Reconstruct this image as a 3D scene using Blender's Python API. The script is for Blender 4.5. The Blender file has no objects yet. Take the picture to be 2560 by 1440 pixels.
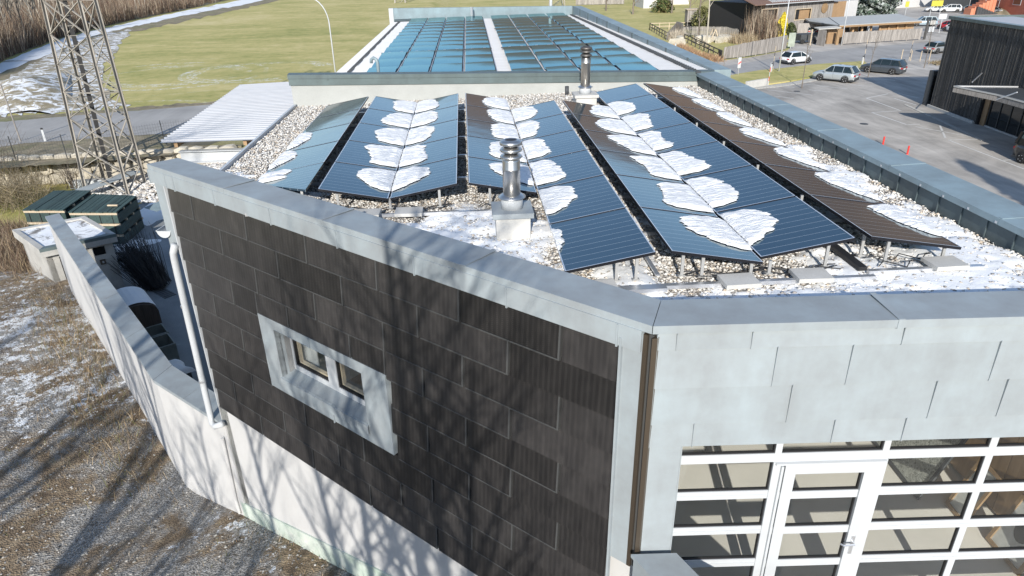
import bpy, math, random
import numpy as np
from mathutils import Vector, Matrix
random.seed(7); RNG = np.random.default_rng(7)
PI = math.pi
S = bpy.context.scene
C = S.collection

# ---------------------------------------------------------------- camera (recovered from the photograph's vanishing points)
CH = 12.5
FPX, PITCH, ROLL, YAW = 1702.65, 0.450183, -0.0200333, 0.0591809
_F = np.array([math.sin(YAW)*math.cos(PITCH), math.cos(YAW)*math.cos(PITCH), -math.sin(PITCH)])
_R = np.cross(_F, [0, 0, 1]); _R /= np.linalg.norm(_R); _U = np.cross(_R, _F)
_R2 = _R*math.cos(ROLL)+_U*math.sin(ROLL); _U2 = -_R*math.sin(ROLL)+_U*math.cos(ROLL)
cam = bpy.data.cameras.new('camera'); camo = bpy.data.objects.new('camera', cam); C.objects.link(camo)
cam.sensor_width = 36; cam.lens = FPX/2560*36; cam.clip_end = 9000; cam.clip_start = 0.1
mw = Matrix.Identity(4)
for i in range(3):
    mw[i][0] = _R2[i]; mw[i][1] = _U2[i]; mw[i][2] = -_F[i]
mw[2][3] = CH
camo.matrix_world = mw
S.camera = camo
# ---------------------------------------------------------------- daylight
SUN_EL, SHADOW_AZ = math.radians(24.5), math.radians(9)      # shadows run towards +Y, 9 degrees to +X
SH = Vector((math.sin(SHADOW_AZ)*math.cos(SUN_EL), math.cos(SHADOW_AZ)*math.cos(SUN_EL), -math.sin(SUN_EL)))
w = bpy.data.worlds.new("World"); S.world = w; w.use_nodes = True
nt = w.node_tree; bg = nt.nodes['Background']; sky = nt.nodes.new('ShaderNodeTexSky')
sky.sky_type = 'NISHITA'; sky.sun_disc = False; sky.sun_elevation = SUN_EL
sky.sun_rotation = math.radians(180)+SHADOW_AZ
sky.altitude = 900; sky.air_density = 1.0; sky.dust_density = 0.4; sky.ozone_density = 0.7
nt.links.new(sky.outputs[0], bg.inputs[0]); bg.inputs[1].default_value = 0.13
sl = bpy.data.lights.new('sun', 'SUN'); sl.energy = 3.9; sl.angle = math.radians(0.53); sl.color = (1, .95, .87)
so = bpy.data.objects.new('sun', sl); C.objects.link(so); so.rotation_euler = SH.to_track_quat('-Z', 'Y').to_euler()
S.view_settings.view_transform = 'Standard'; S.view_settings.look = 'None'
S.view_settings.exposure = 0.50; S.view_settings.gamma = 1

# ---------------------------------------------------------------- geometry helpers
def ray(px, py):
    return _F+_R2*(px-1280)/FPX-_U2*(py-720)/FPX
def at(px, py, z=0.0):
    d = ray(px, py); t = (z-CH)/d[2]
    return Vector((d[0]*t, d[1]*t, z))
def onvert(px, py, P, u):
    """point of the vertical plane through P with horizontal direction u seen at a pixel"""
    n = np.array([u[1], -u[0], 0.]); d = ray(px, py)
    t = (np.array([P[0], P[1], 0.])@n)/(d@n)
    return Vector((d[0]*t, d[1]*t, CH+d[2]*t))
def V(*a): return Vector(a)

class MB:
    def __init__(s): s.v = []; s.f = []
    def add(s, vs, fs):
        o = len(s.v); s.v.extend([tuple(v) for v in vs]); s.f.extend([tuple(i+o for i in f) for f in fs]); return s
    def quad(s, a, b, c, d): return s.add([a, b, c, d], [(0, 1, 2, 3)])
    def pbox(s, p, a, b, c):
        """parallelepiped from corner p with edge vectors a, b, c"""
        p, a, b, c = Vector(p), Vector(a), Vector(b), Vector(c)
        vs = [p, p+a, p+a+b, p+b, p+c, p+a+c, p+a+b+c, p+b+c]
        fs = [(3, 2, 1, 0), (4, 5, 6, 7), (0, 1, 5, 4), (1, 2, 6, 5), (2, 3, 7, 6), (3, 0, 4, 7)]
        if a.cross(b).dot(c) < 0: fs = [f[::-1] for f in fs]
        return s.add(vs, fs)
    def box(s, x0, x1, y0, y1, z0, z1): return s.pbox((x0, y0, z0), (x1-x0, 0, 0), (0, y1-y0, 0), (0, 0, z1-z0))
    def cbox(s, c, sx, sy, sz, rz=0):
        c = Vector(c); a = V(math.cos(rz), math.sin(rz), 0)*sx; b = V(-math.sin(rz), math.cos(rz), 0)*sy
        return s.pbox(c-a/2-b/2, a, b, (0, 0, sz))
    def prism(s, poly, z0, z1):
        n = len(poly); ar = sum(poly[i][0]*poly[(i+1) % n][1]-poly[(i+1) % n][0]*poly[i][1] for i in range(n))
        if ar < 0: poly = poly[::-1]
        vs = [(p[0], p[1], z0) for p in poly]+[(p[0], p[1], z1) for p in poly]
        fs = [tuple(range(n-1, -1, -1)), tuple(range(n, 2*n))]+[(i, (i+1) % n, n+(i+1) % n, n+i) for i in range(n)]
        return s.add(vs, fs)
    def tube(s, pts, rad, n=6, cap=True):
        pts = [Vector(p) for p in pts]; rads = rad if hasattr(rad, '__len__') else [rad]*len(pts)
        vs = []; fs = []; m = len(pts)
        for i, p in enumerate(pts):
            d = (pts[min(i+1, m-1)]-pts[max(i-1, 0)])
            d = d.normalized() if d.length > 1e-9 else V(0, 0, 1)
            x = d.orthogonal().normalized() if i == 0 else (x-d*x.dot(d)).normalized()
            y = d.cross(x)
            for k in range(n):
                a = 2*PI*k/n; vs.append(p+(x*math.cos(a)+y*math.sin(a))*rads[i])
        for i in range(m-1):
            for k in range(n):
                k2 = (k+1) % n; fs.append((i*n+k, i*n+k2, (i+1)*n+k2, (i+1)*n+k))
        if cap: fs += [tuple(range(n-1, -1, -1)), tuple((m-1)*n+k for k in range(n))]
        return s.add(vs, fs)
    def bar(s, a, b, w=.05, h=.05):
        a, b = Vector(a), Vector(b); d = (b-a)
        up = V(0, 0, 1) if abs(d.normalized().z) < .95 else V(0, 1, 0)
        x = d.cross(up).normalized()*w; y = x.cross(d).normalized()*h
        return s.pbox(a-x/2-y/2, d, x, y)
    def lathe(s, prof, c=(0, 0, 0), n=20):
        c = Vector(c); vs = []; fs = []; m = len(prof)
        for r, z in prof:
            for k in range(n):
                a = 2*PI*k/n; vs.append(c+V(r*math.cos(a), r*math.sin(a), z))
        for i in range(m-1):
            for k in range(n):
                k2 = (k+1) % n; fs.append((i*n+k, i*n+k2, (i+1)*n+k2, (i+1)*n+k))
        fs += [tuple(range(n-1, -1, -1)), tuple((m-1)*n+k for k in range(n))]
        return s.add(vs, fs)
    def grid(s, fn, nu, nv):
        o = len(s.v)
        for j in range(nv+1):
            for i in range(nu+1): s.v.append(tuple(fn(i/nu, j/nv)))
        for j in range(nv):
            for i in range(nu):
                a = o+j*(nu+1)+i; s.f.append((a, a+1, a+nu+2, a+nu+1))
        return s
    def mesh(s, name, mat, smooth=False):
        me = bpy.data.meshes.new(name); me.from_pydata(s.v, [], s.f); me.update()
        if mat: me.materials.append(mat)
        if smooth: me.polygons.foreach_set('use_smooth', [True]*len(me.polygons))
        return me
    def build(s, name, mat, parent=None, smooth=False, local=False, **kw):
        return link(s.mesh(name, mat, smooth), name, parent, local, **kw)

def link(me, name, parent=None, local=False, loc=None, **kw):
    o = bpy.data.objects.new(name, me); C.objects.link(o)
    if parent is not None:
        o.parent = parent
        if not local:
            off = Vector(parent.location)
            if parent.parent is not None: off = Vector((0, 0, 0))+Vector(parent.get('_org', (0, 0, 0)))
            o.matrix_parent_inverse = Matrix.Translation(-off) if parent.type == 'EMPTY' else Matrix.Identity(4)
    if loc is not None: o.location = loc
    for k, v in kw.items(): o[k] = v
    return o
def thing(name, label, cat, loc=(0, 0, 0), group=None, rz=0):
    o = bpy.data.objects.new(name, None); C.objects.link(o); o.location = loc; o.rotation_euler = (0, 0, rz)
    o.empty_display_size = .3
    o['label'] = label; o['category'] = cat
    if group: o['group'] = group
    return o
def tag(o, label, cat, group=None, kind=None):
    o['label'] = label; o['category'] = cat
    if group: o['group'] = group
    if kind: o['kind'] = kind
    return o
def struct(o): o['kind'] = 'structure'; return o
KIDS = {}
def copy_tree(root, loc, rz, label, scale=1.0, parent=None):
    def rec(o, par):
        c = o.copy(); C.objects.link(c); c.parent = par
        for ch in list(o.children): rec(ch, c)
        return c
    r = rec(root, None); r.location = loc; r.rotation_euler = (0, 0, rz); r.scale = (scale,)*3
    if label: r['label'] = label
    return r
def npmesh(name, verts, faces, mat, smooth=False, col=None):
    """fast mesh from numpy arrays; faces all of one length; col = one colour per face (own colour of each pebble or blade)"""
    me = bpy.data.meshes.new(name); nf, k = faces.shape
    me.vertices.add(len(verts)); me.vertices.foreach_set('co', np.asarray(verts, 'f').ravel())
    me.loops.add(nf*k); me.loops.foreach_set('vertex_index', faces.astype('i').ravel())
    me.polygons.add(nf); me.polygons.foreach_set('loop_start', np.arange(nf, dtype='i')*k)
    me.polygons.foreach_set('loop_total', np.full(nf, k, 'i'))
    if smooth: me.polygons.foreach_set('use_smooth', np.ones(nf, bool))
    if col is not None:
        ca = me.color_attributes.new('Col', 'FLOAT_COLOR', 'CORNER')
        c4 = np.ones((nf, k, 4), 'f'); c4[:, :, :3] = np.asarray(col, 'f')[:, None, :]
        ca.data.foreach_set('color', c4.ravel())
    me.materials.append(mat); me.update(); me.validate()
    return me
def vnoise(x, y, seed=0):
    """smooth value noise, numpy"""
    xi = np.floor(x).astype(int); yi = np.floor(y).astype(int); xf = x-xi; yf = y-yi
    def h(a, b):
        n = (a*374761393+b*668265263+seed*1442695041) & 0x7fffffff
        n = ((n ^ (n >> 13))*1274126177) & 0x7fffffff
        return ((n ^ (n >> 16)) & 0xffff)/65535.
    u = xf*xf*(3-2*xf); v = yf*yf*(3-2*yf)
    return (h(xi, yi)*(1-u)+h(xi+1, yi)*u)*(1-v)+(h(xi, yi+1)*(1-u)+h(xi+1, yi+1)*u)*v
def fbm(x, y, seed=0, oct=4):
    x = np.asarray(x, float); y = np.asarray(y, float); r = 0; a = .5; t = 0
    for i in range(oct): r = r+a*vnoise(x*2**i, y*2**i, seed+i*17); t += a; a *= .5
    return r/t

# ---------------------------------------------------------------- material helpers
class NT:
    def __init__(s, name):
        s.m = bpy.data.materials.new(name); s.m.use_nodes = True; s.t = s.m.node_tree
        s.p = s.t.nodes['Principled BSDF']; s._c = {}
    def n(s, typ, **kw):
        nd = s.t.nodes.new(typ)
        for k, v in kw.items():
            if k.startswith('_'): setattr(nd, k[1:], v)
            else:
                key = int(k[1:]) if k[0] == 'i' and k[1:].isdigit() else k.replace('__', ' ')
                s.set(nd.inputs[key], v)
        return nd
    def set(s, inp, v):
        if hasattr(v, 'is_output') or isinstance(v, bpy.types.NodeSocket): s.t.links.new(v, inp)
        else: inp.default_value = v
    def co(s, kind='Object'):
        if 'tc' not in s._c: s._c['tc'] = s.t.nodes.new('ShaderNodeTexCoord')
        return s._c['tc'].outputs[kind]
    def world(s):
        if 'geo' not in s._c: s._c['geo'] = s.t.nodes.new('ShaderNodeNewGeometry')
        return s._c['geo'].outputs['Position']
    def map(s, vec, scale=(1, 1, 1), rot=(0, 0, 0)):
        return s.n('ShaderNodeMapping', Vector=vec, Scale=scale, Rotation=rot).outputs[0]
    def noise(s, vec, scale, detail=4, rough=.55, dist=0):
        return s.n('ShaderNodeTexNoise', Vector=vec, Scale=scale, Detail=detail, Roughness=rough, Distortion=dist).outputs[0]
    def voro(s, vec, scale, feat='F1'):
        return s.n('ShaderNodeTexVoronoi', _feature=feat, Vector=vec, Scale=scale)
    def ramp(s, fac, stops, interp='LINEAR'):
        r = s.n('ShaderNodeValToRGB', Fac=fac); cr = r.color_ramp; cr.interpolation = interp
        while len(cr.elements) < len(stops): cr.elements.new(.5)
        for e, (p, c) in zip(cr.elements, stops):
            e.position = p; e.color = (*c, 1) if hasattr(c, '__len__') else (c, c, c, 1)
        return r.outputs[0]
    def mix(s, fac, a, b, mode='MIX'):
        m = s.n('ShaderNodeMix', _data_type='RGBA', _blend_type=mode)
        s.set(m.inputs[0], fac); s.set(m.inputs[6], a if not isinstance(a, tuple) or len(a) == 4 else (*a, 1))
        s.set(m.inputs[7], b if not isinstance(b, tuple) or len(b) == 4 else (*b, 1)); return m.outputs[2]
    def math(s, op, a, b=0.0, c=None):
        m = s.n('ShaderNodeMath', _operation=op); s.set(m.inputs[0], a); s.set(m.inputs[1], b)
        if c is not None: s.set(m.inputs[2], c)
        return m.outputs[0]
    def sep(s, vec): return s.n('ShaderNodeSeparateXYZ', i0=vec).outputs
    def bump(s, h, strength=.3, dist=.02):
        s.set(s.p.inputs['Normal'], s.n('ShaderNodeBump', Height=h, Strength=strength, Distance=dist).outputs[0]); return s
    def out(s, color=None, rough=.7, metal=0, spec=None, ior=None):
        if color is not None: s.set(s.p.inputs['Base Color'], color if not isinstance(color, tuple) else (*color[:3], 1))
        s.set(s.p.inputs['Roughness'], rough); s.set(s.p.inputs['Metallic'], metal)
        if spec is not None: s.set(s.p.inputs['Specular IOR Level'], spec)
        if ior is not None: s.set(s.p.inputs['IOR'], ior)
        return s.m
    def rnd(s):
        if 'oi' not in s._c: s._c['oi'] = s.t.nodes.new('ShaderNodeObjectInfo')
        return s._c['oi'].outputs['Random']

def mottled(name, c, amt=.12, scale=3, rough=.7, metal=0, bump=0, bscale=40, rnd=0, fine=0, spec=None):
    t = NT(name); v = t.world() if True else t.co()
    f = t.noise(v, scale, 5, .6)
    lo = tuple(x*(1-amt) for x in c); hi = tuple(min(1, x*(1+amt)) for x in c)
    col = t.ramp(f, [(.3, lo), (.7, hi)])
    if fine: col = t.mix(fine, col, t.ramp(t.noise(v, bscale, 3, .7), [(.35, tuple(x*.55 for x in c)), (.65, tuple(min(1, x*1.35) for x in c))]))
    if rnd:
        k = t.math('MULTIPLY_ADD', t.rnd(), 2*rnd, 1-rnd)
        col = t.mix(1.0, col, t.n('ShaderNodeCombineXYZ', i0=k, i1=k, i2=k).outputs[0], 'MULTIPLY')
    if bump: t.bump(t.noise(v, bscale, 4, .6), bump, .01)
    return t.out(col, rough, metal, spec)

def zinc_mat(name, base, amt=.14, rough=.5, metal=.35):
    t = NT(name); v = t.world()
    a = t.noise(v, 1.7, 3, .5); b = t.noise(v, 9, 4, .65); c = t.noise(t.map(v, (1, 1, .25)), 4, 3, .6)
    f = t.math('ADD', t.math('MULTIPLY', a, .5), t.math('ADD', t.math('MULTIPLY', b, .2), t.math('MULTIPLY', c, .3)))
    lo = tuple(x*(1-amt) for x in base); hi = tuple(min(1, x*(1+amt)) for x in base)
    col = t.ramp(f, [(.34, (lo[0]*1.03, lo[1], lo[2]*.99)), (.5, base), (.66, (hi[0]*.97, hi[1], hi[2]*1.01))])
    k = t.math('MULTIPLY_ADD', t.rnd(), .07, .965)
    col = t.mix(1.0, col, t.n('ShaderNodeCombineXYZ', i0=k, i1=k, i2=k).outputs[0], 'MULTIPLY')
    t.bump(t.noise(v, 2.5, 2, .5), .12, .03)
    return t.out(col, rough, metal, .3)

M = {}
M['zinc'] = zinc_mat('weathered_zinc', (.325, .360, .378), .15, .6, .0)
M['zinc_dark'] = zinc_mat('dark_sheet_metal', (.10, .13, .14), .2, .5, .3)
M['zinc_green'] = zinc_mat('green_grey_sheet_metal', (.13, .165, .165), .2, .5, .1)
M['zinc_blue'] = zinc_mat('blue_green_sheet_metal', (.27, .345, .375), .18, .5, .1)
M['steel'] = NT('brushed_steel').out((.62, .61, .59), .32, .95)
M['alu'] = NT('aluminium').out((.75, .76, .78), .38, .8)
M['white_metal'] = mottled('white_enamel_metal', (.54, .56, .575), .04, 2, .4)
M['bronze'] = NT('bronze_strip').out((.20, .16, .12), .35, .8)
M['black'] = NT('black_rubber').out((.02, .02, .022), .6)
M['crate'] = mottled('dirty_dark_steel', (.22, .24, .22), .3, 3, .6, 0, .4, 12)
M['darkgrey'] = mottled('dark_grey', (.06, .065, .07), .15, 3, .6)
M['plaster'] = mottled('white_plaster', (.565, .56, .55), .05, 1.2, .9, 0, .25, 90)
M['grey_render'] = mottled('grey_render', (.43, .44, .42), .08, 1.5, .9, 0, .2, 60, 0, .12)
M['concrete'] = mottled('concrete', (.46, .45, .42), .18, 1.4, .9, 0, .3, 30, .05, .2)
M['slab'] = mottled('concrete_slab', (.55, .54, .51), .10, 3, .9, 0, .2, 60, .05, .12)
M['snow'] = (lambda t: (t.bump(t.noise(t.world(), 14, 5, .7), .35, .03), t.set(t.p.inputs['Subsurface Weight'], .0), t.out(t.ramp(t.noise(t.world(), 3, 4), [(.3, (.88, .90, .92)), (.7, (.95, .95, .95))]), .75))[-1])(NT('snow'))
def snow_fibre():
    t = NT('wind_combed_snow'); v = t.map(t.world(), (2.2, 26, 20))
    h = t.noise(v, 2.2, 5, .65); t.bump(h, .7, .03)
    return t.out(t.ramp(h, [(.28, (.70, .73, .76)), (.5, (.88, .885, .89))]), .8)
M['snow_comb'] = snow_fibre()

def pv_mat():
    """dark glass with white cell strings: object space, strings every 1/10 of the module's length"""
    t = NT('solar_glass'); g = t.sep(t.co('Generated'))
    y = t.math('FRACT', t.math('MULTIPLY', g[1], 10.0))
    ln = t.math('LESS_THAN', y, .035)
    x = t.math('FRACT', t.math('MULTIPLY', g[0], 60.0)); bb = t.math('MULTIPLY', t.math('LESS_THAN', x, .2), .25)
    cell = t.math('LESS_THAN', t.math('FRACT', t.math('MULTIPLY', g[0], 6.0)), .02)
    base = t.mix(bb, (.010, .022, .040, 1), (.03, .05, .07, 1))
    base = t.mix(t.math('MULTIPLY', cell, .5), base, (.004, .006, .01, 1))
    col = t.mix(t.math('MULTIPLY', ln, .75), base, (.50, .56, .60, 1))
    t.bump(t.noise(t.map(t.co('Object'), (1, 1, 1)), 1.3, 2, .5), .06, .05)
    m = t.out(col, .08, 0, None, 2.45); t.p.inputs['Specular Tint'].default_value = (.74, .96, 1, 1)
    return m
M['pv'] = pv_mat()
M['frame_black'] = NT('black_anodised_frame').out((.03, .03, .035), .4, .6)
M['frame_alu'] = NT('silver_frame_edge').out((.80, .82, .84), .35, .6)
def thin_mat():
    t = NT('thin_film_glass'); g = t.sep(t.co('Generated'))
    y = t.math('FRACT', t.math('MULTIPLY', g[0], 2.0)); ln = t.math('LESS_THAN', y, .02)
    col = t.mix(t.math('MULTIPLY', ln, .4), (.012, .035, .05, 1), (.15, .2, .22, 1))
    t.bump(t.noise(t.co('Object'), .7, 2, .5), .08, .1)
    m = t.out(col, .09, 0, None, 5.0); t.p.inputs['Specular Tint'].default_value = (.66, .98, 1, 1)
    return m
M['thin'] = thin_mat()
def tile_mat():
    """brown-black facade photovoltaic tile: fine horizontal strings broken into dashes, faint vertical cell edges"""
    t = NT('solar_facade_tile'); o = t.sep(t.co('Object'))
    z = t.math('FRACT', t.math('MULTIPLY', o[2], 42.0)); ln = t.math('LESS_THAN', z, .3)
    u = t.math('ADD', t.math('MULTIPLY', o[0], .73), t.math('MULTIPLY', o[1], -.683))
    d = t.math('LESS_THAN', t.math('FRACT', t.math('MULTIPLY', u, 14.0)), .42)
    v = t.math('LESS_THAN', t.math('FRACT', t.math('MULTIPLY', u, 6.4)), .05)
    f = t.noise(t.map(t.world(), (3, 3, 1.3)), 2.2, 4, .6)
    base = t.ramp(f, [(.25, (.016, .015, .0155)), (.5, (.025, .0235, .0235)), (.8, (.042, .039, .038))])
    k = t.math('MULTIPLY_ADD', t.rnd(), .9, .6)
    base = t.mix(1.0, base, t.n('ShaderNodeCombineXYZ', i0=k, i1=k, i2=k).outputs[0], 'MULTIPLY')
    col = t.mix(t.math('MULTIPLY', t.math('MULTIPLY', ln, d), .20), base, (.16, .15, .14, 1))
    col = t.mix(t.math('MULTIPLY', v, .2), col, (.012, .011, .011, 1))
    t.bump(f, .1, .01)
    return t.out(col, .34, 0, .6)
M['tile'] = tile_mat()
M['tile_side'] = NT('tile_profile_and_highlight').out((.088, .090, .090), .45, .2)
def corr_mat(name, c, rough=.4):
    t = NT(name); f = t.noise(t.map(t.world(), (.4, 3, 1)), 1.2, 4, .6)
    return t.out(t.ramp(f, [(.3, tuple(x*.88 for x in c)), (.7, c)]), rough, .1)
M['white_sheet'] = corr_mat('white_coated_sheet', (.56, .565, .58))
def glass_mat(name, tint=(1, 1, 1), refl=1.0):
    m = bpy.data.materials.new(name); m.use_nodes = True; t = m.node_tree; t.nodes.remove(t.nodes['Principled BSDF'])
    o = t.nodes['Material Output']; a = t.nodes.new('ShaderNodeBsdfTransparent'); g = t.nodes.new('ShaderNodeBsdfGlossy')
    g.inputs['Roughness'].default_value = .02; a.inputs[0].default_value = (*tint, 1)
    lw = t.nodes.new('ShaderNodeLayerWeight'); lw.inputs[0].default_value = .5; pw = t.nodes.new('ShaderNodeMath'); pw.operation = 'POWER'; pw.inputs[1].default_value = 4.0; t.links.new(lw.outputs['Facing'], pw.inputs[0])
    f = t.nodes.new('ShaderNodeMath'); f.operation = 'MULTIPLY_ADD'; f.inputs[1].default_value = .9; f.inputs[2].default_value = .05; t.links.new(pw.outputs[0], f.inputs[0])
    mx = t.nodes.new('ShaderNodeMixShader'); t.links.new(f.outputs[0], mx.inputs[0]); t.links.new(a.outputs[0], mx.inputs[1])
    t.links.new(g.outputs[0], mx.inputs[2]); t.links.new(mx.outputs[0], o.inputs[0]); return m
M['glass'] = glass_mat('clear_glass', (.99, 1, .99))
M['car_glass'] = NT('car_glass').out((.012, .02, .022), .05, 0, None, 1.6)
M['dark_glass'] = NT('dark_window_glass').out((.012, .014, .015), .06, 0, None, 1.6)

def wood_mat(name, c, dark, scale=1.0, rough=.85, amt=.5, axis=2):
    t = NT(name); sc = [16*scale]*3; sc[axis] = 1.2*scale
    f = t.noise(t.map(t.world(), tuple(sc)), 1.5, 5, .7); g = t.noise(t.world(), .8*scale, 3, .6)
    k = t.rnd()
    col = t.ramp(f, [(.28, dark), (.62, c)])
    kk = t.math('MULTIPLY_ADD', k, amt, 1-amt/2)
    col = t.mix(1.0, col, t.n('ShaderNodeCombineXYZ', i0=kk, i1=kk, i2=kk).outputs[0], 'MULTIPLY')
    col = t.mix(t.ramp(g, [(.45, 0.), (.75, .4)]), col, tuple(x*.6 for x in c)+(1,))
    t.bump(f, .3, .01)
    return t.out(col, rough)
M['wood_grey'] = wood_mat('weathered_grey_wood', (.40, .37, .34), (.16, .145, .13), .5, .9, .45)
M['wood_black'] = wood_mat('charred_and_shaded_wood', (.085, .082, .078), (.022, .022, .023), 1, .7, .7)
M['wood_orange'] = wood_mat('fresh_larch_wood', (.44, .29, .16), (.28, .17, .09), 1, .7, .35)
M['wood_pale'] = wood_mat('pale_sawn_wood', (.62, .52, .38), (.44, .34, .23), 1, .8, .2)
M['wood_brown'] = wood_mat('brown_plywood', (.36, .24, .13), (.26, .165, .085), .5, .6, .1)
M['bark'] = wood_mat('grey_brown_bark', (.26, .22, .18), (.12, .10, .08), 1, .95, .3)
M['bark_pale'] = wood_mat('pale_bark', (.50, .46, .39), (.28, .25, .2), 1, .95, .3)
# ================================================================= THE SETTING
def px_poly(pts, z): return [at(x, y, z) for x, y in pts]
def sheet(name, pts, z, mat, rag=0, step=14, seed=1, **kw):
    if rag:
        rr_ = random.Random(seed); o_ = []
        for i in range(len(pts)):
            a, b = pts[i], pts[(i+1) % len(pts)]; n_ = max(1, int(math.hypot(b[0]-a[0], b[1]-a[1])/step))
            for k in range(n_):
                f = k/n_; o_.append((a[0]+(b[0]-a[0])*f+rr_.gauss(0, rag), a[1]+(b[1]-a[1])*f+rr_.gauss(0, rag*.45)))
        pts = o_
    mb = MB(); vs = px_poly(pts, z)
    mb.add(vs, [tuple(range(len(vs)))])
    a = sum(vs[i].x*vs[(i+1) % len(vs)].y-vs[(i+1) % len(vs)].x*vs[i].y for i in range(len(vs)))
    if a < 0: mb.f = [f[::-1] for f in mb.f]
    return mb.build(name, mat, None, **kw)

STREAKS = [(float(at(430, 185, 1.7).x), float(at(430, 185, 1.7).y), 3.5, 15.0), (float(at(650, 175, 1.7).x), float(at(650, 175, 1.7).y), 3.0, 10.0), (float(at(330, 285, 1.7).x), float(at(330, 285, 1.7).y), 1, 7.0)]
def grass_mat(name):
    t = NT(name); v = t.world()
    a = t.noise(t.map(v, (.03, .05, 1)), 1, 6, .62, .8); b = t.noise(v, .9, 6, .7); c = t.noise(t.map(v, (.05, .5, 1), (0, 0, .5)), 1.0, 5, .7)
    e = t.noise(v, .28, 5, .75)
    f = t.math('ADD', t.math('MULTIPLY', a, .36), t.math('ADD', t.math('MULTIPLY', b, .24), t.math('ADD', t.math('MULTIPLY', c, .16), t.math('MULTIPLY', e, .24))))
    col = t.ramp(f, [(.36, (.21, .25, .065)), (.45, (.39, .365, .12)), (.53, (.54, .465, .19)), (.64, (.68, .58, .32))])
    # thin snow left in the mown swathes
    s = t.noise(t.map(v, (.06, .06, 1)), 1.0, 3, .5); w = t.noise(t.map(v, (.25, 2.6, 1), (0, 0, .9)), 1.0, 4, .7, 1.2)
    m = None
    for (cx, cy, R0, R1) in STREAKS:
        dv = t.n('ShaderNodeVectorMath', _operation='SUBTRACT', i0=v, i1=(cx, cy, 0)).outputs[0]
        dv = t.n('ShaderNodeVectorMath', _operation='MULTIPLY', i0=dv, i1=(1, 1, 0)).outputs[0]
        d = t.n('ShaderNodeVectorMath', _operation='LENGTH', i0=dv).outputs['Value']
        ring = t.noise(t.n('ShaderNodeCombineXYZ', i0=t.math('ADD', t.math('MULTIPLY', d, 1.1), t.math('MULTIPLY', t.noise(v, .12, 2), 3.0)), i1=1.5).outputs[0], 1.0, 2, .5)
        reg = t.math('MULTIPLY', t.ramp(t.math('MULTIPLY', d, 1/R1), [(R0/R1-.1, 0.), (R0/R1, 1.), (.85, 1.), (1., 0.)]), t.ramp(t.noise(v, .09, 3, .6), [(.46, 0.), (.56, 1.)]))
        k = t.math('MULTIPLY', t.math('MULTIPLY', t.ramp(ring, [(.60, 0.), (.66, 1.)]), reg), t.ramp(t.noise(v, 2.2, 4, .8), [(.47, 0.), (.58, .75)]))
        m = k if m is None else t.math('MAXIMUM', m, k)
    col = t.mix(m, col, (.78, .80, .80, 1))
    t.bump(t.noise(v, 3, 5, .8), .6, .1)
    return t.out(col, .95)
M['grass'] = grass_mat('dry_winter_grass')
def brown_mat():
    t = NT('rough_bank_grass'); v = t.world(); f = t.noise(v, .9, 6, .75); g = t.noise(v, .25, 4, .6)
    col = t.ramp(f, [(.3, (.12, .11, .07)), (.5, (.25, .21, .14)), (.7, (.42, .35, .24))])
    col = t.mix(t.ramp(g, [(.5, 0.), (.7, .6)]), col, (.17, .19, .07, 1)); t.bump(f, .8, .1); return t.out(col, .95)
M['brown'] = brown_mat()
def asphalt_mat(name, lo, hi, warm=(1, .97, .92)):
    t = NT(name); v = t.world(); a = t.noise(v, .12, 5, .65, 1.2); b = t.noise(v, 25, 3, .7); c = t.noise(t.map(v, (.6, .08, 1), (0, 0, -.5)), 1.3, 5, .7, .7)
    f = t.math('ADD', t.math('MULTIPLY', a, .5), t.math('ADD', t.math('MULTIPLY', b, .15), t.math('MULTIPLY', c, .35)))
    col = t.ramp(f, [(.36, tuple(lo*x for x in warm)), (.64, tuple(hi*x for x in warm))])
    t.bump(b, .25, .01); return t.out(col, .88)
M['asphalt'] = asphalt_mat('old_asphalt', .24, .62, (1, .93, .84))
M['asphalt_road'] = asphalt_mat('road_asphalt', .27, .44, (1, .97, .93))
M['asphalt_dark'] = asphalt_mat('yard_asphalt', .11, .19, (1, 1, 1))
M['paint'] = mottled('road_paint', (.66, .65, .62), .12, 5, .7)
def snowy(name, under_lo, under_hi, cover, sc=.35):
    t = NT(name); v = t.world(); g = t.noise(v, 1.4, 5, .7)
    col = t.ramp(g, [(.3, under_lo), (.7, under_hi)])
    m = t.noise(t.map(v, (1, 1, 1)), sc, 7, .72, .6)
    k = t.ramp(m, [(cover-.03, 1.), (cover+.05, 0.)])
    col = t.mix(k, col, (.84, .86, .88, 1)); t.bump(m, .5, .08); return t.out(col, .85)
M['snow_patchy'] = snowy('patchy_snow_ground', (.20, .17, .11), (.42, .36, .25), .47, .9)
M['snow_path'] = snowy('snowy_path', (.30, .28, .24), (.45, .43, .40), .60, .15)

# base ground to the horizon
mb = MB(); mb.quad((-5000, -5000, 0), (5000, -5000, 0), (5000, 5000, 0), (-5000, 5000, 0)); struct(mb.build('ground', M['grass']))

def smooth(t): t = np.clip(t, 0, 1); return t*t*(3-2*t)
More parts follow.
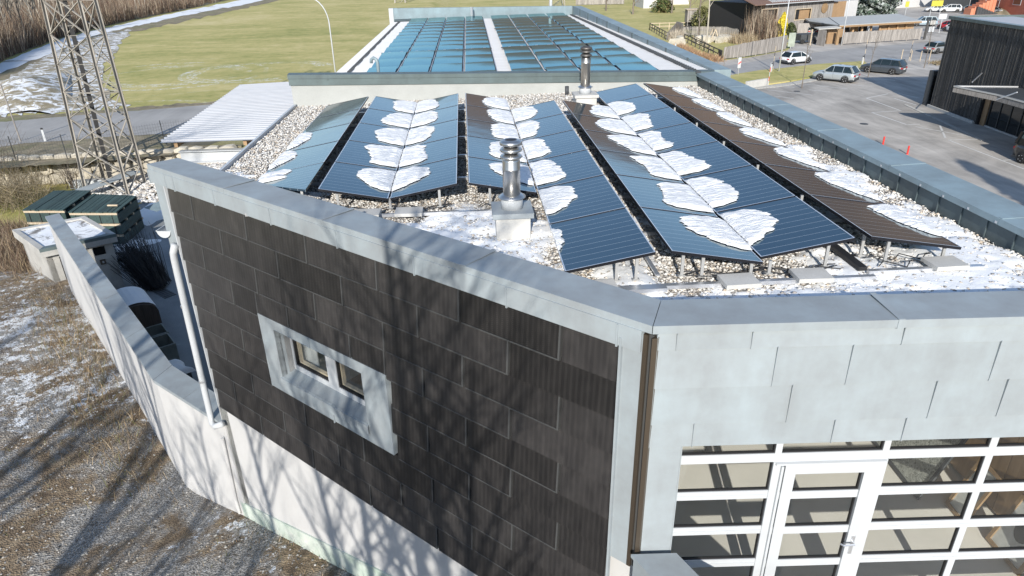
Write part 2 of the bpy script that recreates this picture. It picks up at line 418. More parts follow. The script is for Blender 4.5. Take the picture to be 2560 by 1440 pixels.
# raised field on the left, retained by the boulder wall
WALL_A, WALL_B = at(-260, 410, 1.75), at(600, 368, 1.75)
WALL_A.z = WALL_B.z = 0
wd = (WALL_B-WALL_A).normalized()
def field_z(x, y):
    return -0.06+1.66*smooth((-1-x)/9.)*1.0
LZ = 1.6
xs = np.concatenate([np.linspace(-420, -60, 40), np.linspace(-58, 8, 80)]); ys = np.concatenate([np.linspace(0, 60, 60)**1., np.linspace(64, 520, 60)])
vv = []; nx = len(xs)
for yy in ys:
    for xx in xs:
        yb = (WALL_A.y+(xx-WALL_A.x)*wd.y/wd.x)+.35 if xx > -60 else 36
        y2 = yb+yy
        vv.append((xx, y2, float(field_z(xx, y2))+.015*float(fbm(np.array([xx*.05]), np.array([y2*.05]))[0])))
ff = [(j*nx+i, j*nx+i+1, (j+1)*nx+i+1, (j+1)*nx+i) for j in range(len(ys)-1) for i in range(nx-1)]
mb = MB(); mb.add(vv, ff); struct(mb.build('field', M['grass'], smooth=True))
RZ = LZ+.02
# left road, its verge, bank of rough grass between road and boulder wall
struct(sheet('road_verge', [(-600, 310), (-200, 300), (0, 290), (160, 283), (330, 268), (560, 252), (700, 240), (700, 345), (560, 350), (430, 388), (300, 398), (160, 410), (0, 420), (-600, 470)], RZ+.012, M['brown'], rag=2.5, step=12, seed=7))
struct(sheet('road', [(-600, 330), (0, 305), (160, 291), (330, 277), (450, 268), (560, 258), (700, 246), (700, 308), (560, 318), (440, 333), (300, 340), (160, 352), (60, 358), (0, 368), (-600, 420)], RZ+.03, M['asphalt_road'], rag=.8, step=16, seed=8))
struct(sheet('snow_bank_ground', [(-500, 240), (0, 205), (60, 168), (130, 130), (250, 88), (330, 75), (310, 100), (262, 160), (250, 200), (290, 250), (330, 262), (170, 280), (0, 288), (-500, 320)], RZ+.02, M['snow_patchy'], rag=7, step=9, seed=4))
struct(sheet('path', [(-500, 270), (0, 183), (110, 140), (250, 84), (400, 52), (520, 27), (640, 6), (700, -12), (640, -10), (600, 0), (400, 40), (280, 66), (200, 84), (130, 106), (0, 158), (-500, 230)], RZ+.035, M['snow_path'], rag=1.6, step=10, seed=5))
struct(sheet('path_verge', [(-500, 290), (0, 215), (110, 152), (250, 96), (400, 66), (520, 40), (640, 14), (760, -14), (700, -14), (560, 16), (400, 50), (250, 82), (100, 140), (0, 180)], RZ+.015, M['brown'], rag=3, step=12, seed=6))
# snow mound beside the path
def mound(u, v):
    p = at(-20+u*200, 290-v*85-u*30, RZ); x, y = p.x, p.y
    h = 1.3*math.sin(PI*u)**.7*math.sin(PI*v)**.8*(.6+.8*float(fbm(np.array([x*.35]), np.array([y*.35]), 5)[0]))
    return (x, y, RZ+h)
mb = MB(); mb.grid(mound, 60, 40); o = mb.build('snow_mound', M['snow_patchy'], smooth=True); tag(o, 'low mound of patchy snow and brown grass beside the path behind the pylon', 'snow mound')

# right hand side: car park, road, verge, court
struct(sheet('car_park', [(1560, 172), (1650, 168), (1740, 158), (1808, 151), (1870, 144), (1968, 126), (1985, 112), (1948, 98), (1900, 96), (1990, 85), (2075, 70), (2150, 40), (2180, 22), (2300, 8), (2560, -6), (2900, -10), (3600, 200), (3000, 900), (2000, 700), (1500, 300)], .006, M['asphalt']))
struct(sheet('street', [(1560, 180), (1700, 178), (1808, 166), (1968, 140), (2110, 122), (2290, 108), (2400, 100), (2560, 86), (2900, 60), (2900, 120), (2560, 130), (2300, 147), (2150, 156), (2020, 163), (1900, 176), (1800, 190), (1650, 200)], .012, M['asphalt_road']))
vg = [(1815, 193), (1850, 186), (1900, 178), (1960, 172), (2040, 163), (2110, 158), (2160, 155), (2168, 163), (2150, 175), (2025, 196), (1975, 205), (1925, 212), (1870, 216), (1830, 222)]
P = px_poly(vg, 0); mb = MB(); mb.prism([(p.x, p.y) for p in P], .0, .13); struct(mb.build('verge', M['grass']))
P = px_poly([(2328, 158), (2375, 152), (2500, 150), (2500, 158), (2380, 160), (2340, 164)], 0); mb = MB(); mb.prism([(p.x, p.y) for p in P], .0, .14); struct(mb.build('verge', M['brown']))
# cobbled kerb strip along the verge
mb = MB(); a = at(1790, 232, 0); b = at(2030, 199, 0)
kerb = [(1800, 226), (1865, 220), (1925, 215), (1975, 208), (2027, 198)]
kp = px_poly(kerb, 0); stones = MB()
for i in range(len(kp)-1):
    d = kp[i+1]-kp[i]; L = d.length; n = max(1, int(L/.35)); dn = d.normalized(); sd = V(dn.y, -dn.x, 0)
    for k in range(n):
        for r in range(3):
            stones.cbox(kp[i]+dn*(k+.5)*L/n+sd*(r*.34+.1), .30, .30, .05+random.random()*.02, math.atan2(dn.y, dn.x)+random.uniform(-.05, .05))
o = stones.build('kerb_strip', M['concrete']); o['kind'] = 'structure'
# painted bay lines
z6 = lambda x, y: (1900+x/6.4, 100+y/6.4)
z1 = lambda x, y: (1700+x/2.77, 240+y/2.77)
lines = [(z6(110, 795), z6(840, 882)), (z6(225, 895), z6(540, 937)), (z6(785, 795), z6(1125, 832)), (z6(720, 705), z6(1400, 783)), (z6(1370, 700), z6(1665, 738)), (z6(430, 740), z6(550, 762)), (z6(1860, 610), z6(2160, 648)), (z6(1680, 675), z6(1910, 690)),
         (z6(1700, 930), z6(2050, 860)), (z6(1700, 930), z6(2250, 1130)), (z6(2140, 930), z6(2500, 1040)), (z6(1790, 1160), z6(2270, 1130)), (z6(1790, 1160), z6(2350, 1355)), (z6(2350, 1355), z6(2560, 1345)),
         (z1(1630, 212), z1(2020, 282)), (z1(1800, 205), z1(1838, 290)), (z1(1860, 305), z1(2090, 298)), (z1(1860, 305), z1(2382, 505)), (z1(2240, 445), z1(2382, 437)), ((2240, 128), (2330, 122)), ((2300, 172), (2360, 176)), (z6(2150, 840), z6(2560, 930))]
mb = MB()
for a, b in lines:
    A, B = at(*a, .014), at(*b, .014); d = (B-A).normalized(); s = V(-d.y, d.x, 0)*.075
    mb.quad(A-s, B-s, B+s, A+s)
struct(mb.build('bay_markings', M['paint']))
# drain channel beside the black building
A, B = at(*z1(1560, 60), .02), at(*z1(2100, 310), .02); d = (B-A).normalized(); s = V(-d.y, d.x, 0)
mb = MB(); n = 70
for i in range(n): mb.cbox(A+(B-A)*((i+.5)/n), (B-A).length/n*.86, .28, .03, math.atan2(d.y, d.x))
struct(mb.build('cobble_channel', M['concrete']))
# manhole covers
for i, q in enumerate([(1992, 228.5), (2160, 310)]):
    mb = MB(); mb.lathe([(.32, 0), (.32, .022), (.25, .022), (.25, .016)], at(*q, 0.006), 16)
    tag(mb.build('manhole_cover', M['darkgrey']), ['round iron manhole cover between the bay lines and the young tree', 'round iron manhole cover further down the car park'][i], 'manhole cover')

# distant wooded mountains all round the valley
def mtn_mat():
    t = NT('wooded_mountain'); v = t.world(); a = t.noise(v, .004, 6, .7); b = t.noise(v, .02, 5, .8)
    col = t.ramp(t.math('ADD', t.math('MULTIPLY', a, .6), t.math('MULTIPLY', b, .4)), [(.35, (.14, .085, .05)), (.55, (.26, .165, .105)), (.7, (.36, .25, .17))])
    return t.out(col, 1)
nA = 160; vs = []; fs = []
for k in range(nA):
    a = 2*PI*k/nA; az = math.atan2(math.sin(a), math.cos(a))
    r = 1500+250*math.sin(3*a); ca = math.sin(a), math.cos(a)
    azd = math.degrees(az)
    e = 9.2+3.6*math.exp(-((azd-52)/22)**2)+1.5*math.sin(a*5+1)+.9*math.sin(a*11+.5)+.5*math.sin(a*23)-3.0*math.exp(-((azd+30)/22)**2)
    h = (r+700)*math.tan(math.radians(e))
    for rr, hh in ((r-700, -5), (r-250, h*.38), (r+200, h*.72), (r+700, h), (r+1500, h*.6)):
        vs.append((ca[0]*rr, ca[1]*rr, hh))
for k in range(nA):
    k2 = (k+1) % nA
    for j in range(4): fs.append((k*5+j, k*5+j+1, k2*5+j+1, k2*5+j))
mb = MB(); mb.add(vs, fs); struct(mb.build('mountains', mtn_mat(), smooth=True))

# ---------------------------------------------------------------- workshop building (front): key geometry
Z_GR = 9.08                                  # gravel
Z_CAP = 9.42                                 # top of the copings
CNR = at(1632, 816, Z_CAP); LFT = at(366, 410, Z_CAP); RGT = at(2560, 791.5, Z_CAP)
U1 = (LFT-CNR).normalized(); N1 = V(-U1.y, U1.x, 0)           # along the tiled facade; N1 outward?
if N1.y > 0: N1 = -N1
U2 = (RGT-CNR).normalized(); N2 = V(U2.y, -U2.x, 0)           # along the door facade, outward = towards camera
L1 = (LFT-CNR).length
def fac(u, z, out=0.0): p = CNR+U1*u-N1*.05+N1*out; return V(p.x, p.y, z)
def frt(s, z, out=0.0): p = CNR+U2*s-N2*.05+N2*out; return V(p.x, p.y, z)
front = thing('workshop_building', 'workshop with gravel flat roof, brown solar tile side wall and zinc front with glazed door', 'building', (CNR.x, CNR.y, 2.5))

# ---- slope on the camera side of the walls
K0 = fac(9.45, 0)
K1 = V(-7.42, 13.35, 0); K2 = V(-16.05, 25.35, 0)
segs = [((CNR.x, CNR.y), U1, 0), ((K0.x, K0.y), (K1-K0).normalized(), 0), ((K1.x, K1.y), (K2-K1).normalized(), 0)]
def right_dist(x, y):
    r = 1e9
    for (px_, py_), d, _ in segs: r = np.minimum(r, (x-px_)*d[1]-(y-py_)*d[0])
    return r
def slope_z(x, y):
    u = (x-CNR.x)*U1.x+(y-CNR.y)*U1.y
    z = 1.0+.235*np.maximum(0, 11.6-u)-.15
    z = np.minimum(z, 5.6)
    z = z+.18*fbm(x*.35, y*.35, 3)+.05*fbm(x*2, y*2, 9)
    f = smooth((31.5-y)/5.)*smooth((x+48)/18.)
    return z*f-.08*(1-f)
def ground_fore_mat():
    t = NT('gravelly_ground'); v = t.world()
    a = t.noise(v, .55, 5, .65, .5); b = t.noise(v, 9, 4, .75); st = t.voro(v, 26).outputs[0]; c = t.noise(v, 2.6, 6, .8)
    gravel = t.ramp(t.math('ADD', t.math('MULTIPLY', b, .5), t.math('MULTIPLY', st, .6)), [(.25, (.09, .085, .08)), (.5, (.25, .24, .22)), (.75, (.48, .46, .43))])
    dry = t.ramp(c, [(.32, (.085, .06, .04)), (.5, (.21, .155, .10)), (.68, (.42, .33, .22))])
    col = t.mix(t.ramp(a, [(.46, 0.), (.56, 1.)]), gravel, dry)
    xy = t.sep(v); far = t.ramp(t.math('MULTIPLY', t.math('ADD', xy[1], -10.), .05), [(0.1, 0.), (.45, 1.)])
    sn = t.noise(v, 2.4, 8, .8, .3); big = t.noise(v, .22, 3, .5)
    m = t.math('ADD', t.math('MULTIPLY', sn, .7), t.math('MULTIPLY', big, .42)); m = t.math('ADD', m, t.math('MULTIPLY', far, .085))
    col = t.mix(t.ramp(m, [(.662, 0.), (.70, 1.)]), col, (.84, .86, .88, 1))
    t.bump(t.math('ADD', b, st), .8, .05); return t.out(col, .95)
M['fore'] = ground_fore_mat()
gx = np.arange(-52, 6.01, .22); gy = np.arange(-14, 34.01, .22)
X, Y = np.meshgrid(gx, gy); Z = slope_z(X, Y); RD = right_dist(X, Y)
keep = []
nxx = len(gx)
idx = np.arange(X.size).reshape(X.shape)
q = np.stack([idx[:-1, :-1], idx[:-1, 1:], idx[1:, 1:], idx[1:, :-1]], -1).reshape(-1, 4)
rd = RD.ravel()[q].min(1); q = q[rd < .22]
me = npmesh('bank', np.stack([X.ravel(), Y.ravel(), Z.ravel()], 1), q, M['fore'], True)
struct(link(me, 'bank'))
# forecourt in front of the door
mb = MB(); a = CNR+U2*.6; mb.quad((a.x, -14, 5.52), (12, -14, 5.52), (12, 4.9, 5.52), (a.x, a.y-.12, 5.52)); struct(mb.build('forecourt', M['asphalt']))
# yard asphalt
mb = MB(); pts = [fac(9.3, 0), K1, K2, V(-16, 28, 0), V(-19, 31, 0), V(-21, 36, 0), V(-18, 42, 0), V(-9, 45, 0), V(-4.4, 40, 0), V(-4.4, 12, 0)]
mb.add([(p.x, p.y, .006) for p in pts], [tuple(range(len(pts)))]); mb.f = [f[::-1] for f in mb.f]
def yard_mat():
    t = NT('yard_asphalt_with_snow'); v = t.world(); b = t.noise(v, 22, 3, .7); a = t.noise(v, .5, 5, .6)
    col = t.ramp(t.math('ADD', t.math('MULTIPLY', a, .6), t.math('MULTIPLY', b, .4)), [(.35, (.19, .205, .215)), (.65, (.33, .35, .36))])
    s = t.noise(t.map(v, (.5, 1, 1)), .8, 7, .75, .8); col = t.mix(t.ramp(s, [(.63, 0.), (.70, .85)]), col, (.75, .78, .8, 1))
    t.bump(b, .3, .01); return t.out(col, .8)
struct(mb.build('yard', yard_mat()))

# ---- walls of the workshop body (behind the claddings)
z0t, z1t = 4.55, 9.12              # tiled field: bottom, top
EAVE_X = -4.56
wall = MB()
def vprism(a, b, za, zb, th, n):             # wall slab between plan points a-b, thickness inwards
    a, b = Vector(a), Vector(b); wall.pbox((a.x, a.y, za), (b-a), Vector(n)*-th, (0, 0, zb-za))
vprism(fac(.02, 0, -.02), fac(L1-.28, 0, -.02), .9, z0t+.1, .35, N1)
for (ua, ub, za, zb) in ((.02, 4.47, z0t+.1, 9.05), (6.62, L1-.3, z0t+.1, 9.05), (4.47, 6.62, z0t+.1, 6.27), (4.47, 6.62, 7.18, 9.05)):
    vprism(fac(ua, 0, -.10), fac(ub, 0, -.10), za, zb, .28, N1)
wob = wall.build('lower_wall', M['plaster'], front)
# greenish damp base strip
mb = MB()
zA = 1.62; 
def base_strip():
    m = MB(); n = 24
    for i in range(n):
        u0, u1 = L1-.28-(L1-.5)*i/n, L1-.28-(L1-.5)*(i+1)/n
        p0, p1 = fac(u0, 0, .012), fac(u1, 0, .012)
        h0 = 1.9+.235*max(0, 9.4-u0); h1 = 1.9+.235*max(0, 9.4-u1)
        a = V(p0.x, p0.y, .6); b = V(p1.x, p1.y, .6)
        m.quad(a, b, V(p1.x, p1.y, h1), V(p0.x, p0.y, h0)); q0, q1 = p0-N1*.03, p1-N1*.03
        m.quad(V(p0.x, p0.y, h0), V(p1.x, p1.y, h1), V(q1.x, q1.y, h1), V(q0.x, q0.y, h0))
    return m
def damp_mat():
    t = NT('damp_green_plinth'); v = t.world(); f = t.noise(v, 2.2, 5, .7)
    return t.out(t.ramp(f, [(.3, (.36, .46, .38)), (.55, (.58, .64, .57)), (.75, (.70, .71, .66))]), .9)
base_strip().build('plinth', damp_mat(), front)

# ---- window hole data (on the tiled facade)
def fz(px, py, out=0): 
    P = onvert(px, py, fac(0, 0, out), U1); return ((P-fac(0, 0, out)).dot(U1), P.z)
WU0, WU1, WZ0, WZ1 = 3.95, 7.02, 5.95, 7.35        # zinc surround
# ---- solar tiles: ten courses, running bond, lower edge of every tile standing proud
NR = 10; ph = (z1t-z0t)/NR
ja = [.33, 1.04, 2.47, 3.9, 5.38, 6.88, 8.46, 9.25]; jb = [.33, 1.75, 3.2, 4.68, 6.17, 7.72, 9.25]
def rect_minus(u0, u1, za, zb):
    """pieces of a tile left over beside the window surround"""
    if zb <= WZ0+.02 or za >= WZ1-.02 or u1 <= WU0 or u0 >= WU1: return [(u0, u1, za, zb)]
    out = []
    if u0 < WU0-.06: out.append((u0, WU0, za, zb))
    if u1 > WU1+.06: out.append((WU1, u1, za, zb))
    if zb > WZ1+.03: out.append((max(u0, WU0), min(u1, WU1), WZ1, zb))
    if za < WZ0-.03: out.append((max(u0, WU0), min(u1, WU1), za, WZ0))
    return out
for r in range(NR):
    zt = z1t-r*ph; zb = zt-ph
    J = ja if r % 2 == 0 else jb
    for k in range(len(J)-1):
        for (u0, u1, za, zc) in rect_minus(J[k]+.008, J[k+1]-.008, zb, zt):
            if u1-u0 < .05: continue
            m = MB(); o1 = .046; o0 = .014
            fb = o0+(o1-o0)*(zt-za)/ph; ft = o0+(o1-o0)*(zt-zc)/ph
            f0 = [fac(u0+.02, za, fb), fac(u1-.02, za, fb), fac(u1-.02, zc+.015, ft), fac(u0+.02, zc+.015, ft)]
            g = -.06
            b0 = [fac(u0+.02, za, g), fac(u1-.02, za, g), fac(u1-.02, zc+.015, g), fac(u0+.02, zc+.015, g)]
            m.add(f0+b0, [(1, 0, 3, 2), (4, 5, 6, 7), (0, 1, 5, 4), (1, 2, 6, 5), (2, 3, 7, 6), (3, 0, 4, 7)])
            o = m.build('solar_tile', M['tile'], front)
            # folded side profile at the joint; pale lower lip stands for an edge highlight
            m = MB()
            if u0 > .4 and u1-u0 > .1 and zc-za > .1:
                Lp = [(u0-.006, zc), (u0-.006, za-.006), (u1-.03, za-.006), (u1-.03, za+.010), (u0+.016, za+.010), (u0+.016, zc)]
                A_ = [fac(a_, b_, (ft if b_ > (za+zc)/2 else fb)+.005) for a_, b_ in Lp]; B__ = [fac(a_, b_, -.03) for a_, b_ in Lp]
                m.add(A_+B__, [tuple(range(6)), tuple(range(11, 5, -1))]+[(q_, 6+q_, 6+(q_+1) % 6, (q_+1) % 6) for q_ in range(6)])
            if m.v: m.build('edge_profile', M['tile_side'], o)
# bronze expansion strip and zinc corner flashing beside the tiles
def zpiece(name, pts_out, mat=M['zinc'], th=.01, parent=front):
    pass
m = MB(); zc0 = 6.30
m.pbox(fac(.33, zc0, .0), -U1*.235, N1*.030, V(0, 0, 9.30-zc0)); m.build('corner_flashing', M['zinc'], front)
for i in range(9):
    zz = 9.2-.44*(i+1)
    m = MB(); m.pbox(fac(.33, zz, .02), -U1*.025, N1*.05, V(0, 0, .44)); m.build('edge_trim', M['zinc'], front)
m = MB(); m.pbox(fac(.095, zc0, -.04), -U1*.045, N1*.075, V(0, 0, 9.30-zc0)); m.build('joint_strip', M['bronze'], front)
m = MB(); m.pbox(fac(.048, zc0, -.05), -U1*.05, N1*.055, V(0, 0, 9.30-zc0)); m.build('joint_strip', M['tile_side'], front)
m = MB(); m.pbox(fac(-.004, zc0, -.05), U2*.05, N1*.10, V(0, 0, 9.29-zc0)); m.build('joint_strip', M['bronze'], front)
# zinc corner at the far left end of the tiles (sits round onto the end wall) with stepped edge trims
m = MB(); m.pbox(fac(9.26, 12.5-4.70, -.05), U1*(L1-9.26-.05), N1*.07, V(0, 0, 4.55-3.20)); m.build('corner_flashing', M['zinc'], front)
for r in range(NR):
    zt = z1t-r*ph
    m = MB(); m.pbox(fac(9.255, zt-ph, .0), U1*.03, N1*.055, V(0, 0, ph)); m.pbox(fac(9.30, zt-ph, -.02), U1*.02, N1*.05, V(0, 0, ph-.02)); m.build('edge_trim', M['white_metal'], front)
# end wall (left), dark in the shade
ew = V(-U1.x*0-.0, 0, 0)
E0 = fac(L1-.30, 0, -.02); 
m = MB(); m.pbox((E0.x, E0.y, 0), V(EAVE_X+.10-E0.x, 12.9-E0.y, 0), U1*-.3, (0, 0, 9.0)); m.build('end_wall', M['grey_render'], front)
m = MB(); m.box(EAVE_X+.1, EAVE_X+.4, 12.9, 18.9, 0, 9.0); m.build('side_wall', M['grey_render'], front)

# ---- copings of the two front edges: individual folded sheets with standing joints
CW = .56
def coping(P0, P1, nrm, inward, n, W, m0=0, m1=0, mat=M['zinc'], zt=Z_CAP, fall=.015, face=.085, parent=front):
    d = (P1-P0).normalized(); L = (P1-P0).length
    cuts = n if isinstance(n, list) else [L*i/n for i in range(n+1)]
    for i in range(len(cuts)-1):
        a, b = cuts[i], cuts[i+1]; g = .004
        ia = a+(m0 if i == 0 else 0); ib = b+(m1 if i == len(cuts)-2 else 0)
        A, B = P0+d*(a+g), P0+d*(b-g); Ai, Bi = P0+d*(ia+g)+inward*W, P0+d*(ib-g)+inward*W
        z = zt; zi = zt-fall
        vs = [V(A.x, A.y, z), V(B.x, B.y, z), V(Bi.x, Bi.y, zi), V(Ai.x, Ai.y, zi),
              V(A.x, A.y, z-face), V(B.x, B.y, z-face), V(Bi.x, Bi.y, zi-face-.02), V(Ai.x, Ai.y, zi-face-.02)]
        m = MB(); m.add(vs, [(0, 1, 2, 3), (7, 6, 5, 4), (1, 0, 4, 5), (2, 1, 5, 6), (3, 2, 6, 7), (0, 3, 7, 4)])
        if d.cross(inward).z < 0: m.f = [f[::-1] for f in m.f]
        if i > 0:                                      # raised cover strip over the joint
            s = d*.05; c0 = P0+d*(a-.02)
            m.pbox((c0.x-nrm.x*-.0, c0.y, z+.002), d*.06, inward*W*1.0, (0, 0, .006)); m.pbox((c0.x, c0.y, z-face-.01)+() if False else (c0.x, c0.y, z-face-.006), d*.06, nrm*.006, (0, 0, face+.012))
        m.build('coping_sheet', mat, parent)
half = math.tan((math.acos(max(-1, min(1, U1.dot(U2)))))/2-PI/2)
mitre = CW/math.tan(math.acos(U1.dot(U2))/2)
coping(CNR, LFT, N1, -N1, [0, 2.35, 4.9, 7.3, L1], CW, m0=mitre, m1=.0)
FR = 7.2
coping(CNR, CNR+U2*FR, N2, -N2, [0, 2.31, 4.7, FR], CW, m0=mitre, m1=0)
# parapet upstands below the copings, inner face
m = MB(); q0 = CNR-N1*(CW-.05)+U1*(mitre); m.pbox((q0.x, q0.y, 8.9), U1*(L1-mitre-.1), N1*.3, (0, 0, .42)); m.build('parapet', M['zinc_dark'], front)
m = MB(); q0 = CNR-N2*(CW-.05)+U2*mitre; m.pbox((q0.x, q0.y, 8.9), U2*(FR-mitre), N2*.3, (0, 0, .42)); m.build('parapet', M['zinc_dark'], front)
# fascia sheets under the coping on the tiled side
fs_ = [.10, .36, 1.73, 3.15, 4.60, 6.1, 7.6, 8.85, 9.12, L1-.02]
for i in range(len(fs_)-1):
    a, b = fs_[i], fs_[i+1]; m = MB(); m.pbox(fac(a+.004, z1t-.015, .0), U1*(b-a-.008), N1*(.066 if i % 2 else .062), V(0, 0, Z_CAP-.085-z1t+.02)); 
    m.pbox(fac(b-.012, z1t-.03, .02), U1*.018, N1*.058, V(0, 0, Z_CAP-.085-z1t+.03)); m.build('fascia_sheet', M['zinc'], front)
# ---- zinc shingles of the door facade
rows = [(9.325, 9.157, [.055, .24, .95, 2.38, 3.8, 5.2, FR]), (9.157, 8.722, [.055, 1.21, 1.93, 3.34, 4.8, 6.2, FR]), (8.722, 8.288, [.055, 1.42, 2.84, 3.54, 4.95, 6.3, FR]), (8.288, 8.012, [.055, .50, 1.92, 2.64, 4.0, 5.4, FR])]
for ri, (zt, zb, J) in enumerate(rows):
    for k in range(len(J)-1):
        a, b = J[k]+.002, J[k+1]-.002
        m = MB(); o0, o1 = .020, .034
        f0 = [frt(a, zb-.008, o1), frt(b, zb-.008, o1), frt(b, zt, o0), frt(a, zt, o0)]; g = -.03
        b0 = [frt(a, zb-.008, g), frt(b, zb-.008, g), frt(b, zt, g), frt(a, zt, g)]
        m.add(f0+b0, [(0, 1, 2, 3), (7, 6, 5, 4), (1, 0, 4, 5), (2, 1, 5, 6), (3, 2, 6, 7), (0, 3, 7, 4)])
        m.pbox(frt(a-.004, zb-.012, .0), U2*.010, N2*.044, V(0, 0, zt-zb+.012))
        m.build('zinc_shingle', M['zinc'], front)
# zinc pier between corner and door
DS0 = .40
m = MB(); m.pbox(frt(.052, 6.45, -.03), U2*(DS0-.052), N2*.055, V(0, 0, 8.01-6.45)); m.build('zinc_pier', M['zinc'], front)
m = MB(); m.pbox(frt(DS0, 5.45, -.12), U2*.012, N2*.15, V(0, 0, 8.0-5.45)); m.build('zinc_reveal', M['zinc'], front)
m = MB(); m.pbox(frt(.0, 8.03, -.09), U2*FR*.94, N2*-.3, V(0, 0, 1.0)); m.build('lintel_wall', M['plaster'], front)
# low zinc-topped wall running forward from the corner
m = MB(); c = frt(.0, 0, .03); cA, cB = onvert(1572, 1404, frt(0, 0, .0), U2), onvert(1706, 1434, frt(0, 0, 0), U2)
lw = thing('low_wall', 'low wall with zinc capping running forward from the building corner at the bottom edge', 'wall', (CNR.x, CNR.y-1, 5.5))
dirw = V(.42, -.91, 0).normalized()
m = MB(); m.pbox((CNR.x-.02, CNR.y-.06, 4.5), dirw*6, U2*.44, (0, 0, 2.05)); m.build('wall_body', M['zinc'], lw)
m = MB(); m.pbox((CNR.x-.05, CNR.y-.05, 6.55), dirw*6.1, U2*.50, (0, 0, .045)); m.build('coping_sheet', M['zinc'], lw)
# ---------------------------------------------------------------- strip window in its zinc surround
m = MB(); hu0, hu1, hz0, hz1 = 4.47, 6.62, 6.27, 7.18      # opening
def ring(mb, u0, u1, za, zb, U0, U1_, ZA, ZB, o0, o1):
    for (a, b, c, d) in ((U0, U1_, zb, ZB), (U0, U1_, ZA, za), (U0, u0, za, zb), (u1, U1_, za, zb)):
        mb.pbox(fac(a, c, o0), U1*(b-a), N1*(o1-o0), V(0, 0, d-c))
ring(m, hu0, hu1, hz0, hz1, WU0, WU1, WZ0, WZ1, -.05, .052)
surr = m.build('window_surround', M['zinc'], front)
m = MB()
for (u, za, zb) in ((5.30, WZ0-.02, hz0), (5.66, hz1, WZ1)): m.pbox(fac(u, za, .055), U1*.016, N1*.018, V(0, 0, zb-za))
m.build('cover_strip', M['zinc'], surr)
m = MB()                                                     # deep reveals
D = .30
m.add([fac(hu0, hz0, .06), fac(hu0, hz1, .06), fac(hu0, hz1, -D), fac(hu0, hz0, -D)], [(0, 1, 2, 3)])
m.add([fac(hu1, hz0, .06), fac(hu1, hz1, .06), fac(hu1, hz1, -D), fac(hu1, hz0, -D)], [(3, 2, 1, 0)])
m.add([fac(hu0, hz1, .06), fac(hu1, hz1, .06), fac(hu1, hz1, -D), fac(hu0, hz1, -D)], [(0, 1, 2, 3)])
m.pbox(fac(hu0-.02, hz0-.16, .085), U1*(hu1-hu0+.04), N1*-.01, V(0, 0, .15))
m.add([fac(hu0-.02, hz0-.01, .085), fac(hu1+.02, hz0-.01, .085), fac(hu1+.02, hz0+.05, -D), fac(hu0-.02, hz0+.05, -D)], [(3, 2, 1, 0)])
m.build('window_sill', M['zinc'], surr)
win = MB(); fo, fi = -.20, -.27
def fbar(mb, u0, u1, za, zb, o0=-.28, o1=-.20): mb.pbox(fac(u0, za, o0), U1*(u1-u0), N1*(o1-o0), V(0, 0, zb-za))
fbar(win, hu0, hu1, hz0+.03, hz0+.13); fbar(win, hu0, hu1, hz1-.09, hz1); fbar(win, hu0, 4.80, hz0+.13, hz1-.09); fbar(win, hu1-.05, hu1, hz0+.13, hz1-.09)
fbar(win, 5.45, 5.69, hz0+.13, hz1-.09)
window = win.build('window', M['white_metal'], front)
for (a, b) in ((4.80, 5.45), (5.69, hu1-.05)):
    m = MB(); t = .022; za, zb = hz0+.13, hz1-.09
    for q in ((a, b, za, za+t), (a, b, zb-t, zb), (a, a+t, za+t, zb-t), (b-t, b, za+t, zb-t)): fbar(m, *q, -.27, -.215)
    m.build('gasket', M['black'], window)
    m = MB(); t2 = .05
    for q in ((a+t, b-t, za+t, za+t2), (a+t, b-t, zb-t2, zb-t), (a+t, a+t2, za+t2, zb-t2), (b-t2, b-t, za+t2, zb-t2)): fbar(m, *q, -.33, -.27)
    m.build('sash', M['wood_pale'], window)
    m = MB(); fbar(m, a+t, b-t, za+t, zb-t, -.246, -.240); m.build('pane', M['glass'], window)
m = MB(); fbar(m, 3.4, 7.6, hz0-1.5, hz1+.5, -3.0, -2.9); fbar(m, 3.4, 7.6, hz0-1.6, hz0-1.5, -3., -.3); m.build('room_backing', M['wood_brown'], front)
m = MB(); fbar(m, 6.22, 6.6, hz0+.1, hz1-.1, -.42, -.40); m.build('blind', M['white_metal'], front)

# ---------------------------------------------------------------- glazed sectional door with wicket door
DI = -.10
def dbar(mb, s0, s1, za, zb, o0=-.16, o1=-.10): mb.pbox(frt(s0, za, o0), U2*(s1-s0), N2*(o1-o0), V(0, 0, zb-za))
RH = .056; LT = 8.01; RC = [7.71, 7.209, 6.695, 6.19, 5.68]
m = MB(); dbar(m, DS0+.012, 6.4, RC[0]-RH, RC[0]+RH); garage = m.build('garage_door', M['white_metal'], front)
for zc in RC[1:]:
    for (a, b) in ((DS0+.012, 1.44), (2.64, 6.4)):
        m = MB(); dbar(m, a, b, zc-RH, zc+RH); dbar(m, a, b, zc-.006, zc+.006, -.10, -.094); m.build('rail', M['white_metal'], garage)
    m = MB(); dbar(m, 1.56, 2.55, zc-RH-.02, zc+RH-.03); m.build('rail', M['white_metal'], garage)
for (a, b) in ((1.44, 1.55), (2.55, 2.66)):
    m = MB(); dbar(m, a, b, 5.46, RC[0]-RH, -.16, -.088); m.build('mullion', M['white_metal'], garage)
for (a, b) in ((3.71, 3.79), (4.95, 5.03)):
    m = MB(); dbar(m, a, b, 5.46, LT, -.155, -.104); m.build('mullion', M['white_metal'], garage)
for (a, b) in ((1.44, 1.51), (2.58, 2.65)):
    m = MB(); dbar(m, a, b, RC[0]+RH, LT); m.build('mullion', M['white_metal'], garage)
zt = 7.62
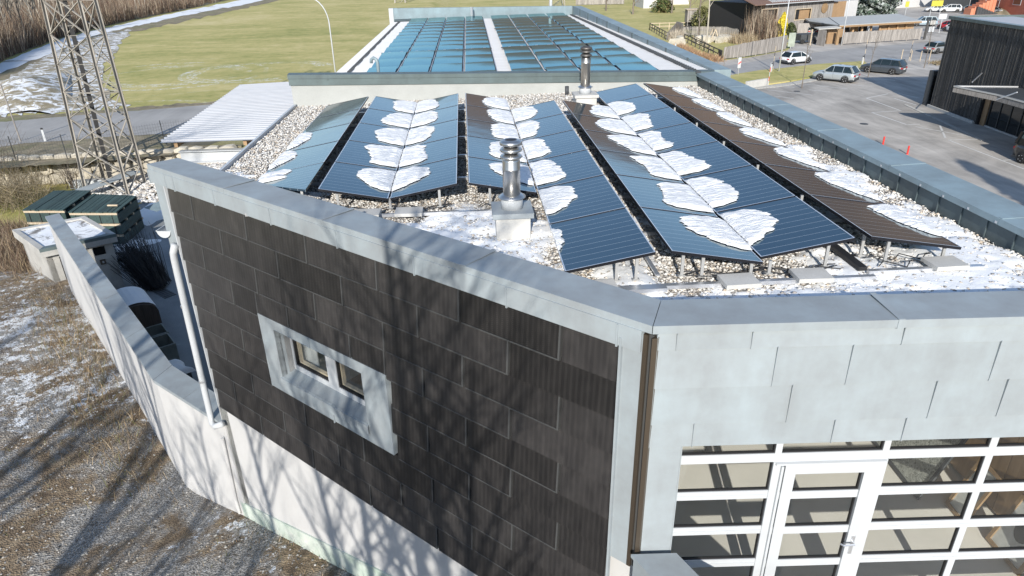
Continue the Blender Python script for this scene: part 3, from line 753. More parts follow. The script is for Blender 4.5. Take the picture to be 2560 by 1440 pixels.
for (a, b, c, d) in ((1.57, 1.69, 5.5, zt), (2.43, 2.55, 5.5, zt), (1.69, 2.43, zt-.12, zt)):
    m = MB(); dbar(m, a, b, c, d, -.15, -.075); m.build('wicket_frame', M['white_metal'], garage)
m = MB(); dbar(m, 1.46, 2.64, zt+.012, zt+.035, -.14, -.06); m.build('drip_rail', M['white_metal'], garage)
m = MB(); dbar(m, 1.52, 1.545, 5.5, zt, -.10, -.055); m.build('hinge_profile', M['white_metal'], garage)
hz = 6.49
m = MB(); dbar(m, 2.475, 2.515, hz-.17, hz+.10, -.075, -.062); m.build('lock_plate', M['alu'], garage)
m = MB(); P0 = frt(2.495, hz+.02, -.062); m.tube([P0, P0+N2*.05, P0+N2*.055-U2*.13, P0+N2*.03-U2*.15], .011, 8); m.build('handle', M['alu'], garage)
bands = [(LT, RC[0]+RH)]+[(RC[i]-RH, RC[i+1]+RH) for i in range(4)]+[(RC[4]-RH, 5.47)]
for bi, (zt_, zb_) in enumerate(bands):
    for ci, (a, b) in enumerate(((DS0+.012, 1.44), (1.69, 2.43), (2.66, 3.71), (3.79, 4.95), (5.03, 6.4))):
        za, zz = zb_, zt_
        if ci == 1 and bi == 0: a, b = 1.51, 2.58
        if ci == 2 and bi == 0: a = 2.65
        if ci == 1 and bi > 0: za, zz = zb_-.03, min(zt_-.02, 7.50)
        m = MB(); dbar(m, a, b, za, zz, -.135, -.129); m.build('pane', M['glass'], garage)
        t = .014; m = MB(); dbar(m, a, b, za, za+t, -.145, -.112); m.build('gasket', M['black'], garage)
        m = MB(); dbar(m, b-t, b, za+t, zz, -.145, -.112); m.build('gasket', M['black'], garage)
# the room behind it
RD0, RD1 = .30, 9.5
m = MB(); a = frt(.3, 5.45, -.2); m.quad(a, a+U2*5.1, a+U2*5.1-N2*RD1, a-N2*RD1); m.build('floor', mottled('screed_floor', (.84, .80, .74), .06, 1.2, .6, 0, .12, 20), front)
m = MB(); m.pbox(frt(.28, 5.5, -.2), -U2*.05, -N2*RD1, (0, 0, 3.2)); m.pbox(frt(.3, 5.5, -RD1), U2*5.1, N2*-.1, (0, 0, 3.2)); m.pbox(frt(5.42, 5.45, -.2), U2*.06, -N2*RD1, (0, 0, 3.2)); m.build('inner_wall', M['grey_render'], front)
m = MB(); m.pbox(frt(.25, 8.7, -.35), U2*5.1, -N2*(RD1-.3), (0, 0, .1)); m.build('ceiling', M['plaster'], front)
# plywood partition on the right side of the room
SP = 5.32
m = MB()
for i in range(6): m.pbox(frt(SP+.0, 5.51, -.25-i*1.25), U2*.05, -N2*1.235, (0, 0, 3.1))
m.build('plywood_wall', M['wood_brown'], front)
def art_mat(name, cols_, sc, inner=None):
    t = NT(name); v = t.world(); f = t.noise(v, sc, 5, .7, 1.5)
    return t.out(t.ramp(f, cols_), .6)
def leaning(name, label, s, zb, outd, wth, hgt, frame_mat, art, tilt=.28):
    """picture leaning against the plywood wall: wth runs along the wall (away from the door)"""
    p = frt(s, zb, outd); ex = -N2; up = (V(0, 0, 1)*math.cos(tilt)+U2*math.sin(tilt)); nn = ex.cross(up)
    if nn.dot(U2) > 0: nn = -nn
    t = thing(name, label, 'picture', (p.x, p.y, p.z)); b = .05
    m = MB(); m.pbox(p, ex*wth, up*b, nn*.03); m.pbox(p+up*(hgt-b), ex*wth, up*b, nn*.03); m.pbox(p+up*b, ex*b, up*(hgt-2*b), nn*.03); m.pbox(p+up*b+ex*(wth-b), ex*b, up*(hgt-2*b), nn*.03)
    m.build('frame', frame_mat, t)
    m = MB(); m.pbox(p+ex*b+up*b, ex*(wth-2*b), up*(hgt-2*b), nn*.01); o = m.build('picture_face', art, t)
    return t, p, ex, up, nn
g1 = art_mat('mottled_green_art', [(.35, (.10, .20, .04)), (.5, (.30, .36, .08)), (.65, (.55, .55, .35))], 6)
g2 = art_mat('etched_grey_panel', [(.38, (.16, .17, .15)), (.5, (.40, .41, .38)), (.62, (.55, .56, .52))], 22)
g3 = art_mat('pale_poster', [(.3, (.55, .56, .54)), (.7, (.72, .72, .70))], 5)
leaning('picture', 'green painted picture on the workshop floor leaning behind the top row of door panes', 3.9, 5.47, -3.5, .5, .55, M['alu'], g1, .3)
leaning('picture', 'large grey etched panel with curly lettering seen through the second door pane row', 4.45, 5.47, -1.75, 1.35, 1.15, M['darkgrey'], g2, .38)
tt, p, ex, up, nn = leaning('picture', 'brown framed poster with a small white label, beside the etched panel', 4.80, 5.47, -1.25, .42, .85, M['wood_brown'], g3, .34)
fc = bpy.data.curves.new('label_text', 'FONT'); fc.body = 'GIL'; fc.size = .10; fo_ = bpy.data.objects.new('label_text', fc); C.objects.link(fo_)
tm = bpy.data.meshes.new_from_object(fo_); bpy.data.objects.remove(fo_); tm.materials.append(M['darkgrey'])
lo = bpy.data.objects.new('lettering', tm); C.objects.link(lo)
B = Matrix((( -ex).to_4d(), up.to_4d(), nn.to_4d(), (0, 0, 0, 1))).transposed()
B = Matrix(); 
for i in range(3): B[i][0] = -ex[i]; B[i][1] = up[i]; B[i][2] = nn[i]; B[i][3] = (p+ex*.33+up*.68+nn*.013)[i]-tt.location[i]
lo.parent = tt; lo.matrix_basis = B
tt, p, ex, up, nn = leaning('picture', 'pale picture with a dark oval portrait in a brown frame behind the door', 4.95, 5.47, -.40, .62, .8, M['wood_brown'], g3, .34)
m = MB(); c = p+ex*.30+up*.48+nn*.014
m.add([c+ex*.14*math.cos(a)+up*.19*math.sin(a) for a in np.linspace(0, 2*PI, 20, endpoint=False)], [tuple(range(20))]); m.f = [m.f[0], ]
m.build('portrait', M['darkgrey'], tt)

# ---------------------------------------------------------------- gravel roof
RP = [fac(.5, 0), fac(L1-.45, 0)]
ip = lambda P, d: P
IN_C = CNR-N1*(CW-.06)+U1*mitre; IN_L = LFT-N1*(CW-.06)
WB_L, WB_R = V(-4.56, 18.78, 0), V(7.25, 20.2, 0)              # foot of the back wall on the gravel
XR = 6.72
A = IN_C+U2*0
def roofclip(x, y):
    """inside the gravel roof: 1 where gravel may lie"""
    d1 = (x-IN_C.x)*U1.y-(y-IN_C.y)*U1.x               # right of the tiled facade's parapet
    d2 = -((x-IN_C.x)*U2.y-(y-IN_C.y)*U2.x)            # behind the front parapet
    wy = WB_L.y+(x-WB_L.x)*(WB_R.y-WB_L.y)/(WB_R.x-WB_L.x)
    return (d1 > .0) & (d2 > .0) & (x > EAVE_X+.06) & (x < XR+.0) & (y < wy), np.minimum(d1, d2)
corner_left = IN_L
eave_y = IN_C.y+(EAVE_X-IN_C.x)*U1.y/U1.x
deck = [V(IN_C.x, IN_C.y, 0), IN_C+U2*((XR-IN_C.x)/U2.x), V(XR, 20.1, 0), V(EAVE_X, 18.75, 0), V(EAVE_X, eave_y, 0)]
m = MB(); m.prism([(p.x, p.y) for p in deck], 8.85, Z_GR-.03); 
def gravel_base():
    t = NT('pale_gravel_bed'); v = t.world(); vr = t.voro(v, 34)
    col = t.ramp(t.sep(vr.outputs['Color'])[0], [(.0, (.10, .09, .08)), (.4, (.32, .29, .26)), (1., (.62, .59, .54))])
    t.bump(vr.outputs[0], .8, .02); return t.out(col, .95)
m.build('roof_deck', gravel_base(), front)
m = MB(); m.box(EAVE_X-.02, EAVE_X+.035, eave_y+.1, 18.75, 8.86, Z_GR+.05); m.build('eaves_trim', M['white_metal'], front)
m = MB(); m.box(EAVE_X-.10, EAVE_X-.02, eave_y+.1, 18.75, 8.80, 8.90); m.build('eaves_trim', M['black'], front)
def snow_depth(x, y):
    """snow lying on the gravel: deep behind the front parapets, thinning out towards the arrays"""
    _, d = roofclip(x, y)
    d1 = (x-IN_C.x)*U1.y-(y-IN_C.y)*U1.x; d2 = -((x-IN_C.x)*U2.y-(y-IN_C.y)*U2.x)
    n = fbm(x*1.1, y*1.1, 21, 5); n2 = fbm(x*5, y*5, 31, 4)
    w1 = 1.35+.9*np.clip((6-y)/3, 0, 1)-.85*np.clip((y-9.0)/2.2, 0, 1)
    a = np.clip(1.15-d1/w1, -1.2, 1)
    b = np.clip(1.25-d2/(1.05+.55*smooth((x-2.8)/1.5)), -1.2, 1)
    right = np.clip(1.1-np.hypot((x-5.9)/1.25, (y-7.0)/1.9), -1.2, 1)*1.1
    edge = np.clip(1.0-np.hypot((x-6.1)/.5, (y-9.7)/2.3), -1.2, 1)*.7
    m = np.maximum(np.maximum(a, b), np.maximum(right, edge))
    return m*.62+(n-.5)*2.0+(n2-.5)*1.1+.0
# snow sheet
st = .045
gx = np.arange(EAVE_X+.05, XR, st); gy = np.arange(5.6, 13.2, st); X, Y = np.meshgrid(gx, gy)
ok, dd = roofclip(X, Y); T = snow_depth(X, Y)
Zs = Z_GR-.045+.075*np.clip(T*1.6+.15, 0, 1)+.012*(fbm(X*9, Y*9, 4, 3)-.5)
idx = np.arange(X.size).reshape(X.shape); q = np.stack([idx[:-1, :-1], idx[:-1, 1:], idx[1:, 1:], idx[1:, :-1]], -1).reshape(-1, 4)
kq = ok.ravel()[q].all(1) & (T.ravel()[q].max(1) > -.1); q = q[kq]
me = npmesh('roof_snow', np.stack([X.ravel(), Y.ravel(), Zs.ravel()], 1), q, M['snow'], True)
o = link(me, 'roof_snow'); tag(o, 'thin snow lying over the gravel behind the front copings of the workshop roof', 'snow', None, 'stuff')
# pebbles
def pebbles(name, xs, ys, zs, size, mat, seed=1, flat=.6, tint=None):
    r = np.random.default_rng(seed); n = len(xs)
    ph_ = (1+5**.5)/2
    base = np.array([(0, 0, 1), (1, 0, .1), (.31, .95, -.05), (-.81, .59, .1), (-.81, -.59, -.1), (.31, -.95, .1), (0, 0, -.8)], float)
    tri = np.array([(0, 1, 2), (0, 2, 3), (0, 3, 4), (0, 4, 5), (0, 5, 1), (6, 2, 1), (6, 3, 2), (6, 4, 3), (6, 5, 4), (6, 1, 5)])
    k = len(base)
    P = base[None]*(1+r.uniform(-.28, .28, (n, k, 1)))
    s = size*r.uniform(.55, 1.35, (n, 1)); sc = np.stack([s[:, 0]*r.uniform(.8, 1.4, n), s[:, 0]*r.uniform(.7, 1.1, n), s[:, 0]*flat*r.uniform(.6, 1.2, n)], 1)
    P = P*sc[:, None, :]
    a = r.uniform(0, 2*PI, n); tl = r.uniform(-.5, .5, n)
    x, y, z = P[..., 0], P[..., 1], P[..., 2]
    z, x = z*np.cos(tl)[:, None]-x*np.sin(tl)[:, None], z*np.sin(tl)[:, None]+x*np.cos(tl)[:, None]
    x, y = x*np.cos(a)[:, None]-y*np.sin(a)[:, None], x*np.sin(a)[:, None]+y*np.cos(a)[:, None]
    W = np.stack([x+xs[:, None], y+ys[:, None], z+zs[:, None]], -1).reshape(-1, 3)
    F = (tri[None]+(np.arange(n)*k)[:, None, None]).reshape(-1, 3)
    pal = np.array(tint if tint is not None else [(.74, .72, .68), (.66, .63, .58), (.52, .49, .45), (.80, .79, .76), (.72, .70, .67), (.56, .48, .39), (.70, .69, .67), (.30, .285, .27), (.42, .39, .36)])
    c = pal[r.integers(0, len(pal), n)]*r.uniform(.85, 1.12, (n, 1)); c = np.repeat(c, len(tri), 0)
    return npmesh(name, W, F, mat, False, np.clip(c, 0, 1))
def vc_mat(name, rough=.9, k=1.0):
    t = NT(name); a = t.n('ShaderNodeVertexColor', _layer_name='Col').outputs[0]
    t.p.inputs['Specular IOR Level'].default_value = .25
    return t.out(a, rough)
M['pebble'] = vc_mat('pebble')
N = 105000
px_ = RNG.uniform(EAVE_X+.05, XR, N*2); py_ = 5.7+(20.2-5.7)*RNG.uniform(0, 1, N*2)**1.15
ok, dd = roofclip(px_, py_); px_, py_, dd = px_[ok], py_[ok], dd[ok]; px_, py_ = px_[:N], py_[:N]
T = snow_depth(px_, py_); far = np.clip((py_-11)/8, 0, 1)
snowy_ = (T > .1) & (py_ < 13.2)
keepp = ~snowy_ | (RNG.uniform(0, 1, len(px_)) < .46-.32*np.clip(T*1.1, 0, 1))
keepp &= ~((T > .55) & (RNG.uniform(0, 1, len(px_)) < .5))
px_, py_, T, far, snowy_ = px_[keepp], py_[keepp], T[keepp], far[keepp], snowy_[keepp]
zz = np.where(snowy_, Z_GR-.045+.075*np.clip(T*1.6+.15, 0, 1)-RNG.uniform(-.002, .012, len(px_)), Z_GR-.018+RNG.uniform(-.012, .012, len(px_)))
me = pebbles('gravel', px_, py_, zz, .0235, M['pebble'], 3, .62)
tag(link(me, 'gravel'), 'pale rounded gravel covering the workshop flat roof', 'gravel', None, 'stuff')

# ---------------------------------------------------------------- right parapet of the gravel roof
yR0 = (CNR+U2*((7.25-CNR.x)/U2.x)).y
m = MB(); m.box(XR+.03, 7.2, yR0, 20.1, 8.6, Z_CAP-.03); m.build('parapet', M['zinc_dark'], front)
n = 6; ys_ = np.linspace(yR0+.1, 20.15, 7)
for i in range(n):
    m = MB(); m.pbox((XR-.03, ys_[i]+.003, Z_CAP-.018), (.58, 0, .018), (0, ys_[i+1]-ys_[i]-.006, 0), (0, 0, .018)); m.box(XR-.045, XR-.03, ys_[i]+.003, ys_[i+1]-.003, Z_CAP-.085, Z_CAP); 
    if i: m.pbox((XR-.03, ys_[i]-.03, Z_CAP+.001), (.58, 0, .018), (0, .06, 0), (0, 0, .006))
    m.build('coping_sheet', M['zinc_blue'], front)
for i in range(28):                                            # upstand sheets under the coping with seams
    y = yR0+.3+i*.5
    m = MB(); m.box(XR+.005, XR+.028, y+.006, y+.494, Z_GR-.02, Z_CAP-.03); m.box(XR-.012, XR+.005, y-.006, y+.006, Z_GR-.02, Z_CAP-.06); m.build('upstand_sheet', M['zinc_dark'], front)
m = MB()
for i in range(26): m.cbox((XR-.035, yR0+.5+i*.53, Z_CAP-.075), .03, .03, .03)
m.build('rivet', M['alu'], front)

# ---------------------------------------------------------------- solar arrays on the gravel roof
ZR, ZV = 9.50, 9.31
def panel(parent, x0, x1, y0, y1, za, zb, name='solar_panel'):
    """module lying between x0 (height za) and x1 (height zb)"""
    g = .010; y0 += g; y1 -= g; th = .035
    ex = V(x1-x0, 0, zb-za); n = V(-(zb-za), 0, x1-x0).normalized()
    if n.z < 0: n = -n
    m = MB(); f = .013; e = ex.normalized(); L = ex.length; o = V(x0, y0, za)
    m.pbox(o+e*f+V(0, f, 0)-n*(th*.8), e*(L-2*f), (0, y1-y0-2*f, 0), n*(th*.8-.002))
    p = m.build(name, M['pv'], parent)
    dy = y1-y0; top = n*.001; f = .014
    O = [o, o+e*L, o+e*L+V(0, dy, 0), o+V(0, dy, 0)]; I = [o+e*f+V(0, f, 0), o+e*(L-f)+V(0, f, 0), o+e*(L-f)+V(0, dy-f, 0), o+e*f+V(0, dy-f, 0)]
    vs = [q+top for q in O]+[q+top for q in I]+[q-n*th for q in O]+[q-n*th for q in I]; fs = []
    for k in range(4):
        k2 = (k+1) % 4; fs += [(k, k2, 4+k2, 4+k), (8+k2, 8+k, 12+k, 12+k2), (8+k, 8+k2, k2, k), (12+k2, 12+k, 4+k, 4+k2)]
    if e.cross(V(0, 1, 0)).dot(n) < 0: fs = [q[::-1] for q in fs]
    m = MB(); m.add(vs, fs); fr = m.build('frame', M['frame_black'], p); fr.data.materials.append(M['frame_alu'])
    for k in (0, 4, 12): fr.data.polygons[k].material_index = 1
    return p
ORD = ['first (nearest)', 'second', 'third', 'fourth', 'fifth', 'sixth', 'seventh (farthest)']
def comb_patch(name, label, x0, x1, za, zb, y0, y1, from_low, ext0, seed, group, shape='round', hole=None, thick=.042):
    """wind-combed snow lying on one module, reaching from its low edge up the slope; ragged where it ends"""
    r = np.random.default_rng(seed); L = abs(x1-x0); ny = max(30, int((y1-y0)/.011)); nu = 24
    ysn = np.linspace(y0, y1, ny+1); v = np.linspace(0, 1, ny+1)
    prof = (1-np.abs(2*v-1)**(r.uniform(5, 12) if shape == 'square' else 3))**(.5)*(.88+.12*np.sin(v*4+seed*1.7)); ext0 = ext0*r.uniform(.9, 1.08)
    if shape == 'far': prof = np.where(v > .5, (1-(2*v-1)**6)**.5, (np.clip(v*2, 0, 1))**.6)
    k_ = np.interp(np.arange(ny+1), np.arange(0, ny+9, 7), r.normal(size=len(np.arange(0, ny+9, 7)))); k2_ = np.interp(np.arange(ny+1), np.arange(0, ny+4, 2), r.normal(size=len(np.arange(0, ny+4, 2)))); jit = .009*r.normal(size=ny+1)+.008*k2_+.014*k_+.02*np.sin(v*6+seed)
    ext = np.clip(ext0*L*(prof*.93+.03)*(1+.5*jit)+jit*L*(prof > .1), .0, L*.97)
    low = np.clip(r.uniform(-.02, .05, ny+1), 0, 1)
    sgn = 1 if x1 > x0 else -1
    X = np.zeros((ny+1, nu+1)); Y = np.zeros_like(X); Zt = np.zeros_like(X)
    e = np.array([x1-x0, zb-za]); e = e/np.hypot(*e); nn = np.array([-e[1], e[0]]); nn = nn if nn[1] > 0 else -nn
    for j in range(ny+1):
        s = low[j]*L*.3+(ext[j]-low[j]*L*.3)*np.linspace(0, 1, nu+1)
        edge = np.minimum(np.linspace(0, 1, nu+1)*6+.25, (1-np.linspace(0, 1, nu+1))*3.2)
        em = min(1, min(v[j], 1-v[j])*12)
        t = thick*np.clip(edge, 0, 1)**.6*em*(1+.35*(vnoise(s*7, np.full(nu+1, ysn[j]*38), seed)-.5))+.003
        X[j] = x0+e[0]*s+nn[0]*t; Zt[j] = za+e[1]*s+nn[1]*t
        Y[j] = ysn[j]+.012*np.sin(s*30+seed)
    vv = np.stack([X.ravel(), Y.ravel(), Zt.ravel()], 1)
    idx = np.arange(X.size).reshape(X.shape)
    q = np.stack([idx[:-1, :-1], idx[:-1, 1:], idx[1:, 1:], idx[1:, :-1]], -1).reshape(-1, 4)
    if sgn < 0: q = q[:, ::-1]
    me = npmesh(name, vv, q, M['snow_comb'], True)
    o = link(me, name); tag(o, label, 'snow patch', group); return o

def half_array(parent, xr, xv, y0, y1, n, ridge_left):
    ph_ = (y1-y0)/n; out = []
    for i in range(n):
        a, b = y0+i*ph_, y0+(i+1)*ph_
        if ridge_left: panel(parent, xr, xv, a, b, ZR, ZV)
        else: panel(parent, xv, xr, a, b, ZV, ZR)
        out.append((a, b))
    return out
M['alu_dull'] = NT('dull_aluminium').out((.42, .42, .41), .55, .3)
def rails(parent, x0, x1, ys):
    for y in ys:
        m = MB(); m.box(x0, x1, y-.03, y+.03, Z_GR+.012, Z_GR+.06); m.build('base_rail', M['alu'], parent)
def brackets(parent, lst, mat='alu'):
    for (x, y, h) in lst:
        y += .12
        m = MB(); m.box(x-.018, x+.018, y-.012, y+.012, Z_GR+.06, h); m.box(x-.04, x+.04, y-.025, y+.025, Z_GR+.055, Z_GR+.07); m.build('bracket', M['alu_dull'], parent)
def slabs(parent, lst):
    for (x, y) in lst:
        m = MB(); m.cbox((x, y, Z_GR+.062), .40, .30, .05, random.uniform(-.05, .05)); m.build('ballast_slab', M['slab'], parent)
def cables(parent, x0, x1, y, n=2):
    for i in range(n):
        pts = []; k = 9; yy = y+random.uniform(.05, .25)
        for j in range(k): pts.append((x0+(x1-x0)*j/(k-1), yy+.08*math.sin(j*1.7+i), Z_GR+.05+.03*abs(math.sin(j*1.1))))
        m = MB(); m.tube(pts, .007, 5); m.build('cable', M['black'], parent)
AR = []
a0 = thing('solar_array', 'leftmost single-slope row of five solar panels on the gravel roof', 'solar array', (-2.95, 9.8, Z_GR), 'rows of solar panels on the gravel roof')
for i in range(1, 5): panel(a0, -3.46, -2.43, 9.80+i*1.53, 9.80+(i+1)*1.53, ZV, ZR)
m = MB(); sl_ = (ZR-ZV)/1.03; P5 = [(-2.43, 9.83), (-2.43, 11.32), (-3.46, 11.32), (-3.46, 10.86), (-2.50, 9.90)]
vs = [V(x, y, ZV+(x+3.46)*sl_) for x, y in P5]; m.add(vs+[v-V(0, 0, .033) for v in vs], [tuple(range(5)), tuple(range(9, 4, -1))]+[(k, 5+k, 5+(k+1) % 5, (k+1) % 5) for k in range(5)]); m.build('solar_panel', M['pv'], a0)
rails(a0, -3.4, -2.4, (9.95, 11.4, 12.9, 14.4, 15.9, 17.3)); brackets(a0, [(-2.52, 9.84, 9.46), (-2.52, 12.9, 9.46), (-2.52, 15.9, 9.46), (-3.3, 9.9, 9.30)])
a1 = thing('solar_array', 'valley-shaped double row of five panel pairs, second from the left', 'solar array', (-1.23, 9.85, Z_GR), 'rows of solar panels on the gravel roof')
half_array(a1, -2.25, -1.245, 9.84, 17.45, 5, True); half_array(a1, -.21, -1.215, 9.85, 17.5, 5, False)
rails(a1, -2.6, -.2, (9.66,)); rails(a1, -2.2, -.02, (11.4, 12.9, 14.4, 15.9, 17.3)); brackets(a1, [(-2.0, 9.80, 9.44), (-.48, 9.78, 9.44), (-1.23, 9.8, 9.30)])
slabs(a1, [(-1.55, 9.62), (-.93, 9.62)])
a2 = thing('solar_array', 'middle valley-shaped double row whose right half runs two panels nearer than the left', 'solar array', (1.0, 7, Z_GR), 'rows of solar panels on the gravel roof')
half_array(a2, -.03, .985, 9.86, 17.5, 5, True); half_array(a2, 2.04, 1.015, 6.95, 16.2, 6, False)
rails(a2, -.2, .9, (9.64,)); rails(a2, .9, 2.15, (6.78,)); rails(a2, -.0, 2.1, (11.4, 12.9, 14.4, 15.9)); brackets(a2, [(.28, 9.80, 9.44), (1.85, 6.9, 9.44), (1.62, 6.9, 9.40), (1.1, 6.9, 9.3)])
slabs(a2, [(1.38, 6.80)])
a3 = thing('solar_array', 'largest valley-shaped double row with brightest blue right half, fourth from the left', 'solar array', (3.3, 7, Z_GR), 'rows of solar panels on the gravel roof')
half_array(a3, 2.23, 3.31, 6.96, 16.15, 6, True); half_array(a3, 4.44, 3.345, 7.11, 18.15, 7, False)
rails(a3, 1.45, 4.6, (6.84,)); rails(a3, 2.2, 4.5, (8.5, 10.1, 11.7, 13.2, 14.8, 16.3)); brackets(a3, [(2.62, 6.90, 9.42), (2.40, 6.95, 9.46), (4.15, 7.02, 9.44), (3.2, 6.9, 9.30), (3.42, 6.9, 9.3)])
slabs(a3, [(2.98, 6.80), (3.85, 6.86)])
a4 = thing('solar_array', 'rightmost single-slope row of seven brownish solar panels falling towards the parapet', 'solar array', (5.2, 7.1, Z_GR), 'rows of solar panels on the gravel roof')
half_array(a4, 4.65, 5.80, 7.13, 18.2, 7, True)
rails(a4, 4.6, 6.0, (6.98, 8.7, 10.2, 11.8, 13.3, 14.9, 16.5, 18.0)); brackets(a4, [(4.92, 7.08, 9.43), (4.74, 7.3, 9.44), (5.65, 7.1, 9.31)]+[(4.60, 8.7+i*1.57, 9.46) for i in range(6)], 'alu')
slabs(a4, [(5.55, 7.02)])
cables(a1, -2.1, -.3, 9.68); cables(a3, 2.4, 4.3, 6.95, 3); cables(a4, 4.8, 5.6, 7.05); cables(a2, .1, .8, 9.68, 1)
m = MB(); m.bar((4.545, 7.0, 9.15), (4.545, 18.1, 9.15), .10, .05); m.build('cable_duct', M['black'], a3)
m = MB(); m.bar((2.13, 7.1, 9.14), (2.13, 16, 9.14), .05, .02); m.build('cable_duct', M['alu'], a3)
GS = 'white snow patches left in the valleys and along the low edges of the solar panels'
def pname(i, n): return ['front', 'second', 'third', 'fourth', 'fifth', 'sixth', 'rearmost'][i if i < n-1 else (6 if n > 2 and i == n-1 else i)]
def patches(arr, xl, xr_, y0, y1, n, which, ext, side, seed, desc, shape='square', f0=.10, f1=.93):
    ph_ = (y1-y0)/n
    for i in which:
        a, b = y0+i*ph_+ph_*(.22 if i == min(which) and side != 'x' else f0), y0+i*ph_+ph_*f1
        nm = pname(i, n); 
        lab = 'snow patch on the %s panel of the %s' % (nm, desc)
        sh_ = shape if i > min(which) else 'far'
        if side == 'L': comb_patch('snow_patch', lab, xl, xr_, ZV+.003, ZR+.003, a, b, 1, ext, seed+i, GS, sh_)
        else: comb_patch('snow_patch', lab, xl, xr_, ZV+.003, ZR+.003, a, b, 1, ext, seed+i, GS, sh_)
comb_patch('snow_patch', 'snow patch on the front panel of the leftmost single-slope row, against the coping', -3.46, -2.43, ZV+.003, ZR+.003, 10.80, 11.3, 1, .62, 9, GS, 'square')
patches(a0, -3.46, -2.43, 9.80, 17.45, 5, (1, 2), .34, 'L', 10, 'leftmost single-slope row, along its left edge', 'far')
patches(a1, -1.235, -2.25, 9.84, 17.45, 5, range(5), .66, 'R', 20, 'second row, left of the valley')
patches(a1, -1.225, -.21, 9.85, 17.5, 5, range(5), .60, 'L', 30, 'second row, right of the valley')
patches(a2, .99, -.03, 9.86, 17.5, 5, range(5), .66, 'R', 40, 'middle row, left of the valley')
patches(a2, 1.01, 2.04, 6.95, 16.2, 6, (1, 2, 3, 4, 5), .50, 'L', 50, 'middle row, right of the valley')
comb_patch('snow_patch', 'small torn snow scrap on the low edge of the nearest middle row panel', 1.005, 2.04, ZV+.003, ZR+.003, 7.55, 8.25, 1, .13, 61, GS, 'round')
patches(a3, 3.32, 2.23, 6.96, 16.15, 6, range(6), .66, 'R', 70, 'fourth row, left of the valley')
patches(a3, 3.33, 4.44, 7.11, 18.15, 7, range(6), .50, 'L', 80, 'fourth row, right of the valley')
patches(a4, 5.80, 4.65, 7.13, 18.2, 7, range(7), .40, 'R', 90, 'rightmost brownish row, along its right edge', 'far')

# ---------------------------------------------------------------- chimneys and vents
def chimney(name, label, x, y, h, box, slabh, dark):
    t = thing(name, label, 'chimney', (x, y, Z_GR)); z = Z_GR-.03
    m = MB(); m.cbox((x, y, z), box, box, slabh); m.build('base_block', M['slab'], t)
    m = MB(); m.cbox((x, y, z+slabh), box+.09, box+.09, .07); m.build('base_cap', M['zinc'] if not dark else M['slab'], t)
    z2 = z+slabh+.07
    m = MB(); m.lathe([(.15, 0), (.15, .15), (.145, .155)], (x, y, z2), 28); m.build('collar', M['white_metal'], t, True)
    m = MB(); m.lathe([(.145, .15), (.19, .155), (.19, .162), (.12, .20)], (x, y, z2), 28); m.build('rain_collar', M['steel'], t, True)
    top = Z_GR+h; r = .118
    m = MB(); m.lathe([(r, z2+.16-z2), (r, top-.40-z2), (r+.003, top-.395-z2), (r+.003, top-.385-z2), (r, top-.38-z2), (r, top-.28-z2), (r-.02, top-.24-z2), (.08, top-.235-z2)], (x, y, z2), 32)
    m.build('flue_pipe', steel_d if dark else M['steel'], t, True)
    for i, zz in enumerate((.225, .135, .045)):
        c = (x, y, top-zz)
        m = MB()
        if dark and i < 2: pr = [(.09, -.005), (.148, .0), (.15, .012), (.125, .045), (.095, .06)]
        elif i == 2: pr = [(.10, -.035), (.145, -.02), (.152, .005), (.135, .03), (.10, .045), (.085, .045), (.08, -.03)]
        else: pr = [(.09, -.03), (.135, -.02), (.152, .0), (.135, .022), (.09, .035)]
        m.lathe(pr, c, 32); m.build('cowl_ring', M['steel'] if not dark else soot, t, True)
        m = MB(); m.lathe([(.088, -.055), (.088, -.02)], c, 20); m.build('cowl_throat', M['black'], t)
    m = MB(); m.lathe([(.078, 0), (.078, .004)], (x, y, top-.012), 20); m.build('flue_mouth', M['black'], t)
    return t
soot = NT('sooted_steel').out((.16, .15, .14), .5, .7)
def sooty():
    t = NT('heat_stained_steel'); z = t.sep(t.world())[2]
    f = t.math('MULTIPLY', t.math('SUBTRACT', z, 9.9), 2.2)
    f = t.math('ADD', f, t.math('MULTIPLY', t.noise(t.world(), 9, 3), .15))
    return t.out(t.ramp(f, [(.15, (.62, .58, .52)), (.55, (.55, .52, .47)), (.85, (.13, .12, .11))]), .35, .9)
steel_d = sooty()
chimney('chimney', 'shiny steel flue with three ring cowl on a grey block, nearest the front', 0.545, 8.82, 1.30, .46, .33, False)
chimney('chimney', 'sooty topped steel flue by the back wall of the gravel roof', 3.03, 17.75, 1.42, .52, .24, True)
m = MB(); P = at(1417, 236, Z_GR); m.lathe([(.055, -.05), (.055, .22), (.04, .22), (.04, .18)], P, 16); tag(m.build('vent_stub', M['darkgrey'], smooth=True), 'short dark vent stub standing in the gravel left of the far flue', 'vent pipe')
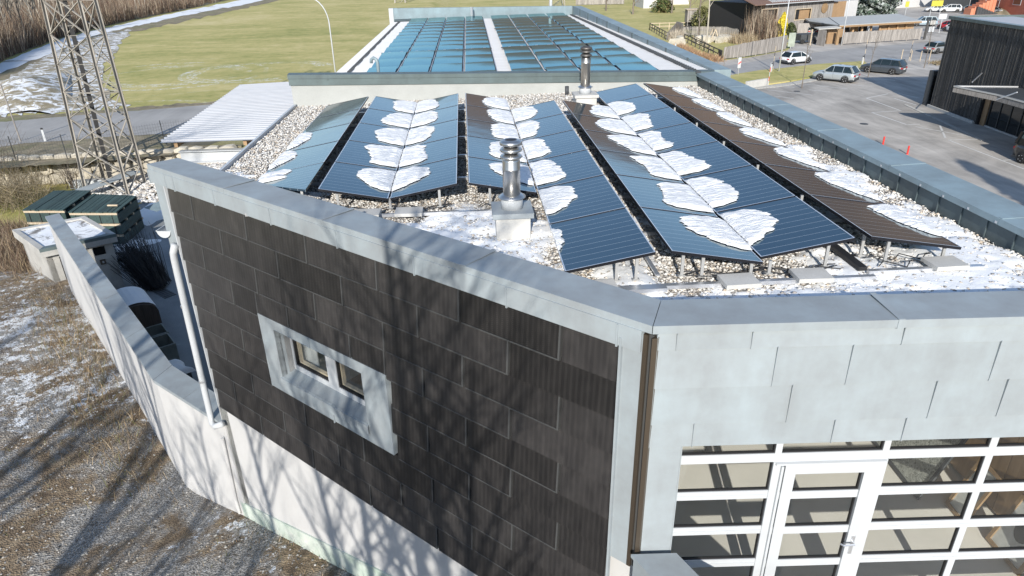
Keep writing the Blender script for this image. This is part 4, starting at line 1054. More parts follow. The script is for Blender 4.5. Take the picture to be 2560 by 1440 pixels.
# ---------------------------------------------------------------- rear hall: wall, coping, sheet roof with thin-film modules
rear = thing('rear_hall', 'long rear hall with white ribbed roof fully laid with blue-green solar modules', 'building', (0, 30, 0))
ZH = 9.40
TL, TR = V(-4.60, 18.78, 9.88), V(7.24, 20.2, 9.44)
dt = (TR-TL); dh = V(dt.x, dt.y, 0).normalized(); nb = V(dh.y, -dh.x, 0)
m = MB(); a, b = V(TL.x, TL.y, 0), V(TR.x, TR.y, 0); vs = [a, b, b-nb*.3, a-nb*.3]
top = [V(p.x, p.y, z-.25) for p, z in zip(vs, (9.88, 9.44, 9.44, 9.88))]
m.add(vs+top, [(3, 2, 1, 0), (4, 5, 6, 7), (0, 1, 5, 4), (1, 2, 6, 5), (2, 3, 7, 6), (3, 0, 4, 7)]); m.build('end_wall', M['grey_render'], rear)
def slopebox(s0, s1, zd0, zd1, o0, o1, name, mat):
    m = MB(); P0 = TL+dt*s0; P1 = TL+dt*s1
    vs = []
    for o in (o0, o1):
        for zd in (zd0, zd1): vs += [P0+nb*o-V(0, 0, zd), P1+nb*o-V(0, 0, zd)]
    m.add(vs, [(0, 1, 3, 2), (4, 6, 7, 5), (0, 4, 5, 1), (2, 3, 7, 6), (0, 2, 6, 4), (1, 5, 7, 3)]); return m.build(name, mat, rear)
slopebox(-.004, 1.0, .0, .10, -.36, .05, 'coping_sheet', M['zinc_green']); slopebox(-.003, 1.0, .105, .27, -.1, .035, 'fascia_sheet', M['zinc_green']); 
for k in range(5): 
    P0 = TL+dt*(.1+.2*k)+nb*.036-V(0, 0, .26)
for i in range(5):
    s = .08+i*.2; P0 = TL+dt*s+nb*.05-V(0, 0, .13); m = MB(); m.cbox(P0, .03, .03, .05); m.build('bracket', M['zinc_green'], rear)
# roof surface points by pixel on the plane z = ZH
def rp(x, y, z=ZH): return at(x, y, z)
EL0, EL1 = rp(838, 184), rp(980, 56)
CL0, CL1 = rp(918, 184), rp(1027.5, 52)
RR0, RR1 = rp(1640, 176.5), rp(1404, 33.6)
PR0, PR1 = V(7.25, 20.25, ZH), rp(1430, 34)
far_dir = (RR1-CL1); 
PR1 = V(PR1.x, PR1.y, ZH)
# ribbed white sheet: ribs run across (parallel to the module rows)
rowd = (rp(1525, 112)-rp(960, 140)).normalized()
def line_x(P, d, Q, e):
    """intersection of P+s d with Q+t e (plan)"""
    den = d.x*e.y-d.y*e.x; s = ((Q.x-P.x)*e.y-(Q.y-P.y)*e.x)/den; return P+d*s
edL = (EL1-EL0).normalized(); edR = (PR1-PR0).normalized()
yA, yB = 18.9, EL1.y
m = MB(); S0 = V(EL0.x, 17.5, ZH); nrib = 130; Lh = (EL1.y-17.5)
prev = None
hts = (0, 0, .045, .045)
vs = []; fs = []
for i in range(nrib*4):
    t = i/4.0*Lh/nrib+(0, .55, .62, .93)[i % 4]*Lh/nrib*1.0-(i % 4)/4.0*Lh/nrib
    y = 17.5+t; P = line_x(V(0, 0, 0)+V(EL0.x, y, 0), rowd, EL0, edL); Q = line_x(V(EL0.x, y, 0), rowd, PR0, edR)
    h = (0, 0, .045, .045)[i % 4]
    if P.y < 19.0-.3: pass
    vs += [V(P.x, P.y, ZH-.03+h), V(Q.x, Q.y, ZH-.03+h)]
for i in range(nrib*4-1): fs.append((2*i, 2*i+1, 2*i+3, 2*i+2))
# cut away what would stick out in front of the end wall
def wy(x): return TL.y+(x-TL.x)*dt.y/dt.x+.25
fs = [f for f in fs if min(vs[f[0]].y-wy(vs[f[0]].x), vs[f[1]].y-wy(vs[f[1]].x)) > -2.5]
vs = [V(v.x, max(v.y, wy(v.x)), v.z) for v in vs]
m.add(vs, fs); m.build('ribbed_sheet', M['white_sheet'], rear)
# side walls below the roof
m = MB(); m.pbox((EL0.x+.05, 19.3, 0), (0, EL1.y-19.3, 0), (.2, 0, 0), (0, 0, ZH-.08)); m.pbox((7.1, 20.4, 0), (PR1.x-7.2, PR1.y-20.4, 0), (-.2, 0, 0), (0, 0, ZH-.05)); m.build('side_wall', M['grey_render'], rear)
# snow guards / clips along both eaves
m = MB()
for i in range(95):
    f = i/95; P = EL0.lerp(EL1, f)+V(.42, 0, 0); 
    if P.y > 20: m.cbox(P+V(0, 0, .015), .10, .05, .045, .3)
o = m.build('eaves_clip', M['darkgrey'], rear); o['kind'] = 'stuff'
m = MB()
for i in range(105):
    f = i/105; P = rp(1755, 184).lerp(rp(1432, 38), f); m.cbox(P+V(-.12, 0, .015), .16, .07, .06, .2)
o = m.build('eaves_clip', M['darkgrey'], rear); o['kind'] = 'stuff'
# modules: eight columns, three ranks
lines_ = [((918, 184), (1027.5, 52)), ((996, 182), (1070, 52)), ((1076, 182), (1116, 50)), ((1159, 182), (1163, 47)), ((1243, 183), (1207, 43.7))]
lines2 = [((1274, 181), (1224, 43)), ((1360, 181), (1269, 41)), ((1447, 181), (1314, 38)), ((1545, 180), (1358, 36)), ((1640, 176.5), (1404, 33.6))]
def onrow(A, B, row):
    """point of column line A-B on row line"""
    return line_x(A, (B-A).normalized(), row, rowd)
rowp = [rp(960, 140), rp(1002, 87)]
Lr = (onrow(rp(918, 184), rp(1027.5, 52), rowp[1])-onrow(rp(918, 184), rp(1027.5, 52), rowp[0])).length
fr_row = rowp[0]-V(0, 1, 0)*Lr
r2 = rp(1027.5, 52)
rows_ = [(fr_row, rowp[0]), (rowp[0], rowp[1]), (rowp[1], r2)]
for grp in (lines_, lines2):
    for c in range(4):
        A0, A1 = rp(*grp[c][0]), rp(*grp[c][1]); B0, B1 = rp(*grp[c+1][0]), rp(*grp[c+1][1])
        for ri, (ra, rb) in enumerate(rows_):
            a, b, c_, d = onrow(A0, A1, ra), onrow(B0, B1, ra), onrow(B0, B1, rb), onrow(A0, A1, rb)
            ea = (b-a).normalized(); el = (d-a).normalized()
            g = .05; gl = .10
            a = a+ea*g+el*gl; b = b-ea*g+el*gl; c_ = c_-ea*g-el*gl; d = d+ea*g-el*gl
            nstr = 4 if ri == 0 else 5
            def cl(p): return V(p.x, max(p.y, wy(p.x)+.02), p.z)
            # each module sheet: shallow convex strips, tipped towards the eaves wall
            for k in range(nstr):
                f0, f1 = k/nstr, (k+1)/nstr
                p0, p1, p2, p3 = a.lerp(d, f0), b.lerp(c_, f0), b.lerp(c_, f1), a.lerp(d, f1)
                if ri == 0 and max(p2.y-wy(p2.x), p3.y-wy(p3.x)) < .1: continue
                m = MB(); NU, NV = 6, 8
                def fn(u, v):
                    q = p0.lerp(p1, u).lerp(p3.lerp(p2, u), .02+.96*v)
                    q = V(q.x, q.y, ZH+.055+.10*(v*(1.25-.45*v))*0.9*(1.0)+.010*math.sin(PI*u))
                    return cl(q)
                m.grid(fn, NU, NV)
                q0, q1, q2, q3 = cl(p0), cl(p1), cl(p2), cl(p3)
                o = m.build('solar_module', M['thin'], rear, smooth=True)
            if True:
                m = MB(); t = V(0, 0, .07)
                m.bar(cl(b)+V(.045, 0, .06), cl(c_)+V(.045, 0, .06), .02, .03); m.build('module_rail', M['frame_alu'], rear)
                m = MB(); m.bar(cl(b)+V(.02, 0, .05), cl(c_)+V(.02, 0, .05), .04, .05); m.build('module_rail', M['black'], rear)
        # cross duct between ranks
        for ri in (0, 1):
            ra = rows_[ri][1]; a, b = onrow(A0, A1, ra), onrow(B0, B1, ra); m = MB(); m.bar(cl(a)+V(0, 0, .09), cl(b)+V(0, 0, .09), .14, .03); m.build('cross_duct', M['darkgrey'], rear)
            for k in (.3, .75):
                m = MB(); m.cbox(a.lerp(b, k)+V(0, 0, .10), .10, .16, .02); m.build('clamp', M['alu'], rear)
# far parapet and right parapet
FL0, FR0 = rp(985, 52), rp(1432, 35)
def topat(px, py, P):
    """height above P where a vertical line through P meets the pixel row"""
    d = ray(px, py); dd = math.hypot(d[0], d[1]); r = math.hypot(P.x, P.y); return CH+d[2]*r/dd
zl, zr_ = topat(983, 21, FL0), topat(1432, 15, FR0)
fd = (FR0-FL0).normalized(); nf = V(fd.y, -fd.x, 0)
vs = [FL0+nf*.0, FR0+nf*.0, FR0-nf*.35, FL0-nf*.35]
m = MB(); m.add([V(p.x, p.y, 0) for p in vs]+[V(p.x, p.y, z) for p, z in zip(vs, (zl, zr_, zr_, zl))], [(3, 2, 1, 0), (4, 5, 6, 7), (0, 1, 5, 4), (1, 2, 6, 5), (2, 3, 7, 6), (3, 0, 4, 7)]); m.build('far_parapet', M['zinc_blue'], rear)
m = MB(); p = FL0-V(.25, 0, 0); m.pbox((p.x, p.y-.05, 8.8), (.25, 0, 0), (0, .4, 0), (0, 0, zl-8.8)); m.build('parapet_end', M['white_metal'], rear)
nseg = 10
for i in range(nseg):
    P0 = V(7.28, 20.3, 0).lerp(V(FR0.x, FR0.y, 0), i/nseg); P1 = V(7.28, 20.3, 0).lerp(V(FR0.x, FR0.y, 0), (i+1)/nseg)
    za, zb = 9.46+(zr_-9.46)*i/nseg, 9.46+(zr_-9.46)*(i+1)/nseg
    m = MB(); g = (P1-P0).normalized()*.012
    vs = [P0+g, P1-g, P1-g+V(.5, 0, 0), P0+g+V(.5, 0, 0)]
    m.add([V(p.x, p.y, 9.0) for p in vs]+[V(p.x, p.y, z) for p, z in zip(vs, (za, zb, zb, za))], [(3, 2, 1, 0), (4, 5, 6, 7), (0, 1, 5, 4), (1, 2, 6, 5), (2, 3, 7, 6), (3, 0, 4, 7)]); m.build('parapet_sheet', M['zinc_blue'], rear)
    m = MB(); m.box(P1.x-.03, P1.x, P1.y-.05, P1.y+.05, ZH+.02, zb+.01); m.build('seam', M['zinc_dark'], rear)
# pipe roll, posts on far parapet
m = MB(); m.tube([rp(987, 53), rp(1070, 49)], .10, 8); m.build('gutter_pipe', M['zinc_dark'], rear)
for q, h, mt in (((1377, 35), 1.5, 'white_metal'), ((1180, 46), .62, 'alu')):
    P = rp(*q); m = MB(); m.tube([P, P+V(0, 0, h)], .09, 8); m.build('vent_pipe', M[mt], rear)
# bent vent pipe standing in front of the end wall
P = at(952, 239, Z_GR); m = MB(); hh = 1.02
m.tube([P, P+V(0, 0, hh-.12), P+V(-.03, 0, hh-.04), P+V(-.10, .03, hh-.0), P+V(-.17, .05, hh-.05), P+V(-.18, .05, hh-.14)], .045, 12)
vp_ = m.build('vent_pipe', M['zinc_blue'], smooth=True); tag(vp_, 'galvanised pipe with hooked top rising in front of the hall end wall', 'vent pipe')
# ---------------------------------------------------------------- white ribbed canopy on the left
can = thing('canopy', 'white ribbed metal canopy roof on a steel post left of the gravel roof', 'canopy', (-5.6, 18, 0))
ZC = 8.80
c0, c1, c2, c3 = at(400, 357, ZC), at(640, 350, ZC), at(735, 240, ZC), at(601, 214, ZC)
c1 = V(EAVE_X-.06, c0.y+(c1.y-c0.y)*.9, ZC); 
cf = at(728, 203, ZC); yF = cf.y; 
m = MB(); n = 36; vs = []; fs = []
for i in range(n*4):
    f = (i//4+(0, .45, .6, .88)[i % 4])/n; h = (0, 0, .04, .04)[i % 4]
    P = c0.lerp(c3, f); Q = V(EAVE_X-.06 if True else 0, c1.y+(yF-c1.y)*f, ZC)
    vs += [P+V(-.02 if h else 0, 0, h), Q+V(0, 0, h)]
for i in range(n*4-1): fs.append((2*i, 2*i+1, 2*i+3, 2*i+2))
m.add(vs, fs); m.build('ribbed_sheet', M['white_sheet'], can)
m = MB(); m.bar(c0+V(.3, .25, -.40), c1+V(0, .25, -.40), .03, .24); m.bar(c0+V(.3, .25, -.53), c1+V(0, .25, -.53), .2, .03); m.bar(c0+V(.3, .25, -.27), c1+V(0, .25, -.27), .2, .02); m.build('front_beam', M['white_metal'], can)
for k in (.12, .75):
    P = c0.lerp(c1, k); m = MB(); m.bar(P+V(0, .1, -.08), P+V(0, 8, -.08), .08, .12); m.build('rafter', M['wood_orange'], can)
P = at(505, 362, ZC-.4); 
for q, yy in ((.50, .3), (.5, 7.5)):
    P = c0.lerp(c1, q)+V(.35, yy, 0); m = MB(); m.box(P.x-.02, P.x+.02, P.y-.11, P.y+.11, 0, ZC-.54); m.box(P.x-.12, P.x+.12, P.y-.13, P.y-.11, 0, ZC-.54); m.box(P.x-.12, P.x+.12, P.y+.11, P.y+.13, 0, ZC-.54); m.build('steel_post', M['white_metal'], can)

# ---------------------------------------------------------------- gutter spout and downpipe on the tiled corner
m = MB()
GP = fac(L1-.12, 7.82, .02)
pu = lambda px, py, out: onvert(px, py, fac(0, 0, out), U1)
pts = [pu(437, 612, .10), pu(433, 632, .12), pu(436, 650, .12), pu(445, 690, .10), pu(524, 1030, .10), pu(530, 1058, .12), pu(538, 1066, .16), pu(556, 1060, .10)]
dp = thing('downpipe', 'white downpipe running down the left corner of the tiled facade', 'downpipe', tuple(pts[-1]))
m.tube(pts, .062, 12); m.build('pipe', M['white_metal'], dp, smooth=True)
for (a, b) in (((460, 762), (462, 768)), ((505, 950), (507, 956))):
    m = MB(); m.tube([pu(*a, .10), pu(*b, .10)], .068, 12); m.build('pipe_clip', M['alu'], dp)
m = MB(); q = pu(556, 1092, .05); m.tube([pu(556, 1095, .06), pu(590, 1250, .05), pu(600, 1283, .05)], .035, 8); m.build('lower_pipe', M['plaster'], dp)
g0, g1 = pu(425, 578, .05), pu(405, 586, .30)
gt = MB(); gd = (U1*.55-N1*.84).normalized(); gs = V(gd.y, -gd.x, 0); c = pu(408, 578, .10)
for L_ in (0,):
    ring_ = [(math.cos(a), math.sin(a)) for a in np.linspace(PI, 2*PI, 13)]
    A = [c+gs*.13*x+V(0, 0, .13*y) for x, y in ring_]; Bq = [p-gd*-.42 for p in A]
    vs = A+Bq; k = len(A)
    fs = [(i, i+1, k+i+1, k+i) for i in range(k-1)]+[tuple(range(k))]
    Ai = [c+gs*.115*x+V(0, 0, .115*y)+gd*.01 for x, y in ring_]; Bi = [p+gd*.40 for p in Ai]
    o = len(vs); vs += Ai+Bi; fs += [(o+i+1, o+i, o+k+i, o+k+i+1) for i in range(k-1)]
    gt.add(vs, fs); gt.bar(c+gs*.13, c+gs*.13+gd*.42, .02, .02); gt.bar(c-gs*.13, c-gs*.13+gd*.42, .02, .02)
tag(gt.build('gutter', M['white_metal'], smooth=False), 'open half-round white gutter end sticking out at the tiled corner', 'gutter')

# ---------------------------------------------------------------- white garden wall with zinc capping
gw = thing('garden_wall', 'long white rendered wall with bent zinc capping enclosing the yard', 'wall', (K1.x, K1.y, 1))
ZW = 4.10
def wt(px, py): return at(px, py, ZW)
out_ = [wt(548, 1098), wt(383, 950), wt(112, 541)]; inn = [wt(560, 1053), wt(430, 913), wt(148, 533)]
out_[0] = fac(9.30, ZW, .06); inn[0] = fac(9.30, ZW, -.45); out_[0].z = inn[0].z = ZW
nrm = lambda a, b: V((b-a).y, -(b-a).x, 0).normalized()
for (o0, o1, i0, i1, cuts) in ((out_[0], out_[1], inn[0], inn[1], [0, .55, 1]), (out_[1], out_[2], inn[1], inn[2], [0, .17, .36, .56, .78, 1])):
    for k in range(len(cuts)-1):
        a, b = cuts[k]+.0008, cuts[k+1]-.0008
        A, B, Bi, Ai = o0.lerp(o1, a), o0.lerp(o1, b), i0.lerp(i1, b), i0.lerp(i1, a)
        m = MB(); T_ = V(0, 0, .05); m.add([A, B, Bi, Ai]+[p-T_*1.6 for p in (A, B, Bi, Ai)], [(0, 1, 2, 3), (7, 6, 5, 4), (1, 0, 4, 5), (2, 1, 5, 6), (3, 2, 6, 7), (0, 3, 7, 4)])
        if k: m.pbox(A-(o1-o0).normalized()*.03+V(0, 0, .001), (o1-o0).normalized()*.05, (Ai-A), V(0, 0, .006))
        m.build('coping_sheet', M['zinc'], gw)
    m = MB(); n1 = (i0-o0).normalized()*.05
    A, B, Bi, Ai = o0.lerp(i0, .1), o1.lerp(i1, .1), o1.lerp(i1, .9), o0.lerp(i0, .9)
    m.prism([(p.x, p.y) for p in (A, B, Bi, Ai)], -.05, ZW-.06); m.build('wall_body', M['plaster'], gw)
# ================================================================= YARD AND LEFT SIDE
# small concrete shed with snow on its roof
shed = thing('concrete_shed', 'small concrete shed with snow covered flat roof beside the end of the garden wall', 'shed', (-17, 28, 0))
ZS = 2.5
sc = [at(290, 586, ZS), at(212, 541, ZS), at(30, 576, ZS), at(110, 620, ZS)]      # right-front, back, left, left-front
sc[3] = sc[0]+(sc[2]-sc[1])
cen = sum(sc, V(0, 0, 0))/4
def inset(P, d): 
    return [p+(cen-p).normalized()*d for p in P]
body = inset(sc, .30)
e1, e2 = (sc[3]-sc[0]), (sc[1]-sc[0])
m = MB()
# front wall (towards yard) between sc0 and sc3 with door opening
b0, b1, b2, b3 = body
fd_ = (b3-b0).normalized(); fin = (b1-b0).normalized()
m.pbox((b0.x, b0.y, 0), fd_*.9, fin*.22, (0, 0, ZS-.3)); m.pbox((b0+fd_*1.95).to_tuple()[:2]+(0,), fd_*((b3-b0).length-1.95), fin*.22, (0, 0, ZS-.3)); m.pbox((b0+fd_*.9).to_tuple()[:2]+(2.0,), fd_*1.05, fin*.22, (0, 0, ZS-2.3))
m.pbox((b0.x, b0.y, 0), fin*(b1-b0).length, fd_*.2, (0, 0, ZS-.3)); m.pbox((b3.x, b3.y, 0), fin*(b2-b3).length, -fd_*.2, (0, 0, ZS-.3)); m.pbox((b1.x, b1.y, 0), fd_*(b2-b1).length, -fin*.2, (0, 0, ZS-.3))
m.build('wall', M['concrete'], shed)
for k in range(3):
    m = MB(); p = b0+fd_*.0-fin*.012; m.pbox((p.x, p.y, .03+k*.72), fd_*.88, fin*.03, (0, 0, .70)); m.build('block', M['concrete'], shed)
m = MB(); p = b0+fd_*.9+fin*.15; m.pbox((p.x, p.y, .02), fd_*1.05, fin*.05, (0, 0, 1.98)); m.build('door', M['darkgrey'], shed)
m = MB(); p = b0+fd_*.32-fin*.03; m.pbox((p.x, p.y, 1.72), fd_*.42, fin*.03, (0, 0, .34)); m.build('window', M['dark_glass'], shed)
m = MB(); p = b0+fd_*.42-fin*.04; m.pbox((p.x, p.y, 1.28), fd_*.20, fin*.03, (0, 0, .22)); sg = m.build('sign', M['bronze'], shed)
m = MB(); p = p+fd_*.06-fin*.004; m.pbox((p.x, p.y, 1.34), fd_*.07, fin*.004, (0, 0, .09)); m.build('sign_face', M['white_metal'], sg)
m = MB(); m.prism([(p.x, p.y) for p in sc], ZS-.32, ZS-.10); m.build('roof_slab', M['concrete'], shed)
ins = inset(sc, .34)
for i in range(4):
    A, B, Bi, Ai = sc[i], sc[(i+1) % 4], ins[(i+1) % 4], ins[i]
    m = MB(); m.prism([(p.x, p.y) for p in (A, B, Bi, Ai)], ZS-.10, ZS+.03); m.build('roof_kerb', M['slab'] if i == 1 else M['zinc_green'] if i == 3 else M['concrete'], shed)
def shed_snow(u, v):
    p = ins[0].lerp(ins[1], u).lerp(ins[3].lerp(ins[2], u), v); return (p.x, p.y, ZS-.06+.05*float(fbm(np.array([p.x*2]), np.array([p.y*2]))[0]))
m = MB(); m.grid(shed_snow, 24, 24); tag(m.build('shed_roof_snow', M['snow_patchy2'] if 'snow_patchy2' in M else snowy('dirty_roof_snow', (.12, .11, .10), (.28, .26, .24), .56, .9), smooth=True), 'snow layer inside the roof kerb of the small concrete shed', 'snow', None)
# brushwood leaning beside the shed
def brush_heap(c, axis, n, L, spread, mat, name, label, cat, seed=3, thick=.014):
    r = random.Random(seed); m = MB(); axis = Vector(axis).normalized()
    for i in range(n):
        b = Vector(c)+V(r.uniform(-spread, spread), r.uniform(-spread, spread), r.uniform(0, .15))
        d = (axis+V(r.uniform(-.35, .35), r.uniform(-.35, .35), r.uniform(-.1, .25))).normalized(); l = L*r.uniform(.5, 1.1)
        mid = b+d*l*.5+V(r.uniform(-.1, .1), r.uniform(-.1, .1), r.uniform(0, .1)); m.tube([b, mid, b+d*l], [thick, thick*.8, thick*.3], 3, False)
    o = m.build(name, mat); tag(o, label, cat, None, 'stuff'); return o
q = at(312, 640, .6)
brush_heap(at(392, 716, .05), (-.62, .48, .62), 520, 2.7, .50, M['black'], 'brushwood_heap', 'dark pile of cut branches leaning against the right corner of the concrete shed', 'brushwood')
# things along the inside of the garden wall
def yard_box(name, label, cat, px, z, w_, d_, h, rz, mat, open_=False, parts=()):
    P = at(*px, z); t = thing(name, label, cat, (P.x, P.y, 0)); ca = V(math.cos(rz), math.sin(rz), 0); sa = V(-math.sin(rz), math.cos(rz), 0)
    o = V(P.x, P.y, .01)
    for (p, a, b, nm) in ((o, ca*w_, sa*.04, 'side_panel'), (o+sa*(d_-.04), ca*w_, sa*.04, 'side_panel'), (o+sa*.04, ca*.04, sa*(d_-.08), 'end_panel'), (o+ca*(w_-.04)+sa*.04, ca*.04, sa*(d_-.08), 'end_panel')):
        m = MB(); m.pbox(p, a, b, (0, 0, h)); m.pbox(p-sa*.01, a, b*1.2, (0, 0, .05)); m.build(nm, mat, t)
    m = MB(); m.pbox(o+ca*.04+sa*.04, ca*(w_-.08), sa*(d_-.08), (0, 0, h*.35)); m.build('bottom', M['black'], t)
    m = MB(); m.pbox(o+ca*.02-sa*.014+V(0, 0, h*.6), ca*(w_*.3), sa*.012, (0, 0, .05)); m.build('handle_slot', M['black'], t)
    return t, o, ca, sa
rzw = math.atan2((K2-K1).y, (K2-K1).x)-PI/2
yb = yard_box('metal_crate', 'dark steel crate standing upright against the garden wall, nearest of the two open ones', 'crate', (366, 948), 0, 1.15, .95, .95, rzw, M['crate'])
yb2 = yard_box('metal_crate', 'open dark steel crate half hidden behind the garden wall, under the curved lid', 'crate', (352, 905), 0, 1.1, .85, .80, rzw, M['crate'])
# barrel-roofed container with snow strip and pipes
P = at(318, 862, 0); t = thing('curved_container', 'rust dark curved container with snow on its lid and three pale pipes leaning on it', 'container', (P.x, P.y, 0))
ca = V(math.cos(rzw), math.sin(rzw), 0); sa = V(-math.sin(rzw), math.cos(rzw), 0); W_, L_, H_ = 1.4, 1.9, .95
o = V(P.x-.1, P.y, 0)
m = MB(); arc = [(0, 0), (W_, 0)]+[(W_/2+W_/2*math.cos(a), H_+.42*math.sin(a)) for a in np.linspace(0, PI, 10)]
vs = [o+ca*x+V(0, 0, z) for x, z in arc]; vs2 = [v+sa*L_ for v in vs]; k = len(arc)
m.add(vs+vs2, [tuple(range(k-1, -1, -1))[::-1], tuple(k+i for i in range(k-1, -1, -1))]+[(i, (i+1) % k, k+(i+1) % k, k+i) for i in range(k)]); m.build('body', wood_mat('rusty_dark_plate', (.12, .09, .07), (.035, .03, .028), .5), t)
m = MB()
for i in range(10-1):
    a0_, a1_ = np.linspace(.05, PI*.8, 10)[i:i+2]
    f = lambda a, s, r: o+ca*(W_/2+(W_/2+.02)*math.cos(a))+V(0, 0, H_+(.44+r)*math.sin(a))+sa*s
    m.quad(f(a0_, .12, .03), f(a1_, .12, .03), f(a1_, 1.9, .04), f(a0_, 1.9, .04))
tag(m.build('container_snow', M['snow'], smooth=True), 'snow strip on the lid of the curved container inside the garden wall', 'snow patch')
m = MB()
for i in range(3):
    a = o+ca*(.05+.16*i)-sa*.05+V(0, 0, H_+.45); m.tube([a, a+sa*2.6+V(0, 0, .15)], .035, 6)
    if i < 3: pass
tag(m.build('pipe_bundle', M['zinc'], smooth=True), 'three pale pipes lying side by side on the curved container', 'pipes')
# big bin with a bent lid of snow
t, o, ca, sa = yard_box('waste_bin', 'black bin topped with a thick cap of snow near the downpipe', 'bin', (420, 1040), 0, 1.0, .95, 1.15, rzw+.2, M['darkgrey'])
def snowcap(o, ca, sa, w_, d_, z, name, label, thick=.14, ov=.08, seed=1):
    m = MB()
    def fn(u, v):
        x = -ov+(w_+2*ov)*u+.05*math.sin(v*9+seed); y = -ov+(d_+2*ov)*v+.05*math.sin(u*8+seed*2); e = min(1, min(u, 1-u, v, 1-v)*7)
        p = o+ca*x+sa*y; return (p.x, p.y, z-.03+thick*e**.5*(.8+.4*float(fbm(np.array([x*3]), np.array([y*3]), seed)[0])))
    m.grid(fn, 22, 22); tag(m.build(name, M['snow'], smooth=True), label, 'snow patch')
snowcap(o, ca, sa, 1.0, .95, 1.15, 'bin_snow', 'thick rounded snow cap lying on the black bin')
P = at(500, 1000, 0); t = thing('waste_bin', 'low blue-grey covered box in the shadow beside the downpipe', 'box', (P.x, P.y, 0))
m = MB(); m.cbox((-6.45, 14.55, 0), 1.1, 1.0, 1.0, rzw); m.build('body', M['darkgrey'], t); m = MB(); m.cbox((-6.45, 14.55, 1.0), 1.2, 1.1, .07, rzw); m.build('lid', M['zinc_blue'], t)
# row of dark bars flat on the yard: drainage grate
A, B = at(360, 706, .012), at(428, 742, .012); m = MB(); d = (B-A); n = 14
for i in range(n): m.cbox(A+d*((i+.5)/n), d.length/n*.6, .5, .012, math.atan2(d.y, d.x))
tag(m.build('drain_grate', M['darkgrey']), 'narrow slotted drain grate set in the yard asphalt behind the brushwood', 'drain')
for (px, nm, lab, s) in (((318, 612), 'snow_patch', 'small snow patch on the yard asphalt right of the brushwood', 1.0), ((365, 545), 'snow_patch', 'narrow strip of snow beside the pallet stack', 1.0)):
    P = at(*px, .01); m = MB()
    def fn(u, v):
        a = u*2*PI; r = v*(.9+.35*math.sin(a*3+1)+.2*math.sin(a*7)); return (P.x+r*math.cos(a)*1.1*s, P.y+r*math.sin(a)*(1.3 if px[1] > 600 else 2.6), .012+.05*(1-v**2))
    m.grid(fn, 40, 6); tag(m.build(nm, M['snow'], smooth=True), lab, 'snow patch')

# stacks of green boards on battens
def board_stack(name, label, quad_px, z, hgt, nb, seed, nlay=3):
    r = random.Random(seed); a, b, c, d = [at(*q, z) for q in quad_px]      # near-left, near-right, far-right, far-left
    t = thing(name, label, 'board stack', ((a.x+b.x)/2, (a.y+b.y)/2, 0))
    gm = M['green_board']
    for i in range(nb):
        f0, f1 = i/nb+.004, (i+1)/nb-.004
        p0, p1, p2, p3 = a.lerp(b, f0), a.lerp(b, f1), d.lerp(c, f1), d.lerp(c, f0); dz = r.uniform(0, .03); ex = (a-d).normalized()*r.uniform(0, .08)
        m = MB(); vs = [p0+ex, p1+ex, p2, p3]; m.add([v+V(0, 0, dz) for v in vs]+[v+V(0, 0, dz-.05) for v in vs], [(0, 1, 2, 3), (7, 6, 5, 4), (1, 0, 4, 5), (2, 1, 5, 6), (3, 2, 6, 7), (0, 3, 7, 4)]); m.build('board', gm, t)
    lay = hgt/nlay
    for k in range(nlay):
        zt = z-.06-k*lay
        for f in (.0, .33, .66, .985):
            A = a.lerp(d, f); B = b.lerp(c, f); m = MB(); up = V(0, 0, 1)
            A = V(A.x, A.y, zt-.10); B = V(B.x, B.y, zt-.10); dd = (d-a).normalized(); m.pbox(A, B-A, dd*.12, (0, 0, .10)); m.build('batten', M['wood_pale'], t)
        m = MB(); inn_ = .05
        A, B, C_, D_ = [p.lerp((a+b+c+d)/4, .012) for p in (a, b, c, d)]
        m.prism([(p.x, p.y) for p in (A, B, C_, D_)], zt-lay+.03, zt-.10); m.build('packed_boards', gm, t)
        for f in (.12, .38, .62, .88):
            P = a.lerp(b, f); m = MB(); m.cbox((P.x, P.y-.0, zt-lay+.02), .02, .03, lay-.13); m.build('strap', M['black'], t)
    return t
M['green_board'] = wood_mat('green_stained_boards', (.055, .095, .088), (.022, .042, .042), .6, .7, .5, 1)
z3 = lambda x, y: (x/5.333, 440+y/5.333)
board_stack('board_stack', 'right hand stack of dark green boards, a loose batten on top', [z3(915, 480), z3(1550, 480), z3(1820, 265), z3(1240, 240)], 1.75, 1.7, 11, 2)
board_stack('board_stack', 'left hand stack of dark green boards reaching behind the bare bush', [z3(300, 450), z3(850, 450), z3(1210, 195), z3(720, 195)], 1.9, 1.8, 10, 3)
A, B = at(*z3(1435, 390), 1.84), at(*z3(1570, 390), 1.84); m = MB(); m.bar(A, B, .10, .06); tag(m.build('loose_batten', M['wood_pale']), 'short pale batten lying on top of the right board stack', 'batten')
# planter and long sheets behind the stacks
A = at(*z3(940, 175), .05); m = MB(); m.pbox(A, (1.9, .2, 0), (-.06, .5, 0), (0, 0, .45)); m2 = tag(m.build('planter', M['white_metal']), 'long white planter box with a bare shrub in front of the boulder wall', 'planter')
m = MB(); 
for i in range(9): p = at(*z3(1000+i*22, 190), .6); m.bar(p, p+V(2.2, 2.6, .35), .16, .03)
tag(m.build('metal_sheets', M['zinc']), 'grey ribbed metal sheets leaning behind the green board stacks', 'metal sheets', None)
m = MB()
for i in range(12):
    p = at(*z3(1930+i*14, 425+i*4), .9); m.bar(p, p+V(1.6, 1.9, .3), .06, .04)
tag(m.build('pipe_bundle', M['zinc_blue']), 'bundle of blue-grey tubes lying beside the tiled corner', 'pipes')

